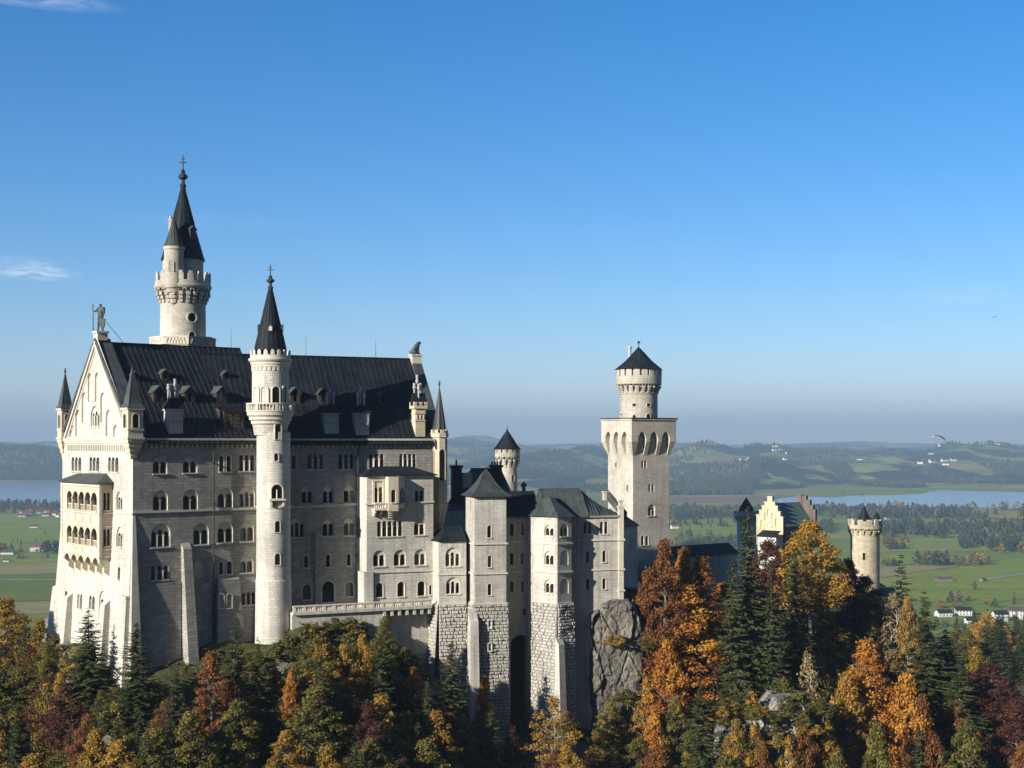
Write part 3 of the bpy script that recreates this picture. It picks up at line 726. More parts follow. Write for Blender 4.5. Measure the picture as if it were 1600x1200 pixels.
# --- south wall of the west range
wins = [(250, 713, 740, 22, 2, 'R'), (297, 713, 739, 22, 2, 'R'), (346, 712, 737, 7, 1, 'S'), (357.5, 712, 737, 7, 1, 'S'), (385.5, 711, 736, 23, 3, 'L'),
        (250.5, 766, 798, 23, 2, 'R'), (297.5, 765, 797, 23, 2, 'R'), (352, 762, 794, 24, 2, 'R'), (386, 760, 793, 24, 3, 'R'),
        (251, 818, 855, 30, 3, 'R'), (314, 818, 851, 24, 2, 'R'), (352, 816, 848, 24, 2, 'R'), (386, 815, 846, 21, 2, 'R'),
        (249.5, 884, 906, 27, 3, 'L'), (313.5, 873, 901, 19, 0, 'B'), (345.5, 878, 898, 7, 1, 'S'), (358.5, 877, 897, 8, 1, 'S'), (385.5, 869, 895, 20, 2, 'R'),
        (314.5, 926, 953, 13, 1, 'S'), (314, 967, 974, 6, 1, 'Q'), (388, 926, 945, 22, 3, 'L')]
L1 = 27.3
zb = -42
DR = lambda t: 0.03 * max(0, -12 - t)                    # the foot of the corner leans out a little
wall(palace, PW, [(-DR(zb), zb), (L1 + 1, zb), (L1 + 1, zE), (0, zE), (0, -12)], wins, rough, trim)
# --- south wall of the east range, up to the bay and above it
wins = [(459, 711, 733, 6, 1, 'S'), (493, 710, 733, 25, 3, 'L'), (541, 709, 733, 24, 3, 'L'), (588.5, 709, 732, 23, 3, 'L'), (637, 709, 731, 26, 4, 'L'),
        (480, 760, 787, 18, 2, 'R'), (513, 759, 787, 17, 2, 'R'), (546, 758, 786, 18, 2, 'R'),
        (464, 808, 840, 24, 3, 'R'), (513, 810, 838, 18, 2, 'R'), (545.5, 809, 837, 17, 2, 'R'),
        (478.5, 868, 887, 7, 1, 'S'), (512.5, 866, 886, 7, 1, 'S'), (545, 865, 884, 6, 1, 'S'),
        (479.5, 913, 937, 14, 1, 'S'), (546, 909, 932, 13, 1, 'S')]
L2 = 32.7
holes_door = (513, 908, 941, 19, 1, 'S')
wall(palace, PE, [(-1, zb), (L2, zb), (L2, zE), (-1, zE)], wins + [holes_door], rough, trim)  # darker rough stone here puts the wall's shade into its colour
# --- west gable: upper wall, the leaning lower wall
gab = [(103, 688, 0), ]
wins = [(148.5, 634, 667, 14, 3, 'R'), (119.5, 714, 736, 15, 3, 'L'), (147.5, 714, 736, 15, 3, 'L'), (177, 714, 737, 16, 3, 'L'),
        (186.5, 768, 797, 9, 2, 'R'),
        (140.5, 583, 628, 7, 0, 'B'), (151.5, 582, 628, 7, 0, 'B'), (131.5, 613, 660, 8, 0, 'B'), (160.5, 613, 660, 8, 0, 'B'), (122, 640, 682, 9, 0, 'B'), (169.5, 640, 682, 9, 0, 'B'), (112.5, 664, 683, 8, 0, 'B'), (180.5, 664, 683, 8, 0, 'B')]
gA = PG.st(144, 530); zT = gA[1]
wall(palace, PG, [(0, -12), (W1, -12), (W1, zE), (W1 + .25, zE + .3), (HALF1 + .7, zT), (HALF1 - .7, zT), (-.25, zE + .3), (0, zE)], wins, st, trim)
tilt = 0.045
PGL = Plane(PG.p(0, -12), -v1, V((0, 0, 1)) - PG.N * tilt)
wins = [(186.5, 823, 855, 9, 2, 'R'), (185.8, 886, 906, 4, 1, 'L'), (103.5, 923, 945, 4, 1, 'S', None), (124.5, 928, 951, 8, 2, 'L', M['tan_frame']), (143.5, 931, 952, 9, 2, 'L', M['blue_glass']), (160, 923, 968, 11, 2, 'R')]
lo = [PGL.st(96, 800), PGL.st(87, 914), PGL.st(82, 917), PGL.st(73, 990), PGL.st(66, 1095)]
wall(palace, PGL, [(0, 0)] + lo[1:] + [(W1, lo[-1][1]), (W1, 0)], wins, st, trim)
# hidden sides, so that the building is closed
mb = MB()
PN = Plane(B + u1 * L1, -u1)
mb.face([B + Z * zb - v1 * 0, B + Z * zE, B + u1 * 33 + Z * zE, B + u1 * 33 + Z * zb])
C2 = E + v2 * 2 * HALF2
mb.face([E + Z * zb, C2 + Z * zb, C2 + Z * zE, E + v2 * HALF2 + Z * 17.5, E + Z * zE])
mb.face([C2 + Z * zb, C2 - u2 * 36 + Z * zb, C2 - u2 * 36 + Z * zE, C2 + Z * zE])
g1 = A + u1 * 28.3
mb.face([g1 + Z * -5, g1 + v1 * W1 + Z * -5, g1 + v1 * W1 + Z * zE, g1 + v1 * HALF1 + Z * 18.2, g1 + Z * zE])
mb.build('wall', st, palace)

# gable wall thickness: coping that rises above the roof
mb = MB()
ap, lf, rg = (HALF1, zT), (-.25, zE + .3), (W1 + .25, zE + .3)
for a, b in ((rg, ap), (ap, lf)):
    p0, p1 = PG.p(*a, .25), PG.p(*b, .25); q0, q1 = PG.p(*a, -2.6), PG.p(*b, -2.6)
    up = (p1 - p0).cross(q0 - p0).normalized(); up = up if up.z > 0 else -up
    mb.hexa([p0 - up * .5, q0 - up * 1.2, q1 - up * 1.2, p1 - up * .5, p0 + up * .18, q0 + up * .18, q1 + up * .18, p1 + up * .18])
    # moulding on the face
mb.build('coping', M['copper_brown'], palace)
mb = MB()
for sgn in (1, -1):
    for off, wd, pr in ((0.15, 0.5, .32), (1.1, 0.22, .12)):
        e0 = (HALF1 + sgn * (HALF1 - 1.2), zE + .2); e1 = (HALF1, zT - .3)
        d = V((e1[0] - e0[0], e1[1] - e0[1])).normalized(); nrm = V((sgn * d.y, -sgn * d.x)) if False else V((-d.y, d.x))
        if nrm.y > 0: nrm = -nrm
        a0 = V(e0) + nrm * off; a1 = V(e1) + nrm * off; b0 = V(e0) + nrm * (off + wd); b1 = V(e1) + nrm * (off + wd)
        if sgn > 0: a0, a1, b0, b1 = b0, b1, a0, a1
        mb.hexa([PG.p(*a0, pr), PG.p(*b0, pr), PG.p(*b0, -.05), PG.p(*a0, -.05), PG.p(*a1, pr), PG.p(*b1, pr), PG.p(*b1, -.05), PG.p(*a1, -.05)])
mb.build('gable_moulding', trim, palace)

# cornices and string courses
mb = MB()
s0, tt = PG.st(98, 684)
PG.box(mb, -.3, W1 + .3, zE - .5, zE, -.05, .45); PG.box(mb, -.15, W1 + .15, zE - .9, zE - .5, -.05, .22)
k = 0; x = 3.0
while x < W1 - 2.6:                                       # little arches of the gable's frieze
    PG.box(mb, x, x + .3, zE - 2.3, zE - 1.3, -.02, .2); x += .82
PG.box(mb, 2.6, W1 - 2.2, zE - 1.3, zE - 1.05, -.02, .24)
PG.box(mb, 25.2, W1 + .1, -12.25, -11.9, -.05, .22)
PW.box(mb, -.1, L1, -12.05, -11.7, -.05, .25)
PE.line(mb, 440, 792, 562, 786.5, .35, -.05, .25)
for pl, L in ((PW, L1), (PE, L2)):
    pl.box(mb, -.2 if pl is PW else 0, L, zE - .42, zE - .06, -.1, .62); pl.box(mb, 0, L, zE - .75, zE - .42, -.1, .34)
    x = 2.2
    while x < L - .4:                                      # corbel frieze below the eaves
        pl.box(mb, x, x + .28, zE - 1.75, zE - .75, -.02, .26); x += .95
mb.build('cornice', trim, palace)
mb = MB()                                                  # bases of the lower walls
pl = PW
pl.pbox(mb, 206, 282, 914, 1090, -.2, .35); pl.pbox(mb, 300.5, 331, 912, 1060, -.2, .3)
a, b2 = pl.st(339, 906), pl.st(372, 1030)
mb.hexa([pl.p(a[0] - .5, b2[1], 1.3), pl.p(b2[0] + .7, b2[1], 1.3), pl.p(b2[0] + .7, b2[1], -.2), pl.p(a[0] - .5, b2[1], -.2),
         pl.p(a[0], a[1], .7), pl.p(b2[0], a[1], .7), pl.p(b2[0], a[1] + .5, -.2), pl.p(a[0], a[1] + .5, -.2)])
mb.build('plinth', rough, palace)
for xx in (346, 358.5):
    window(palace, Plane(PW.p(0, 0, .98), u1), (xx, 928, 950, 8, 1, 'S'), trim)
# the tall buttress
mb = MB(); pl = PW
a0, t0 = pl.st(283, 852); a1, _ = pl.st(296, 852); _, tb = pl.st(290, 1036)
mb.hexa([pl.p(a0 + .1, tb, 2.9), pl.p(a1 + .5, tb, 2.9), pl.p(a1 + .5, tb, -.1), pl.p(a0 + .1, tb, -.1), pl.p(a0, t0 - .6, .9), pl.p(a1, t0 - .6, .9), pl.p(a1, t0 + .5, -.1), pl.p(a0, t0 + .5, -.1)])
mb.build('buttress', rough, palace)  # darker stone stands in for the grey shade on its front
mb = MB(); pl = PE
a0, t0 = pl.st(492, 832); a1, _ = pl.st(502, 832); _, tb = pl.st(492, 960)
pl.box(mb, a0, a1, tb, t0, -.1, .35); mb.build('buttress', rough, palace)
for x0, x1, yt, yb in ((108.5, 114, 927, 1015), (165, 172.5, 938, 1085)):   # gable buttresses
    mb = MB(); pl = PGL; a0, t0 = pl.st(x0, yt); a1, _ = pl.st(x1, yt); _, tb = pl.st(x0, yb)
    mb.hexa([pl.p(a0 - .3, tb, 1.5), pl.p(a1, tb, 1.5), pl.p(a1, tb, -.1), pl.p(a0 - .3, tb, -.1), pl.p(a0, t0 - .7, 1.0), pl.p(a1, t0 - .7, 1.0), pl.p(a1, t0 + .3, -.1), pl.p(a0, t0 + .3, -.1)])
    mb.build('buttress', st, palace)
mb = MB(); pl = PGL                                        # corner pier
_, t0 = pl.st(200, 931); a0 = W1 - 4.0
mb.hexa([pl.p(a0 - .8, -40, 1.1), pl.p(W1 + .6, -40, 1.1), pl.p(W1 + .6, -40, -2), pl.p(a0 - .8, -40, -2), pl.p(a0, t0 - .5, .55), pl.p(W1 + .12, t0 - .5, .55), pl.p(W1 + .12, t0 - .2, -2), pl.p(a0, t0 - .2, -2)])
pl.box(mb, a0 - .15, W1 + .25, t0 - .5, t0 - .05, -2, .7)
t0 = PW.st(206, 803)[1]
mb.hexa([PW.p(-1.1, -40, 1.75), PW.p(1.0, -40, 1.75), PW.p(1.0, -40, -.1), PW.p(-1.1, -40, -.1), PW.p(.0, t0, .02), PW.p(.5, t0, .02), PW.p(.5, t0, -.1), PW.p(.0, t0, -.1)])
mb.build('corner_pier', st, palace)

# --- roofs with standing seams
def gable_roof(name, O, u, v, s0, s1, half, ze, zr, mat, over=.9, seam=1.05, off0=0.0):
    """half-and-half roof over a range that runs along u from O; slopes towards -v and +v"""
    mb = MB(); rise = zr - ze; ln = math.hypot(half, rise)
    def P(s, q, h=0.0, side=1):      # q: 0 at eaves .. 1 at ridge, h above the slope
        base = O + u * s + (v * (half * q) if side > 0 else v * (2 * half - half * q)) + Z * (ze + rise * q)
        nn = (Z * half + (-v if side > 0 else v) * rise) / ln
        return base + nn * h
    qe = -over / half
    for side in (1, -1):
        a, b, c, d = P(s0, qe, 0, side), P(s1, qe, 0, side), P(s1, 1, 0, side), P(s0, 1, 0, side)
        pts = (a, b, c, d) if side > 0 else (b, a, d, c)
        mb.face(pts, [(s0, 0), (s1, 0), (s1, ln), (s0, ln)])
        a2, b2, c2, d2 = P(s0, qe, -.22, side), P(s1, qe, -.22, side), P(s1, 1, -.22, side), P(s0, 1, -.22, side)
        for q in ((a, a2, b2, b), (b, b2, c2, c), (d, d2, a2, a), (a2, d2, c2, b2)): mb.face(q)
        x = s0 + .5
        while x < s1 - .2:
            w = .045
            lo = [P(x - w, qe, -.02, side), P(x + w, qe, -.02, side), P(x + w, qe, .11, side), P(x - w, qe, .11, side)]
            hi = [P(x - w, 1, -.02, side), P(x + w, 1, -.02, side), P(x + w, 1, .11, side), P(x - w, 1, .11, side)]
            for k in range(4): mb.face((lo[k], lo[(k + 1) % 4], hi[(k + 1) % 4], hi[k]), m=1)
            x += seam
    tube(mb, P(s0, 1, .05), P(s1, 1, .05), .16, seg=6)
    return mb.build(name, [mat, M['sunlit_seam_metal']], palace), P
zR1, zR2 = 159 / F * 253 - .2, 16.75
roof_w, RW = gable_roof('roof', A, u1, v1, 2.4, 28.6, HALF1, zE, zR1, M['slate'])
roof_e, RE = gable_roof('roof', K, u2, v2, -11.0, 31.3, HALF2, zE, zR2, M['slate'])
# east gable parapet, clad in metal
mb = MB()
for (q0, q1) in ((-.05, 1.0),):
    a, b, c, d = RE(31.0, q0, .45), RE(33.0, q0, .45), RE(33.0, q1, .45), RE(31.0, q1, .45)
    a2, b2, c2, d2 = (p - Z * 1.6 for p in (a, b, c, d)); mb.hexa([a2, b2, c2, d2, a, b, c, d])
    a, b, c, d = RE(31.0, q0, .45, -1), RE(33.0, q0, .45, -1), RE(33.0, q1, .45, -1), RE(31.0, q1, .45, -1)
    a2, b2, c2, d2 = (p - Z * 1.6 for p in (a, b, c, d)); mb.hexa([b2, a2, d2, c2, b, a, d, c])
mb.build('coping', M['copper_brown'], palace)

def on_roof(RF, O, u, v, half, ze, zr, px, py):
    """the point of the south slope that lies behind a pixel"""
    rise = zr - ze; n = (Z * half - v * rise).normalized(); d = V(((px - CX) / F, 1, (HY - py) / F)); o = O + Z * ze
    return d * (o.dot(n) / d.dot(n))
def roof_w_at(px, py): return on_roof(RW, A, u1, v1, HALF1, zE, zR1, px, py), u1, v1
def roof_e_at(px, py): return on_roof(RE, K, u2, v2, HALF2, zE, zR2, px, py), u2, v2

def dormer(p, u, v, w, h, depth=3.4):
    """p: middle of the front's foot"""
    mb, rf, gl = MB(), MB(), MB()
    pl = Plane(p - v * .15, u); s0 = pl.N
    hole = arch(-w * .2, w * .2, h * .12, h * .72, 6)
    fill(mb, pl, [(-w / 2, -.4), (w / 2, -.4), (w / 2, h * .68), (0, h), (-w / 2, h * .68)], [hole]); reveal(mb, pl, hole, 0, -.3); fill(gl, pl, hole, (), -.28)
    for sx in (-1, 1):
        q = [pl.p(sx * w / 2, -.4, 0), pl.p(sx * w / 2, -.4, -depth), pl.p(sx * w / 2, h * .68, -depth), pl.p(sx * w / 2, h * .68, 0)]
        mb.face(q if sx > 0 else q[::-1])
        e = w * .14; sl = (h * .32) / (w / 2)
        x0, y0 = sx * (w / 2 + e), h * .68 - e * sl
        a, b, c, d = pl.p(x0, y0, .35), pl.p(x0, y0, -depth), pl.p(0, h + .06, -depth), pl.p(0, h + .06, .35)
        t_ = Z * .12
        rf.hexa([a, d, c, b, a + t_, d + t_, c + t_, b + t_] if sx < 0 else [d, a, b, c, d + t_, a + t_, b + t_, c + t_])
    o = mb.build('dormer', M['dormer_wood'], palace); rf.build('roof', M['copper_brown'], o); gl.build('glass', M['glass'], o)
for px, pb, w, h in ((211, 596, 1.3, 1.7), (258, 594, 1.45, 1.9), (353, 596, 1.45, 1.9), (248, 630, 2.0, 3.0), (296, 630, 2.0, 3.0), (346, 630, 2.0, 3.0)): dormer(*roof_w_at(px, pb), w, h)
for px, pb, w, h in ((461, 630, 1.9, 2.9), (505, 630, 1.8, 2.7), (556, 631, 1.5, 2.3), (598, 631, 1.6, 2.5)): dormer(*roof_e_at(px, pb), w, h)
# wide shed dormer beside the stair tower
p, u, v = roof_w_at(366, 671); mb, rf, gl = MB(), MB(), MB(); pl = Plane(p, u)
fill(mb, pl, [(-2.0, -.5), (2.0, -.5), (2.0, 3.2), (-2.0, 3.2)], [[(-1.5, .2), (-.15, .2), (-.15, 2.7), (-1.5, 2.7)], [(.15, .2), (1.5, .2), (1.5, 2.7), (.15, 2.7)]])
for h in ([(-1.5, .2), (-.15, .2), (-.15, 2.7), (-1.5, 2.7)], [(.15, .2), (1.5, .2), (1.5, 2.7), (.15, 2.7)]): reveal(mb, pl, h, 0, -.3); fill(gl, pl, h, (), -.25)
for sx in (-2.0, 2.0):
    q = [pl.p(sx, -.5, 0), pl.p(sx, -.5, -3.6), pl.p(sx, 4.0, -3.6), pl.p(sx, 3.2, 0)]; mb.face(q if sx > 0 else q[::-1])
a, b, c, d = pl.p(-2.3, 3.15, .5), pl.p(2.3, 3.15, .5), pl.p(2.3, 4.6, -4.6), pl.p(-2.3, 4.6, -4.6); rf.hexa([a, b, c, d] + [q + Z * .2 for q in (a, b, c, d)])
o = mb.build('dormer', M['dormer_wood'], palace); rf.build('roof', M['slate'], o); gl.build('glass', M['glass'], o)

def chimney(p, u, v, w, h0, h1, pots, mat, pot_h=2.6, cap=True):
    mb, pt, cp = MB(), MB(), MB()
    mb.box(p - Z * 3 + v * .8, u, v, w, 2.0, h0 + 3, 0); mb.box(p + Z * (h0 - .35) + v * .8, u, v, w + .35, 2.3, .35)
    for k in range(4):
        x = -w / 2 + w * (k + .5) / 4; mb.box(p + u * x - v * .22 + Z * (h0 * .42), u, v, w / 9, .2, .5)
    o = mb.build('chimney', mat, palace)
    if cap:
        b = [p + u * sx * (w / 2 + .4) + v * (.8 + sy * 1.4) + Z * h0 for sx, sy in ((-1, -1), (1, -1), (1, 1), (-1, 1))]
        e = [p + u * sx * (w / 2 * .55) + v * (.8 + sy * .5) + Z * (h0 + h1) for sx, sy in ((-1, -1), (1, -1), (1, 1), (-1, 1))]
        cp.hexa(b + e); cp.build('cap', M['slate'], o)
    for k in range(pots):
        x = (k - (pots - 1) / 2) * .62; b = p + u * x + v * (.8 + .3 * (k % 2)) + Z * (h0 + h1 - .2); hh = pot_h * (1.35 if k == pots // 2 else 1.0)
        lathe(pt, b, [(.2, b.z), (.2, b.z + hh * .62), (.32, b.z + hh * .64), (.32, b.z + hh * .8), (.24, b.z + hh * .82), (.28, b.z + hh), (0, b.z + hh + .05)], 10)
    pt.build('chimney_pot', M['tin'], o)
chimney(*roof_w_at(274, 676), 2.7, 4.2, 1.9, 4, st, 2.6)
chimney(*roof_e_at(518, 676), 2.7, 3.7, 1.6, 3, st, 2.4)
chimney(*roof_e_at(566, 678), 2.6, 4.0, 1.4, 3, st, 2.8)
# the cream chimney turret near the east gable
p, u, v = roof_e_at(655, 676); mb, cp, pt, me_ = MB(), MB(), MB(), MB(); p = p - v * .5
mb.box(p - Z * 2 + v * .9, u, v, 2.0, 2.0, 6.6); mb.box(p + Z * 4.6 + v * .9, u, v, 2.7, 2.6, .5)
for sx in (-1.05, 0, 1.05):
    for sy in (-1, 1): mb.box(p + u * sx + v * (.9 + sy * 1.05) + Z * 5.1, u, v, .62, .45, .75)
for hh in (2.2, 3.6): mb.box(p + v * .9 + Z * hh, u, v, 2.25, 2.25, .16)
for sx in (-.7, 0, .7): mb.box(p + u * sx - v * .14 + Z * 2.6, u, v, .16, .16, .8)
o = mb.build('chimney', cream, palace)
b = [p + u * sx * 1.35 + v * (.9 + sy * 1.3) + Z * 5.3 for sx, sy in ((-1, -1), (1, -1), (1, 1), (-1, 1))]; e = [p + u * sx * 1.35 + v * (.9 + sy * .05) + Z * 7.6 for sx, sy in ((-1, -1), (1, -1), (1, 1), (-1, 1))]
cp.hexa(b + e); cp.build('cap', M['slate'], o)
for k, (x, y, hh) in enumerate(((-.75, .2, 3.6), (-.1, .4, 5.2), (.5, .2, 3.6), (-.1, -.4, 3.4))):
    q = p + u * x + v * (.9 + y) + Z * 5.9
    lathe(pt, q, [(.2, q.z), (.2, q.z + hh * .7), (.33, q.z + hh * .72), (.33, q.z + hh * .82), (.24, q.z + hh * .84), (.3, q.z + hh), (0, q.z + hh + .05)], 10)
pt.build('chimney_pot', M['tin'], o)

# lightning rods on the ridges
for rf_, px, y0, y1 in ((roof_w_at, 361, 510, 541), (roof_e_at, 478, 527, 557), (roof_e_at, 587, 530, 559)):
    p = rf_(px, y1)[0]; mb = MB(); tube(mb, p - Z * .3, p + Z * ((y1 - y0) / F * p.y), .05, .025, 5); mb.build('lightning_rod', M['iron'], palace)
# rain pipes
for pl, x, y0, y1 in ((PW, 332, 692, 1010), (PE, 558.5, 690, 945)):
    a, t0 = pl.st(x, y0); _, t1 = pl.st(x, y1); mb = MB(); tube(mb, pl.p(a, t0, .5), pl.p(a, t1, .5), .14, seg=6)
    for k in range(5): pl.box(mb, a - .22, a + .22, t1 + (t0 - t1) * (k + .5) / 5, t1 + (t0 - t1) * (k + .5) / 5 + .2, -.05, .6)
    mb.build('rain_pipe', M['iron'], palace)

# --- loggia of the gable
d = 2.4
OP = Plane(PG.O + PG.N * d, PG.U); osd = Plane(OP.at(155.5, 800) * 1.0, -PG.N)
osd = Plane(OP.p(OP.st(155.5, 800)[0], 0), -PG.N)
sl, sr = OP.st(97, 800)[0], OP.st(155.5, 800)[0]
t_top, t_bot = OP.st(126, 752.5)[1], OP.st(126, 866)[1]
lw_ = [(OP.st(x, 800)[0]) for x in (103.5, 151.5)]
wins = [(127.8, 768, 796.5, 47, 5, 'L'), (127.8, 823, 850.5, 47, 5, 'L')]
wall(palace, OP, [(sl, t_bot), (sr, t_bot), (sr, t_top), (sl, t_top)], wins, cream, cream, name='loggia_wall', wname='loggia_window', )
wall(palace, osd, [(0, t_bot), (d + .1, t_bot), (d + .1, t_top), (0, t_top)], [(166.5, 770, 797.5, 10, 2, 'L'), (166.5, 827, 853, 10, 2, 'L')], cream, cream, name='loggia_wall', wname='loggia_window')
mb = MB()
mb.face([OP.p(sl, t_bot), OP.p(sl, t_top), OP.p(sl, t_top, -d), OP.p(sl, t_bot, -d)]); mb.face([OP.p(sl, t_bot), OP.p(sl, t_bot, -d), OP.p(sr, t_bot, -d), OP.p(sr, t_bot)])
mb.build('loggia_wall', cream, palace)
mb = MB()
for py in (798.5, 818.5, 853.5, 864.5, 757):
    _, q = OP.st(126, py); OP.box(mb, sl - .2, sr + .22, q - .28, q, -.05 - d + .06, .22)
for k in range(5):                                         # panels of the parapets
    x0 = sl + (sr - sl) * (k + .12) / 5; x1 = sl + (sr - sl) * (k + .88) / 5
    for y0, y1 in ((803, 814), (857, 862)):
        q1, q0 = OP.st(126, y0)[1], OP.st(126, y1)[1]; OP.box(mb, x0, x1, q0, q1, -.03, .09)
for x in (sl, sr):
    OP.box(mb, x - .28, x + .28, t_bot, t_top, -.3, .16)
for y1_ in (796.5, 850.5):
    q = OP.st(127.8, y1_)[1]; OP.box(mb, sl + .5, sr - .5, q + .85, q + 1.0, -.5, -.3); x = sl + .6
    while x < sr - .5: OP.box(mb, x, x + .13, q, q + .85, -.46, -.34); x += .34
mb.build('loggia_moulding', trim, palace)
mb = MB()
a, b, c, e = OP.p(sl - .5, t_top, .6), OP.p(sr + .55, t_top, .6), OP.p(sr + .55, t_top, -d), OP.p(sl - .5, t_top, -d)
r0, r1 = PG.st(121, 739.5), PG.st(166, 739.5); f, g = PG.p(r0[0], r0[1]), PG.p(r1[0], r1[1])
mb.face([a, b, g, f]); mb.face([b, c, g]); mb.face([e, a, f]); mb.face([a, e, c, b])
OP.box(mb, sl - .55, sr + .6, t_top - .18, t_top + .02, -d, .65)
mb.build('loggia_roof', M['copper_brown'], palace)
mb = MB()
_, tb1 = PG.st(140, 902)
for k in range(6):
    x = sl + .5 + (sr - sl - 1.0) * k / 5; w = .32
    prof = [(d - .05, t_bot), (d - .05, t_bot - 1.1), (d * .62, t_bot - 1.9), (d * .62, t_bot - 2.6), (d * .25, t_bot - 3.3), (d * .25, t_bot - 3.7), (-.2, t_bot - 4.3), (-.2, t_bot)]
    L_ = [PG.p(x - w, t, n) for n, t in prof]; R_ = [PG.p(x + w, t, n) for n, t in prof]
    mb.face(L_[::-1]); mb.face(R_)
    for i in range(len(prof) - 1): mb.face([L_[i], L_[i + 1], R_[i + 1], R_[i]])
    if k < 5:
        x1 = sl + .5 + (sr - sl - 1.0) * (k + 1) / 5; hole = arch(x + w, x1 - w, t_bot - 3, t_bot - .25, 8)
        top = [(x + w, t_bot)] + [(x1 - w, t_bot)] + [q for q in hole[2:]]
        fill(mb, OP, [(x + w, t_bot), (x1 - w, t_bot)][::-1] + hole[2:][::-1], (), -.1)
mb.build('corbel', cream, palace)

# --- square corner turrets with spires
def turret(c, u, v, w, y_eave, y_foot, y_tip, px_note, mat, oct_=False, crown=False, y_corb=None, y_fin=None):
    Yd = c.y; zz = lambda py: (HY - py) / F * Yd
    mb, sp = MB(), MB(); tms = []; n = 8 if oct_ else 4
    def ngon(r, z): 
        return [c + (u * math.cos(a) + v * math.sin(a)) * r * (1 if oct_ else 1.414) * (1 / math.cos(math.pi / 8) if oct_ else .7071 * 1.0) + Z * z for a in [math.pi / n + 2 * math.pi * k / n for k in range(n)]] if oct_ else [c + u * sx * r + v * sy * r + Z * z for sx, sy in ((-1, -1), (1, -1), (1, 1), (-1, 1))]
    def band(m_, r0, z0, r1, z1, cap=False):
        a, b = ngon(r0, z0), ngon(r1, z1)
        for k in range(n): m_.face([a[k], a[(k + 1) % n], b[(k + 1) % n], b[k]])
        if cap: m_.face(b)
    r = w / 2
    band(mb, r, zz(y_foot), r, zz(y_eave), True)
    steps = 4; yc = y_corb or y_foot + 28
    for k in range(steps):
        q0, q1 = k / steps, (k + 1) / steps; rr = r * (1.06 - .2 * k)
        z1 = zz(y_foot) + (zz(yc) - zz(y_foot)) * q0; z0 = zz(y_foot) + (zz(yc) - zz(y_foot)) * q1
        band(mb, rr * .86, z0, rr, z0 + (z1 - z0) * .5); band(mb, rr, z0 + (z1 - z0) * .5, rr, z1, True)
    for zz_, h_, o_ in ((zz(y_foot), .3, .22), (zz(y_foot) + (zz(y_eave) - zz(y_foot)) * .28, .18, .14), (zz(y_eave) - .35, .35, .22)):
        tr_ = MB(); tms.append(tr_); band(tr_, r - .02, zz_ - .02, r + o_, zz_ - .02); band(tr_, r + o_, zz_ - .02, r + o_, zz_ + h_, True)
    o = mb.build('turret', mat, palace); [q.build('turret_moulding', trim, o) for q in tms]
    ze, zt = zz(y_eave), zz(y_tip)
    if crown:
        cr = MB()
        for k in range(n):
            a, b = ngon(r + .18, ze)[k], ngon(r + .18, ze)[(k + 1) % n]; m_ = (a + b) / 2; dd = (b - a).normalized(); nn = dd.cross(Z)
            cr.box(m_ - nn * .12, dd, nn, (b - a).length, .3, .45); cr.box(m_ - nn * .12 + Z * .45, dd, nn, (b - a).length * .55, .3, .6)
        cr.build('battlement', mat, o)
    band(sp, r + (.28 if not crown else -.1), ze - .02, r * .86 if not crown else r * .8, ze + (zt - ze) * .1); band(sp, r * .86 if not crown else r * .8, ze + (zt - ze) * .1, .05, zt)
    b = ngon(r + .28, ze - .02)
    if not crown: sp.face(b[::-1])
    for a_, b_ in zip(ngon(r * .86, ze + (zt - ze) * .1), [c + Z * zt] * n): tube(sp, a_, b_, .06, .03, 4)
    sp.build('spire', M['copper_brown'], o)
    fi = MB(); zf = zz(y_fin or y_tip - 10); hh = zf - zt
    lathe(fi, c, [(.05, zt - .2), (.22, zt + .1 * hh), (.08, zt + .2 * hh), (.3, zt + .38 * hh), (.08, zt + .52 * hh), (.04, zt + .95 * hh), (0, zf)], 8)
    fi.box(c + Z * (zt + .74 * hh), u, v, .55, .07, .1); fi.build('finial', M['iron'], o)
    # openings on the two faces that show
    for U_, N_ in ((u, -v), (-v, -u)):
        pl = Plane(c + N_ * r, U_); gl = MB(); fr = MB(); h0 = zz(y_foot) + (zz(y_eave) - zz(y_foot)) * .36; h1 = zz(y_foot) + (zz(y_eave) - zz(y_foot)) * .80
        ww = min(.55, r * .4); q = arch(-ww, ww, h0, h1, 8); e_ = arch(-ww - .16, ww + .16, h0 - .1, h1 + .16, 8)
        ring(fr, pl, q, e_, .1); reveal(fr, pl, e_[::-1], .1, -.05); reveal(fr, pl, q, .1, 0); fill(gl, pl, q, (), .015)
        w_ = fr.build('window', mat, o); gl.build('glass', M['glass'], o)
    return o
c = PW.p(0, 0) + u1 * .1 + v1 * .35
turret(c, u1, v1, 2.7, 637, 686, 573, 204, cream, y_corb=716, y_fin=568)
c = B + u1 * .5 - v1 * .1
turret(c, u1, v1, 2.2, 638, 686, 582, 100, cream, y_corb=716, y_fin=575)
c = E - u2 * .4 + v2 * .1
tE = turret(c, u2, v2, 2.8, 680, 790, 602, 692, cream, oct_=True, crown=True, y_corb=828, y_fin=594)

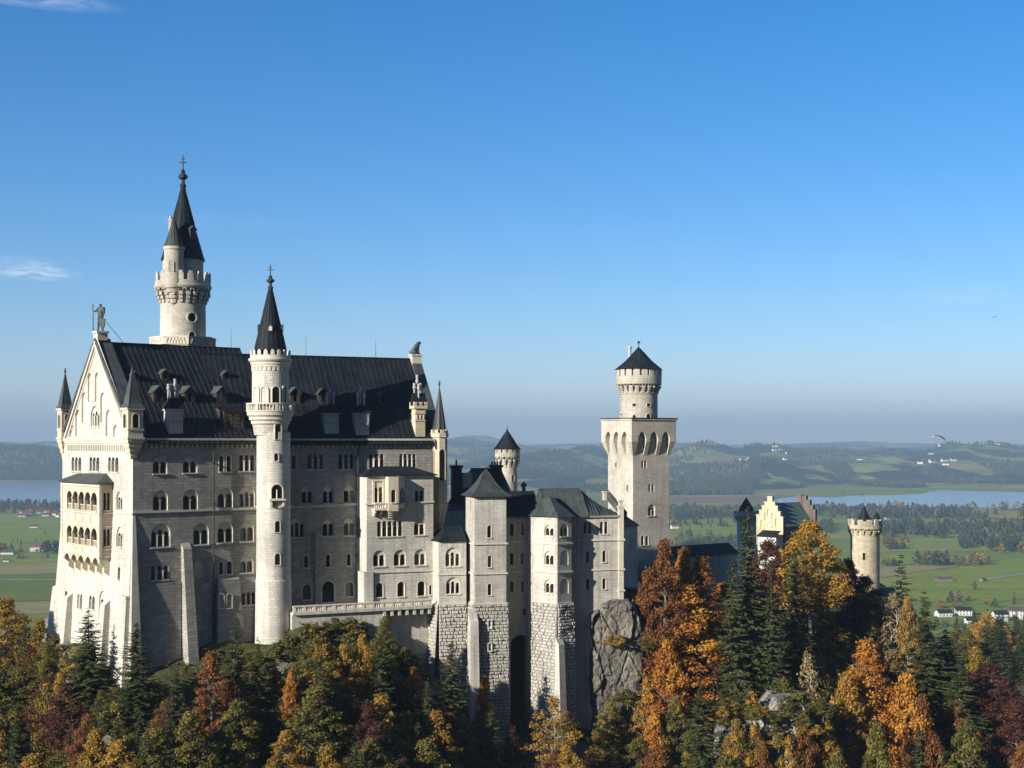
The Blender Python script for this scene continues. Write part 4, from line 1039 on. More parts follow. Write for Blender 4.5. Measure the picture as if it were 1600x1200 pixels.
# --- bay of the east range
BO = 4.5
PB = Plane(K - v2 * BO, u2); s0 = PB.st(573, 800)[0]; s1 = PB.st(677, 800)[0]; tT = PB.st(600, 742)[1]
wins = [(591, 761, 785, 13, 2, 'L'), (655.5, 759, 785, 14, 2, 'R'), (609, 814, 838, 39, 5, 'L'), (655.5, 812, 836, 17, 2, 'R'),
        (592.5, 860, 885, 19, 2, 'R'), (625, 859, 884, 19, 2, 'R'), (656.5, 858, 883, 18, 2, 'R'),
        (593, 911, 933, 11, 1, 'S'), (626.5, 909, 932, 11, 1, 'S'), (658.5, 908, 931, 12, 1, 'S'), (672.5, 914, 929, 4, 1, 'S')]
wall(palace, PB, [(s0, zb), (s1, zb), (s1, tT), (s0, tT)], wins, st, trim, name='bay_wall')
mb = MB(); p0 = PB.p(s0, zb)
mb.face([PB.p(s0, zb, -BO), PB.p(s0, zb), PB.p(s0, tT), PB.p(s0, tT, -BO)]); mb.face([PB.p(s1, zb), PB.p(s1, zb, -BO), PB.p(s1, tT, -BO), PB.p(s1, tT)])
PB.pbox(mb, 567.5, 582, 894, 1000, -3.0, .5)
mb.build('bay_wall', st, palace)
mb = MB(); e = .6
a, b, c, f = PB.p(s0 - e, tT, e), PB.p(s1 + e, tT, e), PB.p(s1 + e, tT, -BO), PB.p(s0 - e, tT, -BO); r0, r1 = PB.p(s0 + 3, tT + 1.5, -BO + .05), PB.p(s1 - 3, tT + 1.5, -BO + .05)
mb.face([a, b, r1, r0]); mb.face([b, c, r1]); mb.face([f, a, r0]); mb.face([a, f, c, b]); PB.box(mb, s0 - e - .05, s1 + e + .05, tT - .2, tT + .02, -BO, e + .05)
for k in range(14):
    q = (k + .5) / 14; tube(mb, a.lerp(b, q), r0.lerp(r1, q), .05, .05, 4)
mb.build('bay_roof', M['slate'], palace)
mb = MB(); PB.line(mb, 570, 786.6, 678, 782.6, .32, -.05, .25); mb.build('string_course', trim, palace)
mb = MB(); PB.line(mb, 570, 893.5, 678, 890, .3, -.05, .22); mb.build('string_course', trim, palace)
mb = MB(); PB.box(mb, s0, s1, tT - .5, tT - .2, -.05, .25); mb.build('cornice', trim, palace)
# polygonal oriel and its balcony
OF = Plane(PB.O + PB.N * 2.0, u2); ox0, ox1 = OF.st(607, 760)[0], OF.st(622.5, 760)[0]; ot1, ot0 = OF.st(615, 745)[1], OF.st(615, 795)[1]
wall(palace, OF, [(ox0, ot0), (ox1, ot0), (ox1, ot1), (ox0, ot1)], [(615, 765, 785, 7, 1, 'L')], cream, trim, name='oriel_wall', wname='oriel_window')
pr = OF.p(ox1, 0); dr = (u2 + v2).normalized(); OS = Plane(pr, dr)
wall(palace, OS, [(0, ot0), (2.75, ot0), (2.75, ot1), (0, ot1)], [(628.5, 762, 786, 7, 1, 'L')], cream, trim, name='oriel_wall', wname='oriel_window')
mb = MB(); mb.face([OF.p(ox0, ot0), OF.p(ox0, ot1), OF.p(ox0, ot1, -2.05), OF.p(ox0, ot0, -2.05)]); mb.face([OF.p(ox0, ot0), OF.p(ox0, ot0, -2.05), OS.p(2.75, ot0), OF.p(ox1, ot0)])
mb.face([OF.p(ox0, ot1), OF.p(ox1, ot1), OS.p(2.75, ot1), OF.p(ox0, ot1, -2.05)])
for k in range(4):
    q = .2 + .25 * k; OF.box(mb, ox0 + .2 * k, ox1 - .05 * k, ot0 - .45 * (k + 1), ot0 - .45 * k, -2.0, -.05 - .45 * k)
mb.build('oriel_wall', cream, palace)
mb = MB(); b0, b1 = PB.st(581, 790)[0], PB.st(606.5, 790)[0]; tb = PB.st(593, 797)[1]
PB.box(mb, b0, b1, tb, tb + .28, -.05, 1.7); PB.box(mb, b0, b1, tb + 1.15, tb + 1.35, 1.4, 1.72); PB.box(mb, b0, b0 + .22, tb + 1.15, tb + 1.35, 0, 1.4)
x = b0 + .1
while x < b1: tube(mb, PB.p(x, tb + .28, 1.55), PB.p(x, tb + 1.15, 1.55), .1, seg=6); x += .36
for x in (b0 + .3, (b0 + b1) / 2, b1 - .3): PB.box(mb, x - .16, x + .16, tb - .6, tb, -.05, 1.1); PB.box(mb, x - .16, x + .16, tb - 1.1, tb - .6, -.05, .55)
q = (b0 + b1) / 2; 
for x in (PB.st(583.5, 770)[0], PB.st(599, 770)[0]): PB.box(mb, x - .18, x + .18, tb + 1.3, PB.st(593, 752)[1], -.02, .16)
PB.box(mb, PB.st(582.5, 770)[0] - .1, PB.st(600, 770)[0] + .1, PB.st(593, 752)[1], PB.st(593, 749)[1], -.02, .22)
mb.build('balcony', trim, palace)

# --- terrace with balustrade in front of the east range
TP = Plane(K - v2 * 7.0, u2); ts0, ts1, ts2 = TP.st(457, 950)[0], TP.st(562, 950)[0], TP.st(674, 945)[0]
tzA, tzB = TP.st(460, 957)[1], TP.st(674, 946.5)[1]; tz = (tzA + tzB) / 2
mb = MB(); TP.box(mb, ts0, ts2, tz - .45, tz - .02, -6.95, .35)
TP.box(mb, ts0, ts1 + .3, -44, tz - .45, -6.6, -.25); TP.box(mb, ts1 + 4.6, ts2, -44, tz - .47, -6.6, -2.6); TP.box(mb, ts1 + .3, ts1 + 4.6, -44, tz - .46, -6.6, -.3)
for k in range(7):
    x = ts1 + 4.8 + (ts2 - ts1 - 5.2) * k / 6; TP.box(mb, x - .25, x + .25, tz - 1.5, tz - .46, -2.7, .15)
mb.build('terrace', M['wing_stone'], palace)
mb = MB(); TP.box(mb, ts0, ts2, tz + 1.0, tz + 1.22, -.1, .38); TP.box(mb, ts0, ts2, tz - .02, tz + .16, -.05, .36)
x = ts0 + .3; k = 0
while x < ts2 - .2:
    if k % 5 == 0: TP.box(mb, x - .26, x + .26, tz + .15, tz + 1.02, 0, .33)
    else: lathe(mb, TP.p(x, 0, .15), [(.09, tz + .15), (.16, tz + .4), (.07, tz + .65), (.13, tz + .9), (.13, tz + 1.01)], 6)
    x += .37; k += 1
mb.build('balustrade', trim, palace)
for x0, x1, y0 in ((460, 469, 917), (547 + 5, 556, 918)): pass

# --- statues on the roofs and the corner of the loggia
def skin(name, joints, edges, mat, parent=None, sub=2):
    names = list(joints); me = bpy.data.meshes.new(name); bm = bmesh.new(); sk = bm.verts.layers.skin.verify(); vs = []
    for i, n in enumerate(names):
        q = bm.verts.new(joints[n][0]); r = joints[n][1]; q[sk].radius = (r, r); q[sk].use_root = i == 0; vs.append(q)
    for a, b in edges: bm.edges.new((vs[names.index(a)], vs[names.index(b)]))
    bm.to_mesh(me); bm.free(); me.materials.append(mat)
    o = bpy.data.objects.new(name, me); COL.objects.link(o); o.parent = parent
    s = o.modifiers.new('skin', 'SKIN'); s.use_smooth_shade = True; b_ = o.modifiers.new('sub', 'SUBSURF'); b_.levels = sub; b_.render_levels = sub
    return o
HUMAN = [('hip', 'belly'), ('belly', 'chest'), ('chest', 'neck'), ('neck', 'head'), ('chest', 'shl'), ('shl', 'ell'), ('ell', 'hal'), ('chest', 'shr'), ('shr', 'elr'), ('elr', 'har'),
         ('hip', 'hl'), ('hl', 'kl'), ('kl', 'fl'), ('fl', 'tl'), ('hip', 'hr'), ('hr', 'kr'), ('kr', 'fr'), ('fr', 'tr')]
apex = PG.p(HALF1, zT + .2, -.9)
ped = MB(); ped.box(apex - Z * .5, u1, v1, 1.9, 1.9, 1.3); ped.box(apex + Z * .8, u1, v1, 2.3, 2.3, .35); ped.build('pedestal', trim, palace)
top = apex + Z * 1.15
knight = thing('knight_statue', 'green bronze knight statue with lance and shield on the west gable peak', 'statue', tuple(top))
kf = Plane(V((0, 0, 0)), V((.88, -.47, 0)))   # he looks out over the gable
KS = 1.3
def J(x, y, z, r): return ((kf.U * x + kf.N * y + Z * z) * KS, r * KS)
k = 1.9
J_ = {'hip': (0, 0, 2.05, .34), 'belly': (0, 0, 2.5, .33), 'chest': (0, 0, 3.0, .40), 'neck': (0, 0, 3.45, .14), 'head': (0, .04, 3.85, .23), 'shl': (-.5, 0, 3.2, .19), 'ell': (-.78, .1, 2.75, .14), 'hal': (-.95, .35, 2.9, .11),
      'shr': (.5, 0, 3.2, .19), 'elr': (.72, .05, 2.6, .14), 'har': (.75, .3, 2.1, .11), 'hl': (-.26, 0, 1.8, .21), 'kl': (-.34, .08, 1.05, .16), 'fl': (-.42, 0, .2, .12), 'tl': (-.46, .35, .1, .1),
      'hr': (.26, 0, 1.8, .21), 'kr': (.36, .02, 1.05, .16), 'fr': (.42, -.05, .2, .12), 'tr': (.48, .3, .1, .1)}
skin('body', {n: J(*q) for n, q in J_.items()}, HUMAN, M['bronze'], knight)
mb = MB(); q = V(top); tube(mb, q + J(-.98, .4, .1, 0)[0], q + J(-1.08, .36, 3.5, 0)[0], .09, .07, 6); tube(mb, q + J(-1.08, .36, 3.45, 0)[0], q + J(-1.11, .36, 4.0, 0)[0], .14, .01, 6); mb.build('lance', M['bronze'], knight)
mb = MB(); sp = Plane(q + kf.N * .85 + kf.U * 1.25, kf.U); sh = [(-.7, 2.1), (-.6, .9), (0, .1), (.6, .9), (.7, 2.1), (0, 2.3)]
fill(mb, sp, sh, (), .08); fill(mb, Plane(sp.O, -sp.U), [(-a, b) for a, b in sh], (), .08); reveal(mb, sp, sh[::-1], .08, -.08); mb.build('shield', M['bronze'], knight)
mb = MB(); tube(mb, q + J(0.5, -.6, 1.3, 0)[0], RW(5.2, 1.0, .1), .05, .05, 5); mb.build('brace', M['iron'], knight)

lp = RE(32.0, 1.0, .5)
ped = MB(); ped.box(lp - Z * 1.6, u2, v2, 2.0, 1.8, 1.9); ped.box(lp + Z * .3, u2, v2, 2.3, 2.1, .3); ped.build('pedestal', trim, palace)
lt = lp + Z * .6
lion = thing('lion_statue', 'small green bronze lion seated on the east end of the palace ridge', 'statue', tuple(lt))
def Q(x, y, z, r): return ((u2 * x + v2 * y + Z * z) * 1.15, r * 1.15)
LJ = {'rump': Q(-.55, 0, .45, .42), 'back': Q(-.1, 0, 1.0, .40), 'chest': Q(.3, 0, 1.35, .46), 'neck': Q(.45, 0, 1.85, .42), 'head': Q(.72, 0, 2.1, .34), 'muzzle': Q(1.05, 0, 1.95, .2),
      'sl': Q(.4, .28, 1.0, .2), 'pl': Q(.5, .28, .3, .14), 'tl': Q(.75, .28, .1, .13), 'sr': Q(.4, -.28, 1.0, .2), 'pr': Q(.5, -.28, .3, .14), 'tr': Q(.75, -.28, .1, .13),
      'hl': Q(-.3, .4, .4, .3), 'fl': Q(.15, .45, .12, .14), 'hr': Q(-.3, -.4, .4, .3), 'fr': Q(.15, -.45, .12, .14), 'ta': Q(-1.0, 0, .25, .1), 'tb': Q(-1.15, .1, .7, .08)}
skin('body', LJ, [('rump', 'back'), ('back', 'chest'), ('chest', 'neck'), ('neck', 'head'), ('head', 'muzzle'), ('chest', 'sl'), ('sl', 'pl'), ('pl', 'tl'), ('chest', 'sr'), ('sr', 'pr'), ('pr', 'tr'),
      ('rump', 'hl'), ('hl', 'fl'), ('rump', 'hr'), ('hr', 'fr'), ('rump', 'ta'), ('ta', 'tb')], M['bronze'], lion)

sp_ = OP.p(sl - .25, OP.st(97, 795)[1], -.3)
saint = thing('saint_statue', 'pale stone robed figure on the left corner of the gable loggia', 'statue', tuple(sp_))
mb = MB(); lathe(mb, sp_, [(.0, sp_.z - 1.2), (.5, sp_.z - .2), (.55, sp_.z)], 10); mb.build('bracket', trim, saint)
skin('body', {'base': (V((0, 0, .15)), .42), 'knee': (V((0, 0, 1.0)), .38), 'hip': (V((0, 0, 1.8)), .36), 'chest': (V((0, 0, 2.6)), .38), 'neck': (V((0, 0, 3.05)), .13), 'head': (V((0, -.03, 3.4)), .22),
              'sl': (V((-.4, -.05, 2.75)), .18), 'el': (V((-.5, -.2, 2.2)), .14), 'hl': (V((-.2, -.4, 2.3)), .1), 'sr': (V((.4, -.05, 2.75)), .18), 'er': (V((.5, -.2, 2.2)), .14), 'hr': (V((.2, -.42, 2.45)), .1)},
     [('base', 'knee'), ('knee', 'hip'), ('hip', 'chest'), ('chest', 'neck'), ('neck', 'head'), ('chest', 'sl'), ('sl', 'el'), ('el', 'hl'), ('chest', 'sr'), ('sr', 'er'), ('er', 'hr')], trim, saint)

# ------------------------------------------------------------------ round towers
def Yz(Y): return (lambda py: (HY - py) / F * Y), (lambda w: w * Y / F)

def merlons(mb, c, r0, r1, z0, z1, n, frac=.55, phase=0.0, round_top=False):
    for k in range(n):
        a = phase + 2 * math.pi * k / n; w = 2 * math.pi / n * frac
        if round_top:
            arcbox(mb, c, r0, r1, z0, z0 + (z1 - z0) * .72, a - w / 2, a + w / 2, 3); arcbox(mb, c, r0, r1, z0 + (z1 - z0) * .72, z1, a - w * .3, a + w * .3, 2)
        else: arcbox(mb, c, r0, r1, z0, z1, a - w / 2, a + w / 2, 3)

def corbels(mb, c, r_in, r_out, z0, z1, n, frac=.45, arches=True):
    """a ring of stepped brackets joined by little arches"""
    for k in range(n):
        a = 2 * math.pi * k / n; w = 2 * math.pi / n * frac
        for j in range(3):
            f0, f1 = j / 3, (j + 1) / 3
            arcbox(mb, c, r_in - .1, r_in + (r_out - r_in) * f1, z0 + (z1 - z0) * f0 * .75, z0 + (z1 - z0) * f1 * .75 - .002, a - w / 2, a + w / 2, 2)
    if arches:
        for k in range(n):
            a0 = 2 * math.pi * (k + frac / 2) / n; a1 = 2 * math.pi * (k + 1 - frac / 2) / n; zs = z0 + (z1 - z0) * .7
            m_ = 6
            for j in range(m_):
                b0, b1 = a0 + (a1 - a0) * j / m_, a0 + (a1 - a0) * (j + 1) / m_
                h = lambda x: zs + (z1 - zs) * .8 * math.sqrt(max(0, 1 - (2 * x - 1) ** 2))
                hh = h((j + .5) / m_); arcbox(mb, c, r_in + (r_out - r_in) * .2, r_out - .02, hh, z1 - .001, b0, b1, 1)

def finial(parent, c, z0, z1, r, mat, cross=True):
    mb = MB(); h = z1 - z0
    lathe(mb, c, [(r * .5, z0 - .3), (r * .75, z0 + h * .08), (r * .4, z0 + h * .14), (r * .4, z0 + h * .24), (r, z0 + h * .3), (r * 1.05, z0 + h * .36), (r * .4, z0 + h * .44), (r * .5, z0 + h * .5), (r * .14, z0 + h * .56), (r * .1, z0 + h * .97), (0, z1)], 10)
    if cross:
        mb.box(c.xy.to_3d() + Z * (z0 + h * .74), V((1, 0, 0)), V((0, 1, 0)), r * 1.5, r * .2, h * .035); mb.box(c.xy.to_3d() + Z * (z0 + h * .84), V((1, 0, 0)), V((0, 1, 0)), r * .8, r * .2, h * .03)
    mb.build('finial', mat, parent)

def cone_roof(parent, c, prof, mat, seg=24, ribs=True, name='spire'):
    mb = MB(); lathe(mb, c, prof, seg)
    lathe(mb, c, [(0.0, prof[0][1] - .02), (prof[0][0], prof[0][1])], seg)
    if ribs:
        for k in range(seg):
            a = 2 * math.pi * k / seg; dv = V((math.cos(a), math.sin(a), 0))
            for (r0, z0), (r1, z1) in zip(prof[:-1], prof[1:]): tube(mb, V((c[0], c[1], z0)) + dv * r0, V((c[0], c[1], z1)) + dv * r1, .05, .03, 4)
    return mb.build(name, mat, parent)

# --- stair tower in the kink of the palace front
Yt = K.y - 3.2; z_, w_ = Yz(Yt); ts_ = M['palace_stone']
c = V((at(422.6, 0, Yt).x, Yt, 0)); cl = V((at(427.3, 0, Yt).x, Yt, 0))
stair = thing('stair_tower', 'slender round stair tower with balcony and pointed spire on the palace front', 'tower', (c.x, c.y, -40))
mb = MB(); lathe(mb, cl, [(w_(30), -40), (w_(28.6), z_(1000)), (w_(27.6), z_(906)), (w_(26.6), z_(904)), (w_(26.2), z_(780)), (w_(26), z_(675))], 48); mb.build('wall', ts_, stair)
mb = MB(); lathe(mb, c, [(w_(25), z_(680)), (w_(28.4), z_(660)), (w_(28.4), z_(560))], 48); mb.build('wall', ts_, stair)
mb = MB(); lathe(mb, c, [(w_(26), z_(672)), (w_(27.5), z_(664)), (w_(30), z_(662)), (w_(30), z_(658)), (w_(33), z_(656)), (w_(33), z_(652)), (w_(36), z_(649)), (w_(36.5), z_(644)), (w_(37.5), z_(643.5)), (w_(37.5), z_(641.5)), (w_(28), z_(641))], 48)
lathe(mb, c, [(w_(35), z_(632.5)), (w_(37.5), z_(632.2)), (w_(37.5), z_(630.2)), (w_(35), z_(630))], 48)
for k in range(44):
    a = 2 * math.pi * k / 44
    if k % 6 == 0: arcbox(mb, c, w_(35), w_(37.4), z_(642), z_(632), a - .06, a + .06, 2)
    else: lathe(mb, c + V((math.cos(a), math.sin(a), 0)) * w_(36.2), [(.11, z_(642)), (.15, z_(638)), (.1, z_(634)), (.14, z_(632))], 6)
mb.build('balcony', M['trim_stone'], stair)
mb = MB()
lathe(mb, c, [(w_(28.3), z_(575)), (w_(29.6), z_(574)), (w_(29.6), z_(571)), (w_(30.8), z_(570)), (w_(30.8), z_(567)), (w_(33), z_(565)), (w_(34), z_(563)), (w_(34), z_(561)), (w_(31.2), z_(560.5)), (w_(31.2), z_(556)), (w_(29), z_(555.8)), (w_(29), z_(561))], 48)
merlons(mb, c, w_(29), w_(31.2), z_(556), z_(547.6), 18, .56, .1, True)
for k in range(26):
    a = 2 * math.pi * k / 26; arcbox(mb, c, w_(28.2), w_(29.5), z_(580), z_(574.5), a - .055, a + .055, 1)
mb.build('battlement', M['trim_stone'], stair)
sp = cone_roof(stair, c, [(w_(26), z_(551)), (w_(24.4), z_(543)), (w_(12), z_(490)), (w_(3.2), z_(452))], M['slate'], 20)
finial(stair, c, z_(452), z_(412), .72, M['bronze'])
for off, side in ((-3, 0), (-17.5, -1), (19.5, 1)):        # little roof lights of the spire
    mb, gl = MB(), MB(); a = math.atan2(-c.y, -c.x) + (0 if side == 0 else side * 1.25) * 1.0; N_ = V((math.cos(a), math.sin(a), 0)); U_ = Z.cross(N_)
    b = c + N_ * w_(19.5) + Z * z_(519); b = b - N_ * .35; mb.box(b - N_ * .6, U_, N_, .75, 2.0, .9); mb.hexa([b - U_ * .45 + N_ * .45 + Z * .9, b + U_ * .45 + N_ * .45 + Z * .9, b + U_ * .45 - N_ * 1.4 + Z * .9, b - U_ * .45 - N_ * 1.4 + Z * .9,
        b + N_ * .45 + Z * 1.35 - U_ * .05, b + N_ * .45 + Z * 1.35 + U_ * .05, b - N_ * 1.4 + Z * 1.35 + U_ * .05, b - N_ * 1.4 + Z * 1.35 - U_ * .05])
    o = mb.build('roof_light', M['copper_brown'], stair); pl = Plane(b + N_ * .42, U_); fill(gl, pl, arch(-.3, .3, .1, .95, 6), (), .02); gl.build('pane', M['house_plaster'] if side == 0 else M['glass'], o)
# arcade under the crown: blind arches all round, one of them open
for k, px in enumerate((401, 413.5, 431, 444)):
    a0 = cyl_window(stair, c, w_(28.4), px, 604, 630.5, (7, 10, 11, 5)[k], M['trim_stone'], proud=.16)
    if k in (0, 1): a0[0].children[0].data.materials[0] = M['palace_stone']
    a0[0].name = 'arch'
cyl_window(stair, c, w_(28.0), 434.5, 661, 686, 9, M['trim_stone'])
for px, y0, y1, w in ((431.5, 708, 720, 6), (433.5, 814, 831.5, 7.5), (433.5, 865, 882.5, 8), (433, 918.5, 933, 7)): cyl_window(stair, cl, w_(26.4), px, y0, y1, w, M['trim_stone'])
o, pl = cyl_window(stair, cl, w_(26.2), 432.5, 757, 779, 17, M['trim_stone'], proud=.3)
mb = MB(); q = pl.st(432.5, 779); tube(mb, pl.p(q[0], q[1], .1), pl.p(q[0], q[1] + 1.6, .1), .12, seg=8); pl.box(mb, q[0] - 1.5, q[0] + 1.5, q[1] - .35, q[1] - .05, -1.5, .9)
for sx in (-1.1, 1.1): pl.box(mb, q[0] + sx - .2, q[0] + sx + .2, q[1] - 1.4, q[1] - .35, -1.2, .55)
mb.build('bracket', M['trim_stone'], stair)
mb = MB(); lathe(mb, cl, [(w_(26), z_(793.6)), (w_(27.2), z_(793)), (w_(27.2), z_(790.5)), (w_(26), z_(790))], 48); mb.build('string_course', M['trim_stone'], stair)

# --- great round tower behind the palace
Ym = 292.0; z_, w_ = Yz(Ym); c = V((at(286, 0, Ym).x, Ym, 0))
main = thing('great_tower', 'tallest round tower with dark spire rising behind the palace roof', 'tower', (c.x, c.y, -30))
ms = M['tower_stone']
mb = MB(); lathe(mb, c, [(w_(35.5), -30), (w_(35), z_(530)), (w_(34.6), z_(462)), (w_(34.5), z_(450))], 56); mb.build('wall', ms, main)
mb = MB()                                                  # octagonal terrace at its foot
lathe(mb, c, [(w_(49), -30), (w_(49), z_(541)), (w_(51), z_(540.5)), (w_(51), z_(530.5)), (w_(52), z_(530)), (w_(52), z_(528)), (w_(47), z_(527.8)), (w_(47), z_(538)), (w_(30), z_(538))], 8, R(22.5), R(382.5) - 1e-9)
for k in range(64):
    a = 2 * math.pi * k / 64; r = w_(50.2) * math.cos(R(22.5)) / math.cos(((a - R(22.5)) % R(45)) - R(22.5)) + .12; q = c + V((math.cos(a), math.sin(a), 0)) * r
    if k % 8 == 4: continue
    tube(mb, q + Z * z_(539.5), q + V((-math.sin(a), math.cos(a), 0)) * .3 + Z * z_(531), .09, .09, 4); tube(mb, q + Z * z_(539.5), q - V((-math.sin(a), math.cos(a), 0)) * .3 + Z * z_(531), .09, .09, 4)
mb.build('parapet', M['trim_stone'], main)
mb = MB(); corbels(mb, c, w_(34.6), w_(42), z_(475), z_(453), 22, .5)
lathe(mb, c, [(w_(34), z_(453)), (w_(42.4), z_(452.8)), (w_(44), z_(450)), (w_(44), z_(447.5)), (w_(42.5), z_(447)), (w_(42.5), z_(441)), (w_(40), z_(440.5)), (w_(40), z_(447)), (w_(28), z_(447))], 56)
merlons(mb, c, w_(40), w_(42.6), z_(441), z_(427), 17, .58, .05, True); mb.build('battlement', ms, main)
mb = MB(); lathe(mb, c, [(w_(31), z_(450)), (w_(31), z_(408)), (w_(33), z_(407))], 48); mb.build('wall', ms, main)
cone_roof(main, c, [(w_(34), z_(407.5)), (w_(31), z_(398)), (w_(20), z_(360)), (w_(18), z_(350)), (w_(4), z_(297)), (w_(3.6), z_(294))], M['slate'], 16)
finial(main, c, z_(294), z_(241), .95, M['iron'])
a = R(-38); N_ = V((math.cos(a), math.sin(a), 0)); U_ = Z.cross(N_); b = c + N_ * w_(21) + Z * z_(376)
mb = MB(); mb.box(b - N_ * .8, U_, N_, 1.5, 2.6, 2.0); mb.hexa([b - U_ * 1.0 + N_ * .7 + Z * 2, b + U_ * 1.0 + N_ * .7 + Z * 2, b + U_ * 1.0 - N_ * 2 + Z * 2, b - U_ * 1.0 - N_ * 2 + Z * 2, b + N_ * .7 + Z * 2.8 - U_ * .05, b + N_ * .7 + Z * 2.8 + U_ * .05, b - N_ * 2 + Z * 2.8 + U_ * .05, b - N_ * 2 + Z * 2.8 - U_ * .05])
mb.build('dormer', M['copper_brown'], main)
b = V((at(265, 0, Ym).x, Ym + 1.0, 0)); mb = MB(); mb.box(b + Z * z_(402), V((1, 0, 0)), V((0, 1, 0)), .75, .8, z_(344) - z_(402)); mb.box(b + Z * z_(344), V((1, 0, 0)), V((0, 1, 0)), 1.0, 1.0, .3); tube(mb, b + Z * z_(343), b + Z * z_(337), .3, .3, 8)
mb.build('chimney', ms, main)
ct = V((at(272, 0, Ym).x + .25, Ym - w_(31), 0)); Yc = ct.y; z2, w2 = Yz(Yc); ct.x = at(272, 0, Yc).x
mb = MB(); lathe(mb, ct, [(w2(1.5), z2(482)), (w2(4), z2(476)), (w2(6), z2(474)), (w2(6.5), z2(468)), (w2(9), z2(466)), (w2(9.5), z2(459)), (w2(12), z2(457)), (w2(12.5), z2(452)), (w2(15), z2(450)), (w2(15.5), z2(440)), (w2(15.2), z2(392)), (w2(16.6), z2(390)), (w2(16.6), z2(386)), (0, z2(385.9))], 36)
tur = mb.build('stair_turret', ms, main)
cone_roof(tur, ct, [(w2(16.4), z2(386.6)), (w2(12.5), z2(377)), (w2(6.5), z2(358)), (w2(1.4), z2(342))], M['copper_green'], 14)
fm = MB(); lathe(fm, ct, [(.1, z2(343)), (.35, z2(339.5)), (.1, z2(337)), (0, z2(334))], 8); fm.build('finial', M['bronze'], tur)
o, _ = cyl_window(main, ct, w2(15.3), 267.5, 407, 423, 6.5, ms, proud=.08); o.children[0].data.materials[0] = M['blind_glass']
cyl_window(main, c, w_(34.8), 300, 489.5, 502.5, 12.5, M['trim_stone'], 'round', .18)
cyl_window(main, c, w_(35), 300, 518.5, 531, 9.5, M['trim_stone'])

# --- little round turret with conical cap behind the courtyard roofs
Yl = 348.0; z_, w_ = Yz(Yl); c = V((at(792.5, 0, Yl).x, Yl, 0))
lt_ = thing('small_round_tower', 'small round tower with conical cap behind the dark courtyard roofs', 'tower', (c.x, c.y, -30))
mb = MB(); lathe(mb, c, [(w_(16.2), -30), (w_(15.8), z_(722)), (w_(15.7), z_(712))], 36); mb.build('wall', ms, lt_)
mb = MB(); corbels(mb, c, w_(15.8), w_(20), z_(729), z_(714), 14, .42); lathe(mb, c, [(w_(15), z_(714)), (w_(20.3), z_(713.8)), (w_(20.3), z_(707)), (w_(17), z_(706.8))], 40); merlons(mb, c, w_(18), w_(20.3), z_(707), z_(701.5), 14, .74)
lathe(mb, c, [(w_(17.6), z_(714)), (w_(17.6), z_(701))], 30); mb.build('battlement', ms, lt_)
cone_roof(lt_, c, [(w_(21.5), z_(702)), (w_(15), z_(694)), (w_(7), z_(681)), (w_(.8), z_(672))], M['slate'], 16, False)
fm = MB(); lathe(fm, c, [(.1, z_(673)), (.22, z_(671)), (.06, z_(669)), (0, z_(664))], 8); fm.box(c + Z * z_(667), V((1, 0, 0)), V((0, 1, 0)), .5, .08, .1); fm.build('finial', M['iron'], lt_)
cyl_window(lt_, c, w_(15.9), 801, 742, 752, 4, ms)

# ------------------------------------------------------------------ square tower
u3, v3 = dirs(30.0)
S0 = V((27.35, 318, 0)) * (346 / 318); SQ = 10.05 * 346 / 318
sq = thing('square_tower', 'square pale tower with flared arched top and round upper turret', 'tower', (S0.x, S0.y, -40))
SR = Plane(S0, u3); SL = Plane(S0 + v3 * SQ, -v3); ss = M['tower_stone']; sr_ = M['palace_rough_shaded_stone']
ztop, zfl = SR.st(1010, 656.5)[1], SR.st(1010, 712)[1]
wins = [(1003.8, 720, 731, 3.6, 1, 'Q'), (1008.3, 720, 731, 3.6, 1, 'Q'), (1015, 757, 768, 4, 1, 'Q'), (1020, 757, 768, 4, 1, 'Q'), (1018, 788, 806, 11, 2, 'R'), (1003.5, 837, 852, 5, 1, 'S'), (1010.5, 837, 852, 5, 1, 'S')]
wall(sq, SR, [(0, -40), (SQ, -40), (SQ, ztop), (0, ztop)], wins, ss, M['trim_stone'])
wall(sq, SL, [(0, -40), (SQ, -40), (SQ, ztop), (0, ztop)], [(962, 723, 730, 2.5, 1, 'Q'), (980, 758, 768, 2.5, 1, 'Q')], ss, M['trim_stone'])
mb = MB(); p = S0 + u3 * SQ; q = p + v3 * SQ; r = S0 + v3 * SQ; mb.face([p + Z * -40, q + Z * -40, q + Z * ztop, p + Z * ztop]); mb.face([q + Z * -40, r + Z * -40, r + Z * ztop, q + Z * ztop]); mb.build('wall', ss, sq)
fl = 1.25
cen = S0 + u3 * SQ / 2 + v3 * SQ / 2
mb = MB(); mb2 = MB()
zA, zS, zF = SR.st(1010, 674)[1], SR.st(1010, 690)[1], zfl
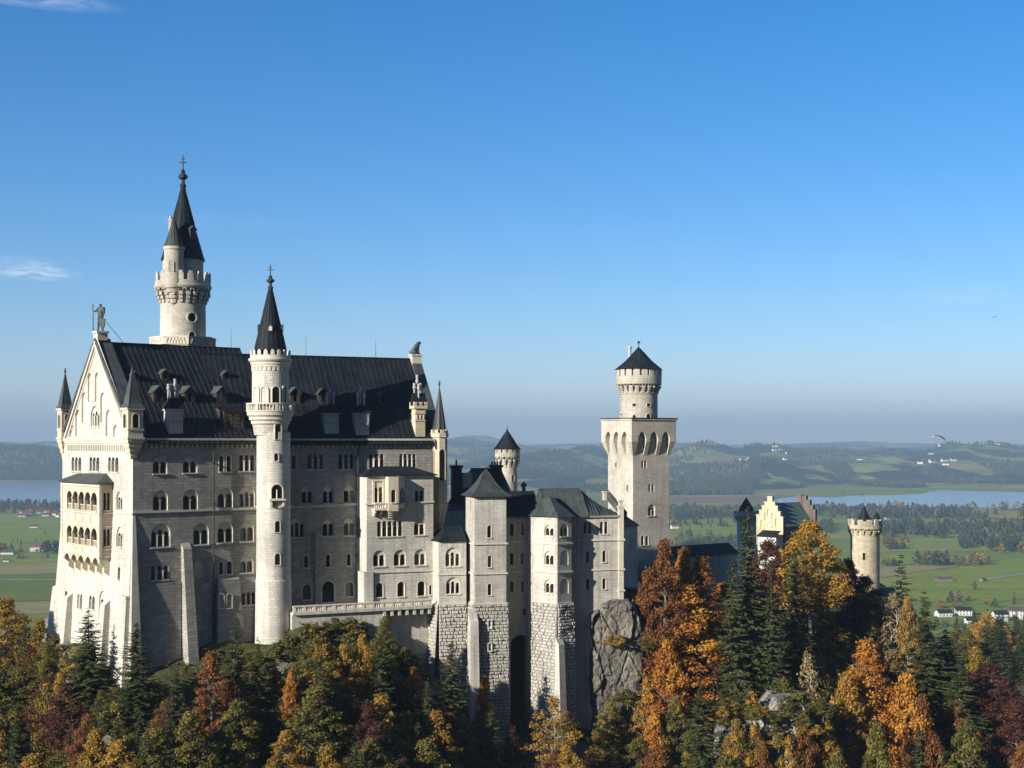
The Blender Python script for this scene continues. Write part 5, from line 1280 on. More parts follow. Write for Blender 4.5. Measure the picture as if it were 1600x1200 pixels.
for i in range(4):
    a = R(30 + 90 * i); U_ = V((math.cos(a), math.sin(a), 0)); N_ = U_.cross(Z); h = SQ / 2
    pl = Plane(cen + N_ * (h + fl), U_); tgt = mb2 if i == 0 else mb
    e = h + fl; pw = .85; bays = []
    xs = [-e + 1.35 + (2 * e - 2.7) * k / 3 for k in range(4)]
    hol = []
    for k in range(3):
        h0, h1 = xs[k] + .55, xs[k + 1] - .55; hol.append((h0, h1))
    # plate with the pointed arches cut out of its lower edge
    loop = [(e, ztop), (-e, ztop), (-e, zS)]
    for h0, h1 in hol:
        ar = arch(h0, h1, zS, zA, 12, True); top = ar[2:][::-1]; loop += [(h0, zS)] + top + [(h1, zS)]
    loop += [(e, zS)]
    fill(tgt, pl, loop, (), 0)
    for h0, h1 in hol:
        ar = arch(h0, h1, zS, zA, 12, True)[2:][::-1]; ar = [(h0, zS)] + ar + [(h1, zS)]
        for (x0, y0), (x1, y1) in zip(ar[:-1], ar[1:]): tgt.face([pl.p(x0, y0, 0), pl.p(x1, y1, 0), pl.p(x1, y1, -fl - .02), pl.p(x0, y0, -fl - .02)])
    # ribs that taper back to the shaft
    edges = [(-e, hol[0][0])] + [(hol[k][1], hol[k + 1][0]) for k in range(2)] + [(hol[2][1], e)]
    for j, (x0, x1) in enumerate(edges):
        b0, b1 = x0, x1
        if j == 0: b0 = -h
        if j == 3: b1 = h
        xm = (b0 + b1) / 2
        tgt.hexa([pl.p(b0, zF, -fl), pl.p(b1, zF, -fl), pl.p(b1, zF, -fl - .1), pl.p(b0, zF, -fl - .1), pl.p(x0, zS, 0), pl.p(x1, zS, 0), pl.p(b1, zS, -fl - .1), pl.p(b0, zS, -fl - .1)])
e = SQ / 2 + fl
mb.box(cen + Z * (ztop + .002), u3, v3, 2 * e + .5, 2 * e + .5, .35)
mb.build('flared_top', ss, sq); mb2.build('flared_top', ss, sq)
mb = MB(); mb.box(cen + Z * (ztop + .352), u3, v3, 2 * e + .7, 2 * e + .7, .22); mb.build('platform', M['slate'], sq)
Ys = cen.y; z_, w_ = Yz(Ys); c = V((at(998, 0, Ys).x, Ys, 0))
mb = MB(); lathe(mb, c, [(w_(29.5), ztop), (w_(29.5), z_(617)), (w_(30.6), z_(616)), (w_(30.6), z_(614)), (w_(29.6), z_(613)), (w_(29.5), z_(598))], 48); dr = mb.build('drum', ss, sq)
mb = MB(); corbels(mb, c, w_(29.6), w_(35), z_(614), z_(600), 22, .42); lathe(mb, c, [(w_(29), z_(601)), (w_(35.4), z_(600.8)), (w_(35.8), z_(588)), (w_(32), z_(588))], 48); merlons(mb, c, w_(33.2), w_(35.8), z_(588), z_(577.5), 18, .72)
lathe(mb, c, [(w_(32.6), z_(600)), (w_(32.6), z_(577))], 40); mb.build('battlement', ss, sq)
cone_roof(sq, c, [(w_(37.8), z_(577.8)), (w_(33), z_(574)), (w_(21), z_(564)), (w_(9), z_(551)), (w_(1), z_(542.5))], M['slate'], 16, False, 'cap_roof')
fm = MB(); lathe(fm, c, [(.12, z_(543.5)), (.1, z_(537)), (.35, z_(535.8)), (.35, z_(533.5)), (0, z_(532.6))], 10); fm.build('finial', M['iron'], sq)
b = V((at(984.5, 0, Ys).x, Ys + 1, 0)); mb = MB(); tube(mb, b + Z * z_(565), b + Z * z_(544), .42, .42, 10); tube(mb, b + Z * z_(544), b + Z * z_(541), .62, .62, 10); mb.build('chimney', M['tin'], sq)
for px, y0, y1, w, s_ in ((991, 630.5, 635, 5.5, 'rect'), (1013.5, 630.5, 635, 5.5, 'rect'), (991, 648, 657, 5, 'arch'), (1013, 646.5, 657, 6, 'arch'), (971, 646, 649, 2.5, 'rect')): cyl_window(sq, c, w_(29.5), px, y0, y1, w, M['trim_stone'], s_, .1)

# ------------------------------------------------------------------ the residential wing with its three towers on the ravine side
ub, vb = dirs(15.0)
wing = thing('residential_wing', 'pale residential wing with three towers standing above the ravine on rough plinths', 'wing', (0, 262, -60))
ws = M['wing_stone']; pls = M['plinth_stone']
def rustic(pl, s0, s1, t0, t1, out=0.0, lean=0.0, seed=0, skip=()):
    """rough bossed ashlar laid on a wall: every block is real, with joints between; the wall leans out downwards"""
    rr = random.Random(seed); mb, jb = MB(), MB(); row = 0; t = t1
    def P(s, q, n): return pl.p(s, q, n + lean * (t1 - q))
    while t > t0:
        h = rr.uniform(.5, .72); s = s0 - rr.uniform(0, .6); b_ = t - h
        while s < s1 - .02:
            L = rr.uniform(.6, 1.3); a0, a1 = max(s, s0), min(s + L, s1); s += L
            if a1 - a0 < .12: continue
            n = out + rr.uniform(.10, .34); g_ = .035; q0, q1 = b_ + g_, t - g_; a0 += g_; a1 -= g_; c_ = min(.14, (a1 - a0) * .25)
            bot = [P(a0, q0, out - .1), P(a1, q0, out - .1), P(a1, q1, out - .1), P(a0, q1, out - .1)]
            top = [P(a0 + c_ * rr.uniform(.5, 1), q0 + c_ * rr.uniform(.5, 1), n * rr.uniform(.8, 1.1)), P(a1 - c_, q0 + c_ * rr.uniform(.5, 1), n), P(a1 - c_ * rr.uniform(.5, 1), q1 - c_ * .8, n * rr.uniform(.8, 1.1)), P(a0 + c_, q1 - c_ * rr.uniform(.5, 1), n)]
            mb.face(top)
            for k in range(4): mb.face([bot[k], bot[(k + 1) % 4], top[(k + 1) % 4], top[k]])
        t = b_
    jb.face([P(s0, t0, out - .04), P(s1, t0, out - .04), P(s1, t1, out - .04), P(s0, t1, out - .04)])
    jb.face([P(s0, t1, out - .04), P(s1, t1, out - .04), P(s1, t1, -.3), P(s0, t1, -.3)])
    for v in range(len(jb.v)): pass
    o = mb.build('plinth', pls, wing); jb.build('joint', M['joint_stone'], o)
    return o

def plane_px(px, Y, deg): 
    u, v = dirs(deg); return Plane(at(px, 692, Y), u)
zB = -62.0
# low corner block with hipped roof
LB = plane_px(686, 262, 15); LC = Plane(at(668, 692, 267.5), (at(686, 692, 262) - at(668, 692, 267.5)))
lt1 = LB.st(705, 845)[1]; ly = LB.st(705, 944)[1]; lx1 = LB.st(728.5, 870)[0]
wall(wing, LB, [(0, ly), (lx1, ly), (lx1, lt1), (0, lt1)], [(707.5, 855.5, 885, 23, 3, 'R'), (708, 902, 928, 22, 3, 'R')], ws, M['trim_stone'])
lcl = (at(686, 692, 262) - at(668, 692, 267.5)).length
wall(wing, LC, [(0, ly), (lcl, ly), (lcl, lt1), (0, lt1)], [], ws)
rustic(LB, -.1, lx1, zB, ly, .3, .035, 1); rustic(LC, -.1, lcl + .1, zB, ly, .3, .06, 2)
mb = MB(); pk = LB.p(2.2, LB.st(705, 824)[1], -4.5); pk2 = LB.p(lx1, LB.st(705, 824)[1], -4.5); o_ = .45
a, b = LC.p(-o_, lt1, o_), LB.p(-.2, lt1, o_); cc, dd = LB.p(lx1, lt1, o_), LB.p(lx1, lt1, -9)
mb.face([a, b, pk]); mb.face([b, cc, pk2, pk]); mb.face([a, pk, pk2, dd]); mb.face([a, dd, cc, b])
for q0, q1 in ((a, b), (b, cc)): tube(mb, q0, q1, .12, .12, 5)
mb.build('roof', M['slate'], wing)
def courses(pl, s0, s1, tops, h=.3, out=.25):
    mb = MB()
    for t in tops: pl.box(mb, s0 - out * .9, s1 + out * .9, t - h, t, -.05, out)
    mb.build('string_course', M['trim_stone'], wing)
courses(LB, 0, lx1 - .3, [LB.st(705, 896)[1], ly + .2]); courses(LC, 0.1, lcl, [LB.st(705, 896)[1], ly + .2])

# first tower with bell-shaped roof
T1 = plane_px(741.5, 260.5, 15); tw = T1.st(791, 850)[0]; td = 7.2; T1L = Plane(T1.O + vb * td, -vb)
y1, y2, y3, y4 = (T1.st(765, y)[1] for y in (775.5, 848.5, 895, 944))
wall(wing, T1, [(0, y4), (tw, y4), (tw, y1), (0, y1)], [(764.5, 821, 840, 6.5, 1, 'S'), (765, 868, 886, 6, 1, 'S'), (765, 912, 930, 6, 1, 'S')], ws, M['trim_stone'])
wall(wing, T1L, [(0, y4), (td, y4), (td, y1), (0, y1)], [(735.5, 782, 798, 1.6, 1, 'Q'), (735.5, 828, 842, 1.6, 1, 'Q'), (735.5, 872, 888, 1.6, 1, 'Q')], ws, M['trim_stone'])
mb = MB(); mb.face([T1.p(tw, zB), T1.p(tw, zB, -td), T1.p(tw, y1, -td), T1.p(tw, y1)]); mb.face([T1.p(tw, -20, -td), T1.p(0, -20, -td), T1.p(0, y1, -td), T1.p(tw, y1, -td)]); mb.build('wall', ws, wing)
T1b = Plane(T1.p(0, 0, .28), ub)
mb = MB(); T1.box(mb, -.3, tw + .3, y4 + .1, y2, -td - .2, .28); 
for t_, e_ in ((y2, .5), (y3, .5), (y4 + .3, .45)): T1.box(mb, -e_, tw + e_, t_ - .28, t_, -td - .4, e_)
mb2_ = mb
courses(T1, -.02, tw + .02, [y2, y3, y4 + .2], .28, .3); courses(T1L, 0, td, [y2, y3, y4 + .2], .28, .3)
o1 = rustic(T1, -.35, tw + .35, zB, y4, .35, .03, 3); rustic(T1L, -.2, td + .35, zB, y4, .35, .05, 4)
for y0, y1_ in ((969, 981), (1005, 1017)): window(wing, Plane(T1.p(0, 0, .8 if y0 < 1000 else 1.0), ub), (765.5, y0, y1_, 5, 1, 'S'), M['trim_stone'])
mb = MB(); p0 = T1.st(728, 962); p1 = T1.st(743, 962); q = T1.st(735, 1140)    # buttress
mb.hexa([T1.p(-1.4, q[1], 2.6), T1.p(.5, q[1], 2.6), T1.p(.5, q[1], 0), T1.p(-1.4, q[1], 0), T1.p(-1.2, p0[1] - 1, 1.8), T1.p(.3, p0[1] - 1, 1.8), T1.p(.3, p0[1] + 1.2, 0), T1.p(-1.3, p0[1] + 1.2, 0)])
mb.build('buttress', ws, wing)
def bell_roof(pl, s0, s1, n0, n1, zt, zp, mat, over=.55):
    mb = MB(); cs, cn = (s0 + s1) / 2, (n0 + n1) / 2
    prof = [(1 + over / ((s1 - s0) / 2), 0), (.98, .10), (.70, .30), (.46, .52), (.24, .78), (.0, 1)]
    def rg(k, z): return [pl.p(cs + (s - cs) * k, z, cn + (n - cn) * k) for s, n in ((s0, n1), (s1, n1), (s1, n0), (s0, n0))]
    for (k0, h0), (k1, h1) in zip(prof[:-1], prof[1:]):
        a, b = rg(k0, zt + (zp - zt) * h0), rg(k1, zt + (zp - zt) * h1)
        for i in range(4):
            j = (i + 1) % 4
            if k1 == 0: mb.face([a[i], a[j], b[i]])
            else: mb.face([a[i], a[j], b[j], b[i]])
            for q in range(1, 5):
                f = q / 5; tube(mb, a[i].lerp(a[j], f), b[i].lerp(b[j], f), .05, .04, 4)
            tube(mb, a[i], b[i], .08, .08, 4)
    mb.face(rg(prof[0][0], zt)[::-1]); 
    b = rg(prof[0][0], zt - .15); a = rg(prof[0][0], zt)
    for i in range(4): mb.face([b[i], b[(i + 1) % 4], a[(i + 1) % 4], a[i]])
    return mb.build('roof', mat, wing)
bell_roof(T1, 0, tw, -td, 0, y1 + .1, (HY - 733) / F * 264, M['copper_green'], .7)
fm = MB(); q = T1.p(tw / 2, (HY - 734) / F * 264, -td / 2); tube(fm, q - Z * .5, q + Z * .9, .09, .02, 6); fm.build('finial', M['copper_green'], wing)

# connecting wall between the towers, with the tall arch in the ravine
MW = plane_px(787, 268, 15); mx1 = MW.st(838, 850)[0]; m1, m2, m3, m4 = (MW.st(808, y)[1] for y in (806, 845, 892, 940))
arch_h = arch(MW.st(798, 1050)[0], MW.st(828, 1050)[0], zB + .5, MW.st(812, 992)[1], 12)
for s_, n_ in ((None, None),): pass
hol = []
for w in [(799.7, 818, 837, 6, 1, 'S'), (815.8, 818.5, 836.5, 6, 1, 'S'), (799.7, 863.5, 882.5, 5.5, 1, 'S'), (816, 863, 882, 5.5, 1, 'S'), (799.7, 908.5, 925, 5.5, 1, 'S'), (816, 908, 924.5, 5.5, 1, 'S'), (819.5, 951, 961, 5, 1, 'Q')]: hol += window(wing, MW, w, M['trim_stone'])
mb = MB(); fill(mb, MW, [(0, zB), (mx1, zB), (mx1, m1), (0, m1)], hol + [arch_h]); reveal(mb, MW, arch_h, 0, -4.5); mb.build('wall', ws, wing)
vd = MB(); fill(vd, MW, arch_h, (), -4.45); vd.build('passage_shade', M['dark_void'], wing)  # near-black sheet, the shade deep in the arch put into its colour
courses(MW, .3, mx1 - .3, [m2, m3]); mb = MB(); MW.box(mb, 0, mx1, m1 - .3, m1, -.05, .5); mb.build('cornice', M['trim_stone'], wing)
def lean_roof(pl, s0, s1, t0, t1, run, mat, over=.6, back=True, seam=1.0, curve=0.18):
    """roof slope with a kick at the eaves, standing seams"""
    mb = MB(); prof = [(over, t0 - .1), (-run * .28, t0 + (t1 - t0) * (.28 + curve * .2)), (-run * .6, t0 + (t1 - t0) * (.66 + curve * .2)), (-run, t1)]
    for (n0, q0), (n1, q1) in zip(prof[:-1], prof[1:]):
        mb.face([pl.p(s0, q0, n0), pl.p(s1, q0, n0), pl.p(s1, q1, n1), pl.p(s0, q1, n1)])
        x = s0 + .3
        while x < s1: tube(mb, pl.p(x, q0, n0), pl.p(x, q1, n1), .055, .055, 4); x += seam
    if back: mb.face([pl.p(s1, t0, -2 * run), pl.p(s0, t0, -2 * run), pl.p(s0, t1, -run), pl.p(s1, t1, -run)])
    for s in (s0, s1):
        q = [pl.p(s, t, n) for n, t in prof] + [pl.p(s, t0, -2 * run)]; mb.face(q if s == s0 else q[::-1])
    pl.box(mb, s0, s1, t0 - .28, t0 - .1, .1, over)
    tube(mb, pl.p(s0, t1, -run), pl.p(s1, t1, -run), .12, .12, 5)
    return mb.build('roof', mat, wing)
lean_roof(MW, -.5, mx1 + 1, m1, MW.st(808, 772.5)[1] + .35, 5.2, M['slate'])

# second tower, polygonal, with its own roof
p0, p1, p2 = at(834, 692, 264.6), at(871, 692, 260.4), at(893, 692, 262.6)
T2L, T2R = Plane(p0, p1 - p0), Plane(p1, p2 - p1); l2, r2 = (p1 - p0).length, (p2 - p1).length
n1, n2, n3, n4 = (T2L.st(852, y)[1] for y in (807, 847.5, 892, 942))
wall(wing, T2L, [(0, n4), (l2, n4), (l2, n1), (0, n1)], [(857.7, 820, 837.5, 14, 2, 'R'), (857.7, 861, 883, 14, 2, 'R'), (857.7, 905, 927, 14, 2, 'R')], ws, M['trim_stone'])
wall(wing, T2R, [(0, n4), (r2, n4), (r2, n1), (0, n1)], [(881.5, 818.5, 838, 12, 2, 'R'), (881.7, 860, 883, 12.5, 0, 'B'), (881.8, 904, 927.5, 13, 0, 'B')], ws, M['trim_stone'])
mb = MB(); bk0, bk2 = p0 + vb * 6, p2 + vb * 7
mb.face([p2 + Z * zB, bk2 + Z * zB, bk2 + Z * n1, p2 + Z * n1]); mb.face([bk0 + Z * zB, p0 + Z * zB, p0 + Z * n1, bk0 + Z * n1]); mb.build('wall', ws, wing)
courses(T2L, 0, l2, [n2, n3, n4 + .2]); courses(T2R, 0.0, r2, [n2 + .001, n3 + .001, n4 + .201])
rustic(T2L, -.2, l2 + .2, zB, n4, .3, .015, 5); rustic(T2R, -.2, r2 + .3, zB, n4, .3, .03, 6)
mb = MB(); TX = T2R; q0 = TX.st(866, 1000); q1 = TX.st(877, 1000); qb = TX.st(871, 1120)
mb.hexa([TX.p(-.9, qb[1], 1.9), TX.p(.7, qb[1], 1.9), TX.p(.7, qb[1], .2), TX.p(-.9, qb[1], .2), TX.p(-.8, q0[1] - .8, 1.3), TX.p(.6, q0[1] - .8, 1.3), TX.p(.7, q0[1] + .6, .2), TX.p(-.8, q0[1] + .6, .2)]); mb.build('buttress', ws, wing)
mb = MB(); cpt = (p0 + p2) / 2 + vb * 2.4; tip = V((cpt.x - .2, cpt.y, (HY - 770) / F * 268)); base = [p0 + (p0 - cpt).normalized() * .7, p1 + (p1 - cpt).normalized() * .8, p2 + (p2 - cpt).normalized() * .7, bk2 + vb * .5, bk0 + vb * .5]
for i in range(5):
    a, b = base[i] + Z * n1, base[(i + 1) % 5] + Z * n1; pr = [(1, 0), (.72, .26), (.45, .52), (.2, .8), (0, 1)]
    for (k0, h0), (k1, h1) in zip(pr[:-1], pr[1:]):
        f = lambda q, k, h: V((tip.x + (q.x - tip.x) * k, tip.y + (q.y - tip.y) * k, n1 + (tip.z - n1) * h))
        A0, B0, A1, B1 = f(a, k0, h0), f(b, k0, h0), f(a, k1, h1), f(b, k1, h1)
        mb.face([A0, B0, B1, A1] if k1 > 0 else [A0, B0, A1])
        for q in range(0, 5): tube(mb, A0.lerp(B0, q / 5), A1.lerp(B1, q / 5), .055, .04, 4)
mb.face([q + Z * n1 for q in base][::-1]); mb.build('roof', M['copper_green'], wing)

# east range of the wing
EW = plane_px(889, 265.5, 15); ex1 = EW.st(973.5, 850)[0]; e1, e2, e3, e4 = (EW.st(930, y)[1] for y in (805.5, 842.5, 889, 940))
wall(wing, EW, [(0, zB), (ex1, zB), (ex1, e1), (0, e1)], [(918.2, 815, 834, 12, 2, 'L'), (943.5, 815, 834, 12, 2, 'L'), (918.5, 861, 879.5, 5.5, 1, 'S'), (944, 860, 878, 5.5, 1, 'S'), (918.5, 904.5, 921.5, 5.5, 1, 'S'), (944, 903.5, 920.5, 5.5, 1, 'S')], ws, M['trim_stone'])
mb = MB(); mb.face([EW.p(ex1, zB), EW.p(ex1, zB, -9), EW.p(ex1, e1, -9), EW.p(ex1, e1 + 2.5, -4.5), EW.p(ex1, e1)]); mb.build('wall', ws, wing)
courses(EW, .3, ex1 - .9, [e2, e3]); mb = MB(); EW.box(mb, 0, ex1 - .9, e1 - .3, e1 - .02, -.05, .5)
qx = ex1 - .95
EW.box(mb, qx, ex1, e4 - 1, e1 + 1.4, -.4, .4); EW.box(mb, qx - .12, ex1 + .12, e1 + 1.4, e1 + 1.75, -.5, .5); EW.box(mb, qx + .1, ex1 - .1, e1 + 1.75, e1 + 2.6, -.35, .35); EW.box(mb, qx - .1, ex1 + .1, e1 + 2.6, e1 + 2.9, -.45, .45)
for t_ in (e2, e3, EW.st(930, 922)[1]): EW.box(mb, qx - .15, ex1 + .2, t_ - .35, t_ + .05, -.4, .6)
mb.build('cornice', M['trim_stone'], wing)
rz = EW.st(900, 769)[1] + .45
lean_roof(EW, -4.5, EW.st(919, 780)[0], e1, rz, 5.2, M['copper_brown'])
s_a, s_b = EW.st(919, 780)[0] - .0, ex1 - .9
mb = MB()
for f0, f1 in ((0, .35), (.35, .7), (.7, 1)):
    zf = lambda f: rz - (rz - e1 - .8) * (1 - (1 - f) ** 1.5)
    sA, sB = s_a + (s_b - s_a) * f0, s_a + (s_b - s_a) * f1
    mb.face([EW.p(sA, e1 - .1, .6), EW.p(sB, e1 - .1, .6), EW.p(sB, zf(f1), -5.2 + f1 * 1.5), EW.p(sA, zf(f0), -5.2 + f0 * 1.5)])
    mb.face([EW.p(sB, e1 - .1, -10.4), EW.p(sA, e1 - .1, -10.4), EW.p(sA, zf(f0), -5.2 + f0 * 1.5), EW.p(sB, zf(f1), -5.2 + f1 * 1.5)])
    for q in range(3):
        f = f0 + (f1 - f0) * q / 3; s = s_a + (s_b - s_a) * f; tube(mb, EW.p(s, e1 - .1, .6), EW.p(s, zf(f), -5.2 + f * 1.5), .055, .05, 4)
mb.build('roof', M['copper_brown'], wing)
mb = MB(); pk = EW.st(955, 765); a = EW.p(ex1 + .3, e1 + .6, -.5); b = EW.p(ex1 - 1.6, EW.st(955, 772)[1] + .6, -6.0); EWd = (b - a)   # sloping end parapet behind the pier
mb.hexa([a - Z * 1.5, a + ub * .7 - Z * 1.5, b + ub * .7 - Z * 1.5, b - Z * 1.5, a, a + ub * .7, b + ub * .7, b]); mb.build('coping', M['copper_brown'], wing)
mb = MB(); q = EW.p(ex1 - 1.5, EW.st(955, 772)[1] + .2, -6.0); mb.box(q - Z * 1.6, ub, vb, 1.0, .8, 1.5); mb.box(q - Z * .1, ub, vb, 1.3, 1.1, .22); mb.build('chimney', M['trim_stone'], wing)

# ------------------------------------------------------------------ courtyard building with blue-green roof
Yk = 302.0
kn = thing('courtyard_building', 'low courtyard building under a steep blue-green hipped roof beside the palace', 'building', (at(760, 0, Yk).x, Yk, -30))
mb = MB(); pa, pb_, pc, pd = at(690, 800, 296), at(808, 800, 303), at(812, 800, 318), at(696, 800, 312); 
e = [V((p.x, p.y, -14.5)) for p in (pa, pb_, pc, pd)]; ra, rb = at(736, 732, 304), at(782, 731.5, 310)
mb.face([e[0], e[1], rb, ra]); mb.face([e[1], e[2], rb]); mb.face([e[2], e[3], ra, rb]); mb.face([e[3], e[0], ra])
for k in range(1, 16): tube(mb, e[0].lerp(e[1], k / 16), ra.lerp(rb, k / 16), .05, .05, 4)
tube(mb, e[1], rb, .12, .12, 5); tube(mb, ra, rb, .12, .12, 5); mb.build('roof', M['teal_roof'], kn)
mb = MB(); lo_ = [V((p.x, p.y, -40)) for p in (pa, pb_, pc, pd)]; hi_ = [V((p.x, p.y, -14.4)) for p in (pa, pb_, pc, pd)]; mb.hexa(lo_ + hi_); mb.build('wall', ws, kn)
for px, y0, y1, Y, w, pots in ((713, 757, 727, 299, 2.6, 1), (775, 738, 726.5, 307, 2.9, 4)):
    p = at(px, y0, Y); h = (y0 - y1) / F * Y; mb = MB(); mb.box(p - Z * 4, ub, vb, w * .8, 1.6, h + 4 - .5); mb.box(p + Z * (h - .5), ub, vb, w, 1.9, .5); o = mb.build('chimney', M['slate'], kn); pt = MB()
    for k in range(pots):
        q = p + ub * ((k - (pots - 1) / 2) * .6) + Z * h; tube(pt, q, q + Z * (.7 if pots > 1 else 1.1), .2, .2, 8)
    pt.build('chimney_pot', M['slate'], o)
p = at(729, 740, 300); mb = MB(); mb.box(p - Z * 3, ub, vb, 2.0, 2.0, 3.2); mb.build('dormer', M['trim_stone'], kn)
p = at(818.5, 771, 300); sx_ = thing('roof_statue', 'dark robed statue standing on a pale roof pedestal behind the residential wing', 'statue', tuple(p - Z * .1))
mb = MB(); mb.box(p - Z * 6, ub, vb, 1.7, 1.7, 6.0); mb.box(p, ub, vb, 2.0, 2.0, .3); mb.build('pedestal', M['trim_stone'], sx_)
k_ = .78
skin('body', {'base': (V((0, 0, .4)), .42), 'hip': (V((0, 0, 1.3)), .40), 'chest': (V((0, 0, 2.05)), .36), 'neck': (V((0, 0, 2.4)), .12), 'head': (V((0, -.03, 2.75)), .2), 'sl': (V((-.42, 0, 2.1)), .17), 'el': (V((-.62, -.1, 1.6)), .13), 'hl': (V((-.4, -.35, 1.5)), .1),
              'sr': (V((.42, 0, 2.1)), .17), 'er': (V((.62, -.1, 1.6)), .13), 'hr': (V((.45, -.35, 1.9)), .1)}, [('base', 'hip'), ('hip', 'chest'), ('chest', 'neck'), ('neck', 'head'), ('chest', 'sl'), ('sl', 'el'), ('el', 'hl'), ('chest', 'sr'), ('sr', 'er'), ('er', 'hr')], M['bronze'], sx_)

# ------------------------------------------------------------------ link range, gatehouse and its towers
gal = thing('gallery_wing', 'low plain range with dark roof between square tower and gatehouse', 'building', (at(1100, 0, 365).x, 365, -45))
GP = Plane(at(1046, 692, 358), at(1152, 692, 374) - at(1046, 692, 358)); gl_ = (at(1152, 692, 374) - at(1046, 692, 358)).length; g0, g1 = GP.st(1100, 867)[1], GP.st(1100, 852.5)[1]
mb = MB(); GP.box(mb, 0, gl_, -50, g0, -7, 0); mb.build('wall', ws, gal)
for x in (1068, 1082, 1096, 1112, 1128): window(gal, Plane(GP.p(0, 0, .03), GP.U), (x, 872, 884, 5, 1, 'S'), M['trim_stone'])
mb = MB(); mb.face([GP.p(-.3, g0, .5), GP.p(gl_ + .3, g0, .5), GP.p(gl_ + .3, g1, -3.5), GP.p(-.3, g1, -3.5)]); mb.face([GP.p(gl_ + .3, g0, -7.5), GP.p(-.3, g0, -7.5), GP.p(-.3, g1, -3.5), GP.p(gl_ + .3, g1, -3.5)]); GP.box(mb, -.3, gl_ + .3, g0 - .2, g0, -7.5, .5); mb.build('roof', M['slate'], gal)
lk = thing('tower_annex', 'small dark roofed annex beside the foot of the square tower', 'building', (at(978, 0, 290).x, 290, -45))
LK = Plane(at(974, 692, 285), at(996, 692, 291) - at(974, 692, 285)); lk1 = (at(996, 692, 291) - at(974, 692, 285)).length; q0, q1 = LK.st(984, 823)[1], LK.st(984, 801)[1]
mb = MB(); LK.box(mb, 0, lk1, -40, q0, -7, 0); mb.build('wall', ws, lk)
window(lk, Plane(LK.p(0, 0, .03), LK.U), (988, 840, 852, 4.5, 1, 'S'), M['trim_stone'])
mb = MB(); mb.face([LK.p(-.3, q0, .5), LK.p(lk1 + .4, q0, .5), LK.p(lk1 - 1.0, q1, -3.5), LK.p(-.3, q1, -3.5)]); mb.face([LK.p(lk1 + .4, q0, .5), LK.p(lk1 + .4, q0, -7.4), LK.p(lk1 - 1.0, q1, -3.5)]); mb.face([LK.p(lk1 + .4, q0, -7.4), LK.p(-.3, q0, -7.4), LK.p(-.3, q1, -3.5), LK.p(lk1 - 1.0, q1, -3.5)]); mb.build('roof', M['slate'], lk)
mb = MB(); zt = (HY - 913) / F * 280; q = at(975, 913, 276); mb.box(V((q.x + 3, q.y + 2, zt - .4)), ub, vb, 11, 6, .4); mb.box(V((q.x + 3, q.y + 3.5, zt - 9)), ub, vb, 10, 3, 8.5); mb.build('terrace', M['wing_stone'], lk)

gate = thing('gatehouse', 'gatehouse with yellow stepped gable, clock and green roof behind the trees', 'gatehouse', (67, 352, -48))
ug = V((math.cos(R(-45)), math.sin(R(-45)), 0)); vg = V((math.cos(R(45)), math.sin(R(45)), 0))
pr = at(1223.5, 692, 350); GW = 8.0; GG = Plane(pr - ug * GW, ug); zg = lambda y: GG.st(1203, y)[1]
steps = [(0, 806), (.11, 806), (.11, 798.5), (.21, 798.5), (.21, 791.5), (.31, 791.5), (.31, 785.5), (.42, 785.5), (.42, 777), (.60, 777), (.60, 785.5), (.70, 785.5), (.70, 791.5), (.80, 791.5), (.80, 800), (.90, 800), (.90, 808), (1, 808)]
yp = M['yellow_plaster']
loop = [(0, -60), (GW, -60)] + [(a * GW, zg(y)) for a, y in steps[::-1]]
wall(gate, GG, loop, [(1200.5, 795, 806, 3, 0, 'B'), (1196, 801, 812, 3, 0, 'B'), (1207, 801, 812, 3, 0, 'B'), (1190, 812, 824, 3, 0, 'B'), (1213, 810, 822, 3, 0, 'B'), (1196, 842, 852, 4, 1, 'S'), (1208, 842, 852, 4, 1, 'S')], yp, M['trim_stone'])
mb = MB()
for (a0, y0), (a1, y1) in zip(steps[:-1], steps[1:]):
    if abs(y0 - y1) < .1: GG.box(mb, a0 * GW - .08, a1 * GW + .08, zg(y0), zg(y0) + .25, -.9, .15)
    else: pass
mb.build('coping', M['trim_stone'], gate)
mb = MB(); 
for (a0, y0), (a1, y1) in zip(steps[:-1], steps[1:]):
    mb.face([GG.p(a0 * GW, zg(y0), -.8), GG.p(a0 * GW, zg(y0), 0), GG.p(a1 * GW, zg(y1), 0), GG.p(a1 * GW, zg(y1), -.8)])
fill(mb, Plane(GG.O + GG.N * -.8, -GG.U), [(-a, t) for a, t in loop][::-1], ()); mb.build('wall', yp, gate)
ck = MB(); fc = MB(); cs, ct_ = GG.st(1203.2, 820); cir = [(cs + .62 * math.cos(k * math.pi / 12), ct_ + .62 * math.sin(k * math.pi / 12)) for k in range(24)]; ci2 = [(cs + .82 * math.cos(k * math.pi / 12), ct_ + .82 * math.sin(k * math.pi / 12)) for k in range(24)]
ring(ck, GG, cir, ci2, .12); reveal(ck, GG, ci2[::-1], .12, -.02); reveal(ck, GG, cir, .12, .0); fill(fc, GG, cir, (), .05)
o = ck.build('clock', M['tan_frame'], gate); fc.build('dial', M['house_plaster'], o); hd = MB(); GG.box(hd, cs - .05, cs + .05, ct_, ct_ + .45, .055, .085); GG.box(hd, cs, cs + .35, ct_ - .05, ct_ + .05, .09, .11); hd.build('hands', M['iron'], o)
mb = MB(); GL_ = 12.7; e0, e1_ = zg(822), zg(786.5); GS = Plane(pr + GG.N * -.7, vg)
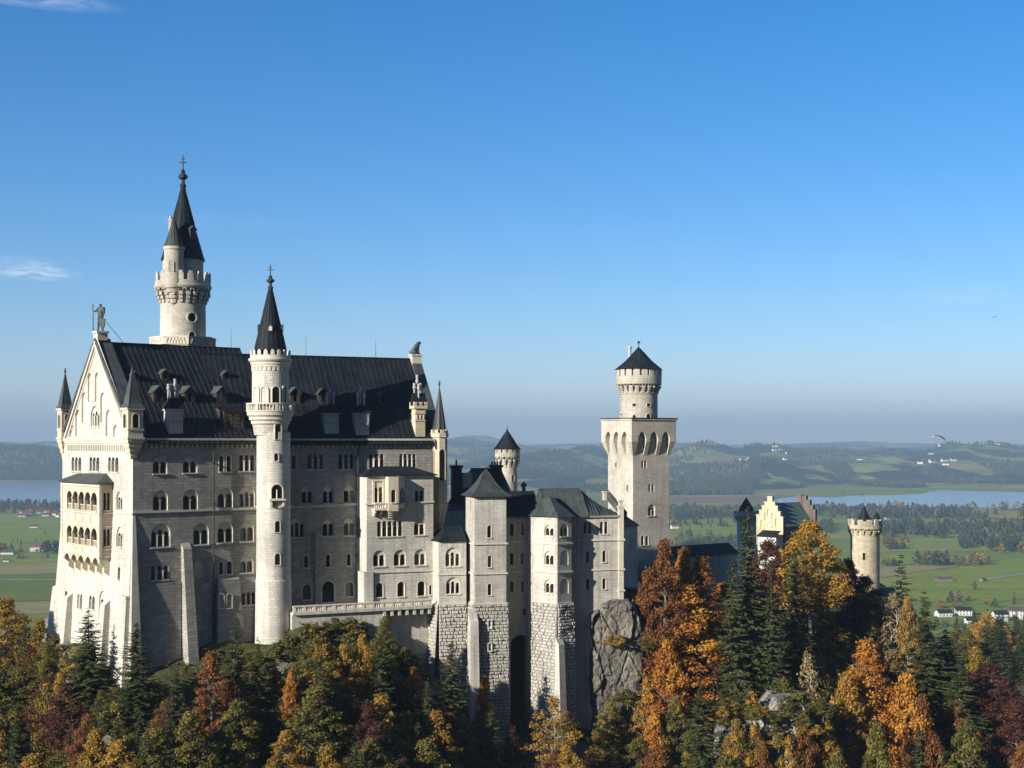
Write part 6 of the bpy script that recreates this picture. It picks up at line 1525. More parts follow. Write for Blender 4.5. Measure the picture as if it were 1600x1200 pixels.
mb.face([GS.p(0, e0, .4), GS.p(GL_, e0, .4), GS.p(GL_, e1_, -GW / 2), GS.p(0, e1_, -GW / 2)]); mb.face([GS.p(GL_, e0, -GW - .4), GS.p(0, e0, -GW - .4), GS.p(0, e1_, -GW / 2), GS.p(GL_, e1_, -GW / 2)])
mb.build('roof', M['gate_roof'], gate)
mb = MB(); GS.box(mb, 0, GL_, -60, e0 - .02, -GW, 0); mb.build('wall', M['red_brick'], gate)
mb = MB()
for k, (a, y) in enumerate(((0, 786), (.22, 786), (.5, 793), (.72, 801), (.9, 808))):
    n_ = -GW * (.5 - a * .5); h = zg(y) + 1.6
    GS.box(mb, GL_, GL_ + .8, -60 if k == 0 else e0 - 1, h, min(n_, -GW / 2) if k == 0 else n_ - .01, n_ + 1.1)
mb.build('far_gable', M['red_brick'], gate)
mb = MB(); q = GS.p(GL_ + .4, zg(786), -GW / 2); mb.box(q, vg, ug, 1.2, 1.3, (786 - 777) / F * 362); mb.box(q + Z * ((786 - 777) / F * 362), vg, ug, 1.5, 1.6, .3); mb.build('chimney', M['red_brick'], gate)
# lean-to roof below the gable and red forebuilding
FB = Plane(at(1184, 692, 349), ug); f0, f1 = FB.st(1200, 838)[1], FB.st(1200, 829.5)[1]
mb = MB(); FB.box(mb, 0, 5.4, -60, f0, -2.4, 0); mb.build('forebuilding', M['house_plaster'], gate)
mb = MB(); mb.face([FB.p(-.2, f0, .3), FB.p(5.6, f0, .3), FB.p(5.4, f1, -2.2), FB.p(0, f1, -2.2)]); FB.box(mb, -.2, 5.6, f0 - .15, f0 - .002, -2.3, .3); mb.build('roof', M['slate'], gate)
p = at(1292, 940, 372); mb = MB(); mb.box(V((p.x, p.y, -60)), ug, vg, 5.5, 8, 60 + (HY - 918) / F * 372); mb.build('forebuilding', M['house_plaster'], gate)
def round_tower(name, label, px, Y, rp, ytop, yb0, yb1, ycone, rc, foot, mat, cones):
    z_, w_ = Yz(Y); c = V((at(px, 0, Y).x, Y, 0)); o = thing(name, label, 'tower', (c.x, c.y, foot))
    mb = MB(); lathe(mb, c, [(w_(rp * 1.03), foot), (w_(rp), z_(yb1)), (w_(rp) - .02, z_(yb0 - 2))], 40); mb.build('wall', mat, o)
    mb = MB(); corbels(mb, c, w_(rp), w_(rp + 4), z_(yb1 + 1), z_(yb0), 16, .45); lathe(mb, c, [(w_(rp - 1), z_(yb0)), (w_(rp + 4.2), z_(yb0 - .2)), (w_(rp + 4.2), z_(yb0 - 6)), (w_(rp + 1), z_(yb0 - 6.2)), (0, z_(yb0 - 5))], 40)
    merlons(mb, c, w_(rp + 1.6), w_(rp + 4.2), z_(yb0 - 6), z_(ytop), 12, .6); mb.build('battlement', mat, o)
    for dx, r, yb, yt in cones:
        cc = V((at(px + dx, 0, Y).x, Y + (1 if dx == 0 else -1.0), 0)); cone_roof(o, cc, [(w_(r), z_(yb)), (w_(r * .93), z_(yb - 4)), (.05, z_(yt))], M['slate'], 14, False)
        mb = MB(); lathe(mb, cc, [(w_(r * .86), z_(yb0 - 5)), (w_(r * .86), z_(yb))], 20); mb.build('turret', mat, o)
    return o, c, w_(rp)
stone('gate_stone', (0.56, 0.49, 0.36), (0.42, 0.36, 0.26), bw=1.3, rh=.5, bump=.5, stain=.3)
o, c, r = round_tower('gate_tower', 'round battlemented gate tower of warm stone right of the gatehouse', 1351.5, 372, 22.2, 811, 825.5, 834.5, 0, 0, -60, M['gate_stone'], [(0, 10, 814, 790), (17, 5, 811, 799)])
cyl_window(o, c, r, 1350, 864, 875, 4, M['gate_stone'], 'rect', .08)
rod = MB(); tube(rod, c + V((0, 1, (HY - 791) / F * 372)), c + V((0, 1, (HY - 776) / F * 372)), .05, .03, 5); rod.build('lightning_rod', M['iron'], o)
o, c, r = round_tower('gate_tower', 'gate tower half hidden by a spruce, with dark cone roof left of the gable', 1167, 392, 16, 799, 806, 813, 0, 0, -60, M['wing_stone'], [(0, 12, 798, 777.5)])

# ------------------------------------------------------------------ rock faces
t = NT('rock'); pos = t.n('ShaderNodeNewGeometry').outputs['Position']
n1 = t.noise(t.scale(pos, (1, 1, .45)), .35, 8, .68, .6); n2 = t.noise(pos, 1.6, 6, .7); n3 = t.noise(t.scale(pos, (1, 1, .12)), .5, 5, .6)
c = t.ramp(n1, [(.3, (.07, .064, .055)), (.5, (.165, .153, .132)), (.7, (.26, .243, .21))]); c = t.mix(.6, c, t.ramp(n3, [(.4, g3(.22)), (.56, (1.1, 1.06, 1.0))]), 'MULTIPLY'); c = t.mix(.5, c, t.ramp(n2, [(.35, g3(.55)), (.65, g3(1.15))]), 'MULTIPLY')
nrm = t.n('ShaderNodeSeparateXYZ'); t.set(nrm.inputs[0], t.n('ShaderNodeNewGeometry').outputs['Normal'])
c = t.mix(t.ramp(t.math('ADD', nrm.outputs[2], t.math('MULTIPLY', n2, .5)), [(1.02, g3(0)), (1.2, g3(1))]), c, (.055, .062, .02))
bp = t.n('ShaderNodeBump', Strength=1.0, Distance=.5, Height=t.math('ADD', n1, t.math('MULTIPLY', n2, .5)))
b = t.n('ShaderNodeBsdfPrincipled', Roughness=.95, Normal=bp.outputs[0]); t.set(b.inputs['Base Color'], c); b.inputs['Specular IOR Level'].default_value = .15
t.finish(b.outputs[0])
M['pale_rock'] = M['rock'].copy(); M['pale_rock'].name = 'pale_rock'
for n in M['pale_rock'].node_tree.nodes:
    if n.type == 'VALTORGB' and len(n.color_ramp.elements) == 3 and abs(n.color_ramp.elements[2].color[0] - .26) < .01:
        for e, cc in zip(n.color_ramp.elements, ((.10, .095, .085), (.25, .24, .22), (.42, .40, .37))): e.color = (*cc, 1)

def rock(name, outline, Y, thick, mat, seed, amp=1.6, cell=3.2):
    """a crag: silhouette in the photograph at distance Y, a body that runs back into the hill, front broken into tilted blocks"""
    loop = [at(px, py, Y) for px, py in outline]; z0, z1 = min(p.z for p in loop), max(p.z for p in loop)
    def span(z):
        xs = []
        for p, q in zip(loop, loop[1:] + loop[:1]):
            if (p.z - z) * (q.z - z) < 0: xs.append(p.x + (q.x - p.x) * (z - p.z) / (q.z - p.z))
        return (min(xs), max(xs)) if len(xs) > 1 else None
    nz = int((z1 - z0) / .28); nx = 90; bm = bmesh.new(); rows = []
    def block(p, c, sd):
        q = V((p.x / c, p.y / (c * 1.2), p.z / (c * 1.7) + .25 * p.x / c)) + V((sd, sd * .7, sd * 1.3)); d, pts = noise.voronoi(q); f = pts[0]
        h = noise.noise_vector(f * 7.31); return h.x * .9 + (q - f).dot(h) * 1.3 - .35 * max(0, .09 - (d[1] - d[0])) / .09
    for j in range(nz + 1):
        z = z0 + (z1 - z0) * (.004 + .992 * j / nz); sp = span(z)
        if sp is None: continue
        row = []
        for i in range(nx + 1):
            s_ = i / nx; x = sp[0] + (sp[1] - sp[0]) * s_; e = abs(2 * s_ - 1); back = thick * (e ** 12) + thick * .5 * (max(0, (z - z1) / (z1 - z0) + .05) / .05) ** 2
            p = V((x, Y, z)); q = V((x, Y + back, z)); dep = amp * block(q, cell, seed) + amp * .38 * block(q, cell * .38, seed + 9) + .28 * noise.noise(p * 1.1) + .14 * noise.noise(p * 2.7)
            row.append(bm.verts.new((x + .35 * noise.noise(p * .5 + V((seed, 0, 0))) + .25 * dep * (2 * s_ - 1), Y + back - dep, z + .5 * noise.noise(p * .35))))
        rows.append(row)
    for r0, r1 in zip(rows[:-1], rows[1:]):
        for i in range(nx): bm.faces.new((r0[i], r0[i + 1], r1[i + 1], r1[i]))
    bk = [[bm.verts.new((r[k].co.x, Y + thick + 6, r[k].co.z - 1)) for k in (0, nx)] for r in rows]
    for k in range(len(rows) - 1):
        bm.faces.new((rows[k][0], rows[k + 1][0], bk[k + 1][0], bk[k][0])); bm.faces.new((rows[k + 1][nx], rows[k][nx], bk[k][1], bk[k + 1][1]))
    bm.faces.new(rows[-1] + [bk[-1][1], bk[-1][0]])
    bm.normal_update(); me = bpy.data.meshes.new(name); bm.to_mesh(me); bm.free(); me.materials.append(mat)
    o = bpy.data.objects.new(name, me); COL.objects.link(o); return prop(o, kind='structure')
rock('rock_cliff', [(920, 962), (935, 946), (958, 938), (984, 938), (1000, 952), (1014, 985), (1016, 1040), (1008, 1080), (1020, 1110), (1022, 1170), (918, 1170), (916, 1060)], 265, 8, M['rock'], 1.0, 1.15, 4.4)
rock('rock_cliff', [(1128, 1160), (1142, 1122), (1160, 1112), (1180, 1126), (1198, 1106), (1214, 1094), (1232, 1104), (1250, 1092), (1270, 1116), (1290, 1150), (1300, 1235), (1118, 1235)], 251, 7, M['pale_rock'], 5.0, 1.9, 1.9)

# ------------------------------------------------------------------ the trees of the castle hill
T = tree
T(8, 930, 17, 'turning0', 108, 'round golden topped tree at the left edge against the green fields')
T(62, 962, 15, 'turning1', 66, 'yellow green tree beside the left foot of the palace')
T(138, 958, 17, 'spruce0', 112, 'dark spruce standing before the gable foot of the palace')
T(213, 974, 17, 'spruce1', 85, 'slim spruce against the shadowed wall right of the palace corner')
T(95, 1046, 16, 'gold0', 64, 'yellow orange tree low on the left slope below the gable')
T(138, 1108, 16, 'rust0', 74, 'rusty tree below the yellow tree on the left slope')
T(185, 1150, 15, 'gold1', 120, 'broad golden tree at the bottom left under the spruces')
T(30, 1040, 14, 'olive0', 90, 'olive green tree low at the left edge')
T(72, 1000, 12, 'olive1', 70, 'dull green bushy tree under the far left palace corner')
T(20, 1110, 16, 'olive1', 110, 'dark olive tree in the bottom left corner')
T(275, 1050, 18, 'spruce2', 85, 'dark spruce in shade left of the rusty orange tree')
T(330, 1008, 22, 'rust_tall', 88, 'tall rusty orange tree below the middle of the west range')
T(366, 983, 20, 'spruce1', 90, 'dense spruce just right of the tall rusty tree')
T(404, 1004, 19, 'spruce0', 80, 'dark spruce in front of the stair tower foot')
T(447, 1136, 15, 'gold0', 92, 'bright golden tree at the bottom below the stair tower')
T(512, 1162, 14, 'turning0', 80, 'yellow green tree at the bottom between two golden ones')
T(578, 1156, 14, 'gold1', 74, 'golden olive tree at the bottom centre left')
T(500, 988, 17, 'olive0', 110, 'olive green tree on the knoll under the terrace')
T(455, 1040, 16, 'orange1', 44, 'small orange tree between dark spruces under the knoll')
T(499, 1018, 21, 'spruce2', 102, 'tall spruce in the middle of the slope under the knoll')
T(566, 984, 20, 'gold0', 66, 'golden yellow tree under the terrace corner')
T(538, 1000, 18, 'turning1', 70, 'green gold tree left of the golden one under the terrace')
T(600, 962, 14, 'olive1', 56, 'green and yellow tree before the terrace arch')
T(594, 1000, 22, 'spruce0', 80, 'dark spruce right of the golden tree under the terrace')
T(576, 1088, 19, 'maroon0', 80, 'brown red tree in the shade under the golden tree')
T(646, 1036, 14, 'orange0', 58, 'small orange tree below the terrace retaining wall')
T(704, 1004, 22, 'spruce1', 85, 'tall green spruce before the rough plinth of the first tower')
T(668, 1066, 17, 'spruce2', 68, 'dark spruce left of the tall green spruce')
T(757, 1050, 17, 'orange1', 44, 'narrow orange tree before the buttress of the first tower')
T(732, 1142, 13, 'rust0', 42, 'small rusty tree at the bottom below the first tower')
T(768, 1110, 17, 'spruce0', 68, 'green spruce at the bottom right of the narrow orange tree')
T(800, 1128, 17, 'maroon1', 54, 'dark red brown tree at the bottom of the ravine arch')
T(866, 1082, 17, 'gold_sparse', 98, 'thin golden tree before the second tower plinth')
T(884, 1160, 13, 'gold0', 80, 'yellow tree at the bottom below the thin golden tree')
T(934, 1148, 12, 'turning0', 64, 'yellow green tree at the foot of the grey cliff')
T(996, 1150, 13, 'olive0', 86, 'dark green bushy tree at the cliff foot')
T(968, 1130, 9, 'gold1', 40, 'small yellow tree on the cliff foot ledge')
T(1006, 976, 13, 'pale_sparse', 40, 'thin brown gold tree on the right side of the cliff')
T(1038, 826, 30, 'rust_tall', 84, 'tall rust red tree right of the square tower foot', Y=267)
T(1012, 874, 24, 'rust0', 62, 'rusty orange tree overhanging the right side of the grey cliff', Y=269)
T(1068, 846, 28, 'orange1', 70, 'orange brown tree right behind the tall rust red one', Y=273)
T(1096, 858, 28, 'rust_tall', 96, 'rust brown tree in front of the gallery roof', Y=274)
T(1070, 900, 30, 'orange_tall', 150, 'huge glowing orange tree on the right slope', Y=270)
T(1042, 990, 20, 'orange0', 78, 'red orange tree low on the left of the huge orange one', Y=262)
T(1120, 1010, 17, 'maroon0', 66, 'brown red tree between the huge orange tree and the spruce', Y=266)
T(1056, 1080, 16, 'olive1', 70, 'yellow green tree under the glowing orange tree', Y=258)
T(1168, 800, 34, 'spruce0', 88, 'tallest spruce on the right, in front of the gatehouse', Y=266)
T(1146, 876, 28, 'spruce1', 72, 'broad spruce leaning into the tallest one from the left', Y=262)
T(1204, 892, 27, 'spruce2', 74, 'dense spruce on the right shoulder of the tallest one', Y=264)
T(1200, 836, 30, 'maroon0', 92, 'dark red brown tree behind the tallest spruce', Y=292)
T(1266, 803, 36, 'turning_tall', 118, 'tall green and orange topped tree before the gatehouse wall', Y=288)
T(1240, 862, 29, 'spruce1', 66, 'slim spruce left under the green and orange topped tree', Y=280)
T(1255, 950, 22, 'spruce0', 80, 'short spruce above the pale rock', Y=272)
T(1326, 866, 28, 'maroon1', 58, 'dark maroon tree before the gate tower', Y=300)
T(1350, 894, 25, 'maroon0', 80, 'deep red brown tree hiding the gate tower foot', Y=305)
T(1314, 962, 20, 'maroon1', 60, 'shaded maroon tree above the orange crowns', Y=292)
T(1408, 868, 25, 'pine0', 75, 'dark pine rising right of the gate tower', Y=298)
T(1397, 918, 22, 'pale_sparse', 60, 'bare pale stemmed tree with few leaves below the pine', Y=292)
T(1418, 926, 20, 'gold_sparse', 46, 'thin yellow tree below the pine', Y=290)
T(1446, 936, 30, 'spruce2', 136, 'broad green spruce on the right slope', Y=278)
T(1478, 985, 26, 'spruce1', 102, 'shaded spruce behind the broad green one', Y=284)
T(1354, 985, 22, 'orange_tall', 112, 'large orange gold tree below the gate tower', Y=268)
T(1322, 1040, 18, 'gold0', 92, 'golden tree left of the large orange gold one', Y=262)
T(1416, 1040, 20, 'orange0', 96, 'burnt orange tree right of the large orange gold one', Y=264)
T(1440, 1075, 17, 'rust0', 74, 'rusty tree under the broad green spruce', Y=262)
T(1262, 1006, 15, 'pale_sparse', 60, 'pale half bare tree on the rock', Y=262)
T(1095, 1072, 20, 'spruce0', 112, 'full green spruce at the bottom of the right slope', Y=250)
T(1178, 1126, 11, 'gold1', 46, 'small golden tree on the pale rock', Y=249)
T(1232, 1140, 10, 'gold_sparse', 50, 'thin yellowish tree at the foot of the pale rock', Y=247)
T(1290, 1120, 15, 'turning0', 84, 'yellow olive tree at the bottom right of the pale rock', Y=252)
T(1370, 1120, 15, 'olive1', 90, 'olive tree at the bottom under the orange crowns', Y=250)
T(1438, 1140, 15, 'spruce1', 80, 'small spruce at the bottom under the rusty tree', Y=248)
T(1310, 1165, 12, 'olive0', 70, 'dull olive tree along the bottom edge', Y=246)
T(1500, 1036, 26, 'spruce0', 112, 'dark shaded spruce right of the broad green one', Y=270)
T(1545, 1030, 24, 'maroon0', 110, 'wide maroon tree with a yellow tip near the right edge', Y=276)
T(1525, 1006, 22, 'turning1', 60, 'yellow tipped tree behind the wide maroon one', Y=282)
T(1586, 1085, 20, 'maroon1', 96, 'dark maroon tree at the right edge', Y=262)
T(1510, 1120, 18, 'olive0', 90, 'shaded green tree at the bottom right', Y=254)
T(1600, 1150, 16, 'rust0', 84, 'reddish tree in the bottom right corner', Y=250)
T(1010, 1050, 14, 'gold_sparse', 48, 'thin yellow tree right of the cliff', Y=262)
T(1023, 1100, 13, 'orange1', 50, 'small orange tree right of the cliff foot', Y=256)

T(1225, 1052, 15, 'olive0', 62, 'olive tree leaning over the top of the pale rock', Y=258)
T(1206, 1070, 13, 'spruce1', 50, 'small spruce on top of the pale rock', Y=257)
T(1150, 1118, 12, 'turning0', 54, 'yellow green bush tree at the left edge of the pale rock', Y=248)
T(1255, 1104, 14, 'rust0', 58, 'rusty tree at the right edge of the pale rock', Y=249)
T(1192, 1150, 9, 'rust0', 40, 'little rusty tree in a cleft of the pale rock', Y=247)
T(955, 1092, 11, 'olive1', 66, 'green bushes on the ledge of the grey cliff', Y=262)
T(1130, 905, 26, 'orange1', 72, 'orange brown tree left of the tallest spruce', Y=284)

# fill the slope: skyline that the fillers must stay under, by pixel column
SKY = [(-80, 960), (60, 985), (80, 1010), (140, 1030), (180, 1095), (240, 1085), (290, 1050), (340, 1030), (430, 1035), (470, 1000), (540, 985), (610, 1010), (665, 1070), (740, 1130), (790, 1150), (840, 1140), (905, 1165), (960, 1165), (1010, 1120),
       (1060, 1000), (1120, 960), (1200, 930), (1300, 950), (1350, 960), (1420, 1000), (1480, 1040), (1560, 1100), (1680, 1150)]
rf = random.Random(21); fill_kinds = [('spruce0', 'spruce'), ('spruce1', 'spruce'), ('spruce2', 'spruce'), ('olive0', 'olive'), ('olive1', 'olive'), ('olive0', 'olive'), ('olive1', 'olive'), ('maroon0', 'red'), ('rust0', 'red'), ('turning1', 'turning'), ('turning0', 'turning'), ('turning1', 'turning'), ('gold1', 'gold')]
FL = {'spruce': ('spruce_tree', 'small dark spruce filling the wooded slope below the castle', 'spruces filling the castle slope'),
      'olive': ('broadleaf_tree', 'dull green tree filling the wooded slope below the castle', 'green trees filling the castle slope'),
      'red': ('autumn_tree', 'reddish brown tree filling the wooded slope below the castle', 'red brown trees filling the castle slope'),
      'turning': ('broadleaf_tree', 'yellowing tree filling the wooded slope below the castle', 'yellowing trees filling the castle slope'),
      'gold': ('autumn_tree', 'golden tree filling the wooded slope below the castle', 'golden trees filling the castle slope')}
placed = 0
for k in range(900):
    px = rf.uniform(-70, 1680); Y = rf.uniform(196, 300); yb, pb, _ = lerp_tab(HILL, px)
    if Y > yb - 4: continue
    x = (px - CX) / F * Y; z = hill_h(x, Y); H = rf.uniform(9, 19); key, kd = rf.choice(fill_kinds); lim = lerp_tab(SKY, px)[0]
    ztop = (HY - lim) / F * Y
    H = min(H, ztop - z - rf.uniform(0, 6))
    if 905 < px < 1015 and Y > 246: continue
    if 1135 < px < 1252 and Y > 244: continue
    if H < 4.5: continue
    py = HY - (z + H) / Y * F
    if py > 1215: continue
    cr, tk, pH, prad = PROTO[key]; s = H / pH
    nm, lb, gp = FL[kd]; plant(key, nm, 'tree', (x, Y, z), s * rf.uniform(.9, 1.35), s, lb, gp, rf.uniform(0, 6.28)); placed += 1
    if placed >= 210: break
# shrubs along the castle foot
ns = 0
for k in range(700):
    px = rf.uniform(-60, 1600); yb, pb, _ = lerp_tab(HILL, px); Y = yb - rf.uniform(1.0, 30) ** 1.0
    if 690 < px < 915 and Y > yb - 6: continue
    if 905 < px < 1015 and Y > 250: continue
    if 1135 < px < 1252 and Y > 258: continue
    x = (px - CX) / F * Y; z = hill_h(x, Y); H = rf.uniform(2.0, 5.5)
    py = HY - (z + H) / Y * F; lim = lerp_tab(SKY, px)[0] - 26
    if py < lim: H -= (lim - py) / F * Y
    if H < 1.2 or py > 1215: continue
    key = rf.choice(['shrub0', 'shrub0', 'shrub2', 'shrub2', 'shrub1']); s = H / PROTO[key][2]
    plant(key, 'shrub', 'shrub', (x, Y, z - .2), s * rf.uniform(1, 1.6), s, {'shrub0': 'brown green shrub on the rocky slope at the castle foot', 'shrub2': 'olive green shrub on the rocky slope at the castle foot', 'shrub1': 'orange tinged shrub on the rocky slope at the castle foot'}[key],
          {'shrub0': 'brown green shrubs at the castle foot', 'shrub2': 'olive shrubs at the castle foot', 'shrub1': 'orange tinged shrubs at the castle foot'}[key], rf.uniform(0, 6.28)); ns += 1
    if ns >= 190: break
for k in range(66):                                        # shrubs that root in the clefts of the crags
    px, py, Y = (rf.uniform(1124, 1296), rf.uniform(1096, 1205), 249.5) if k < 34 else (rf.uniform(1128, 1282), rf.uniform(1090, 1122), 252.5) if k > 45 else (rf.uniform(925, 1015), rf.choice([1085, 1092, 1000, 1130, 1150]) + rf.uniform(-6, 6), 263.5)
    if k < 34 and 1150 < px < 1250 and rf.random() < .45: continue
    H = rf.uniform(1.4, 3.6); key = rf.choice(['shrub0', 'shrub2', 'shrub1']); s = H / PROTO[key][2]
    plant(key, 'shrub', 'shrub', tuple(at(px, py, Y - rf.uniform(0, 1.5)) - Z * H * .5), s * rf.uniform(1, 1.5), s, {'shrub0': 'brown green shrub rooted in the clefts of the bare crags', 'shrub2': 'olive green shrub rooted in the clefts of the bare crags', 'shrub1': 'orange tinged shrub rooted in the clefts of the bare crags'}[key],
          {'shrub0': 'brown green shrubs on the crags', 'shrub2': 'olive shrubs on the crags', 'shrub1': 'orange tinged shrubs on the crags'}[key], rf.uniform(0, 6.28))
# low undergrowth
g = np.random.default_rng(3); ctr = []
while len(ctr) < 52000:
    px = rf.uniform(-80, 1680); Y = rf.uniform(205, 312); yb, pb, _ = lerp_tab(HILL, px)
    if Y > yb + 1 and px < 1010: continue
    if 690 < px < 905 and Y > yb - 3: continue
    x = (px - CX) / F * Y; n_ = noise.noise(V((x * .09, Y * .09, 4)))
    if n_ < -.12: continue
    z = hill_h(x, Y)
    for q in range(6): ctr.append((x + rf.gauss(0, .5), Y + rf.gauss(0, .5), z + abs(rf.gauss(0, .45))))
ctr = np.array(ctr); n = len(ctr); nr = unit(g.normal(size=(n, 3)) + np.array([0, -.5, .8])); ax = unit(np.cross(nr, g.normal(size=(n, 3)))); ln = g.uniform(.25, .6, n)
blob = np.array([noise.noise(V((p[0] * .13, p[1] * .13, 8))) for p in ctr]) * .45 + .45
me = leaves_mesh('undergrowth', ctr, ax, np.cross(nr, ax), ln, ln * .6, blob + g.uniform(-.2, .2, n), M['shrub_leaves'])
o = bpy.data.objects.new('undergrowth', me); COL.objects.link(o); prop(o, 'low brown and green undergrowth covering the castle hill', kind='stuff')

# ------------------------------------------------------------------ the valley: trees one by one where they can be told apart
def far_broadleaf(key, leaf, seed, H=16.0, rad=6.5, n=520, size=2.0):
    make_broadleaf(key, leaf, seed, H, rad, n, size, low=.16, blobs=12)
for i, lf in enumerate(('far_wood', 'turning_leaves', 'gold_leaves', 'brown_leaves', 'olive_leaves')): far_broadleaf('far_' + lf.split('_')[0], lf, 200 + i)
make_spruce('far_spruce', 210, 24, 4.4, 15, 6, size=2.2, ragged=.2); make_spruce('far_spruce2', 211, 24, 5.0, 13, 6, size=2.4, ragged=.35)
rv = random.Random(5)
def far_tree(key, px, pbase, H, label, group, Y=None, z=None, sx=None, name=None):
    Y = Y or ground_y(pbase); x = (px - CX) / F * Y; z = valley_h(x, Y) if z is None else z
    pH, pr = PROTO[key][2], PROTO[key][3]; s = H / pH
    return plant(key, name or ('spruce_tree' if 'spruce' in key else 'broadleaf_tree'), 'tree', (x, Y, z), (sx or rv.uniform(.85, 1.25)) * s, s, label, group, rv.uniform(0, 6.28), trunk=False)
def cluster(x0, x1, y0, y1, n, kinds, h0, h1, where):
    for k in range(n):
        key = rv.choice(kinds); kd = 'spruce' if 'spruce' in key else {'far_far': 'dull green tree', 'far_turning': 'yellow green tree', 'far_gold': 'yellow tree', 'far_brown': 'brownish tree', 'far_olive': 'olive tree'}[key]
        far_tree(key, rv.uniform(x0, x1), rv.uniform(y0, y1), rv.uniform(h0, h1), f'{kd} {where}', f'{kd}s {where}')
S2 = ['far_spruce', 'far_spruce2']; MX = ['far_far', 'far_far', 'far_olive', 'far_brown', 'far_turning', 'far_spruce']
cluster(1430, 1548, 880, 885, 24, ['far_far', 'far_brown', 'far_turning', 'far_olive', 'far_far'], 15, 25, 'in the grove beyond the pasture barns')
cluster(1376, 1400, 880, 886, 7, ['far_far', 'far_olive'], 8, 13, 'in the short row beside the gate tower')
cluster(1535, 1620, 857, 866, 16, ['far_turning', 'far_far', 'far_olive', 'far_spruce', 'far_spruce'], 20, 32, 'in the wood at the right edge above the pasture')
cluster(1374, 1412, 852, 860, 14, ['far_far', 'far_olive', 'far_spruce'], 14, 22, 'in the copse right of the gate tower')
cluster(1378, 1500, 832, 843, 22, S2 + ['far_far'], 22, 36, 'in the belt between the two lakeside meadows')
cluster(1500, 1625, 822, 832, 26, S2 + ['far_far', 'far_olive'], 24, 42, 'in the belt at the right below the lake')
cluster(1270, 1376, 800, 812, 24, ['far_far', 'far_spruce', 'far_olive', 'far_brown'], 22, 36, 'along the near shore of the right lake')
cluster(1376, 1610, 797, 806, 34, ['far_far', 'far_spruce', 'far_olive', 'far_turning'], 20, 34, 'on the shore meadow of the right lake')
cluster(1046, 1152, 836, 862, 34, ['far_far', 'far_olive', 'far_far', 'far_brown'], 10, 19, 'in the scrub behind the gallery roof')
cluster(1046, 1152, 802, 812, 24, ['far_far', 'far_far', 'far_spruce', 'far_olive'], 17, 28, 'in the strip of wood right of the square tower')
cluster(-10, 96, 797, 806, 20, ['far_far', 'far_olive', 'far_brown', 'far_spruce'], 17, 28, 'around the left lakeside village')
cluster(-8, 42, 862, 867, 8, ['far_far', 'far_turning', 'far_far'], 14, 21, 'left of the red roofed farm'); cluster(66, 94, 862, 866, 7, ['far_far', 'far_far'], 18, 26, 'right of the red roofed farm')
cluster(12, 90, 872, 874, 6, ['far_turning', 'far_far'], 7, 11, 'in the thin line on the left field')
cluster(1450, 1612, 972, 985, 16, ['far_far', 'far_olive', 'far_spruce'], 7, 12, 'hiding the feet of the white buildings')
cluster(1440, 1600, 938, 950, 9, ['far_turning', 'far_far', 'far_brown'], 9, 15, 'beside the white buildings')
cluster(1105, 1150, 864, 880, 6, S2, 11, 16, 'close behind the gallery roof')
far_tree('far_brown', 1499, 942, 16, 'round orange tree above the white buildings', None); far_tree('far_far', 1523, 922, 12, 'single dark round tree with shadow on the green pasture', None, sx=.9)
far_tree('far_spruce', 1585, 944, 17, 'dark spruce standing alone at the meadow edge by the right farm', None); far_tree('far_gold', 1467, 951, 13, 'orange bush tree left of the white buildings', None)
for k in range(58):                                        # spruces on the spur before the white buildings
    px = rv.uniform(1492, 1640); Y = rv.uniform(640, 800); x = (px - CX) / F * Y; zt = (HY - rv.uniform(948, 992)) / F * Y; z = hill_h(x, Y); H = max(14, min(40, zt - z))
    key = rv.choice(S2 + ['far_spruce', 'olive0'] if k % 14 else ['gold0']); 
    plant(key if k > 48 else rv.choice(['spruce0', 'spruce1', 'spruce2']) if 'spruce' in key else key, 'spruce_tree' if 'spruce' in key else 'broadleaf_tree', 'tree', (x, Y, z), H / PROTO[key][2] * rv.uniform(.95, 1.3), H / PROTO[key][2],
          'tall blue green spruce in the stand before the white buildings' if 'spruce' in key else 'bushy tree in the stand before the white buildings', 'spruce stand before the white buildings' if 'spruce' in key else 'bushy trees before the white buildings', rv.uniform(0, 6.28), trunk=False)

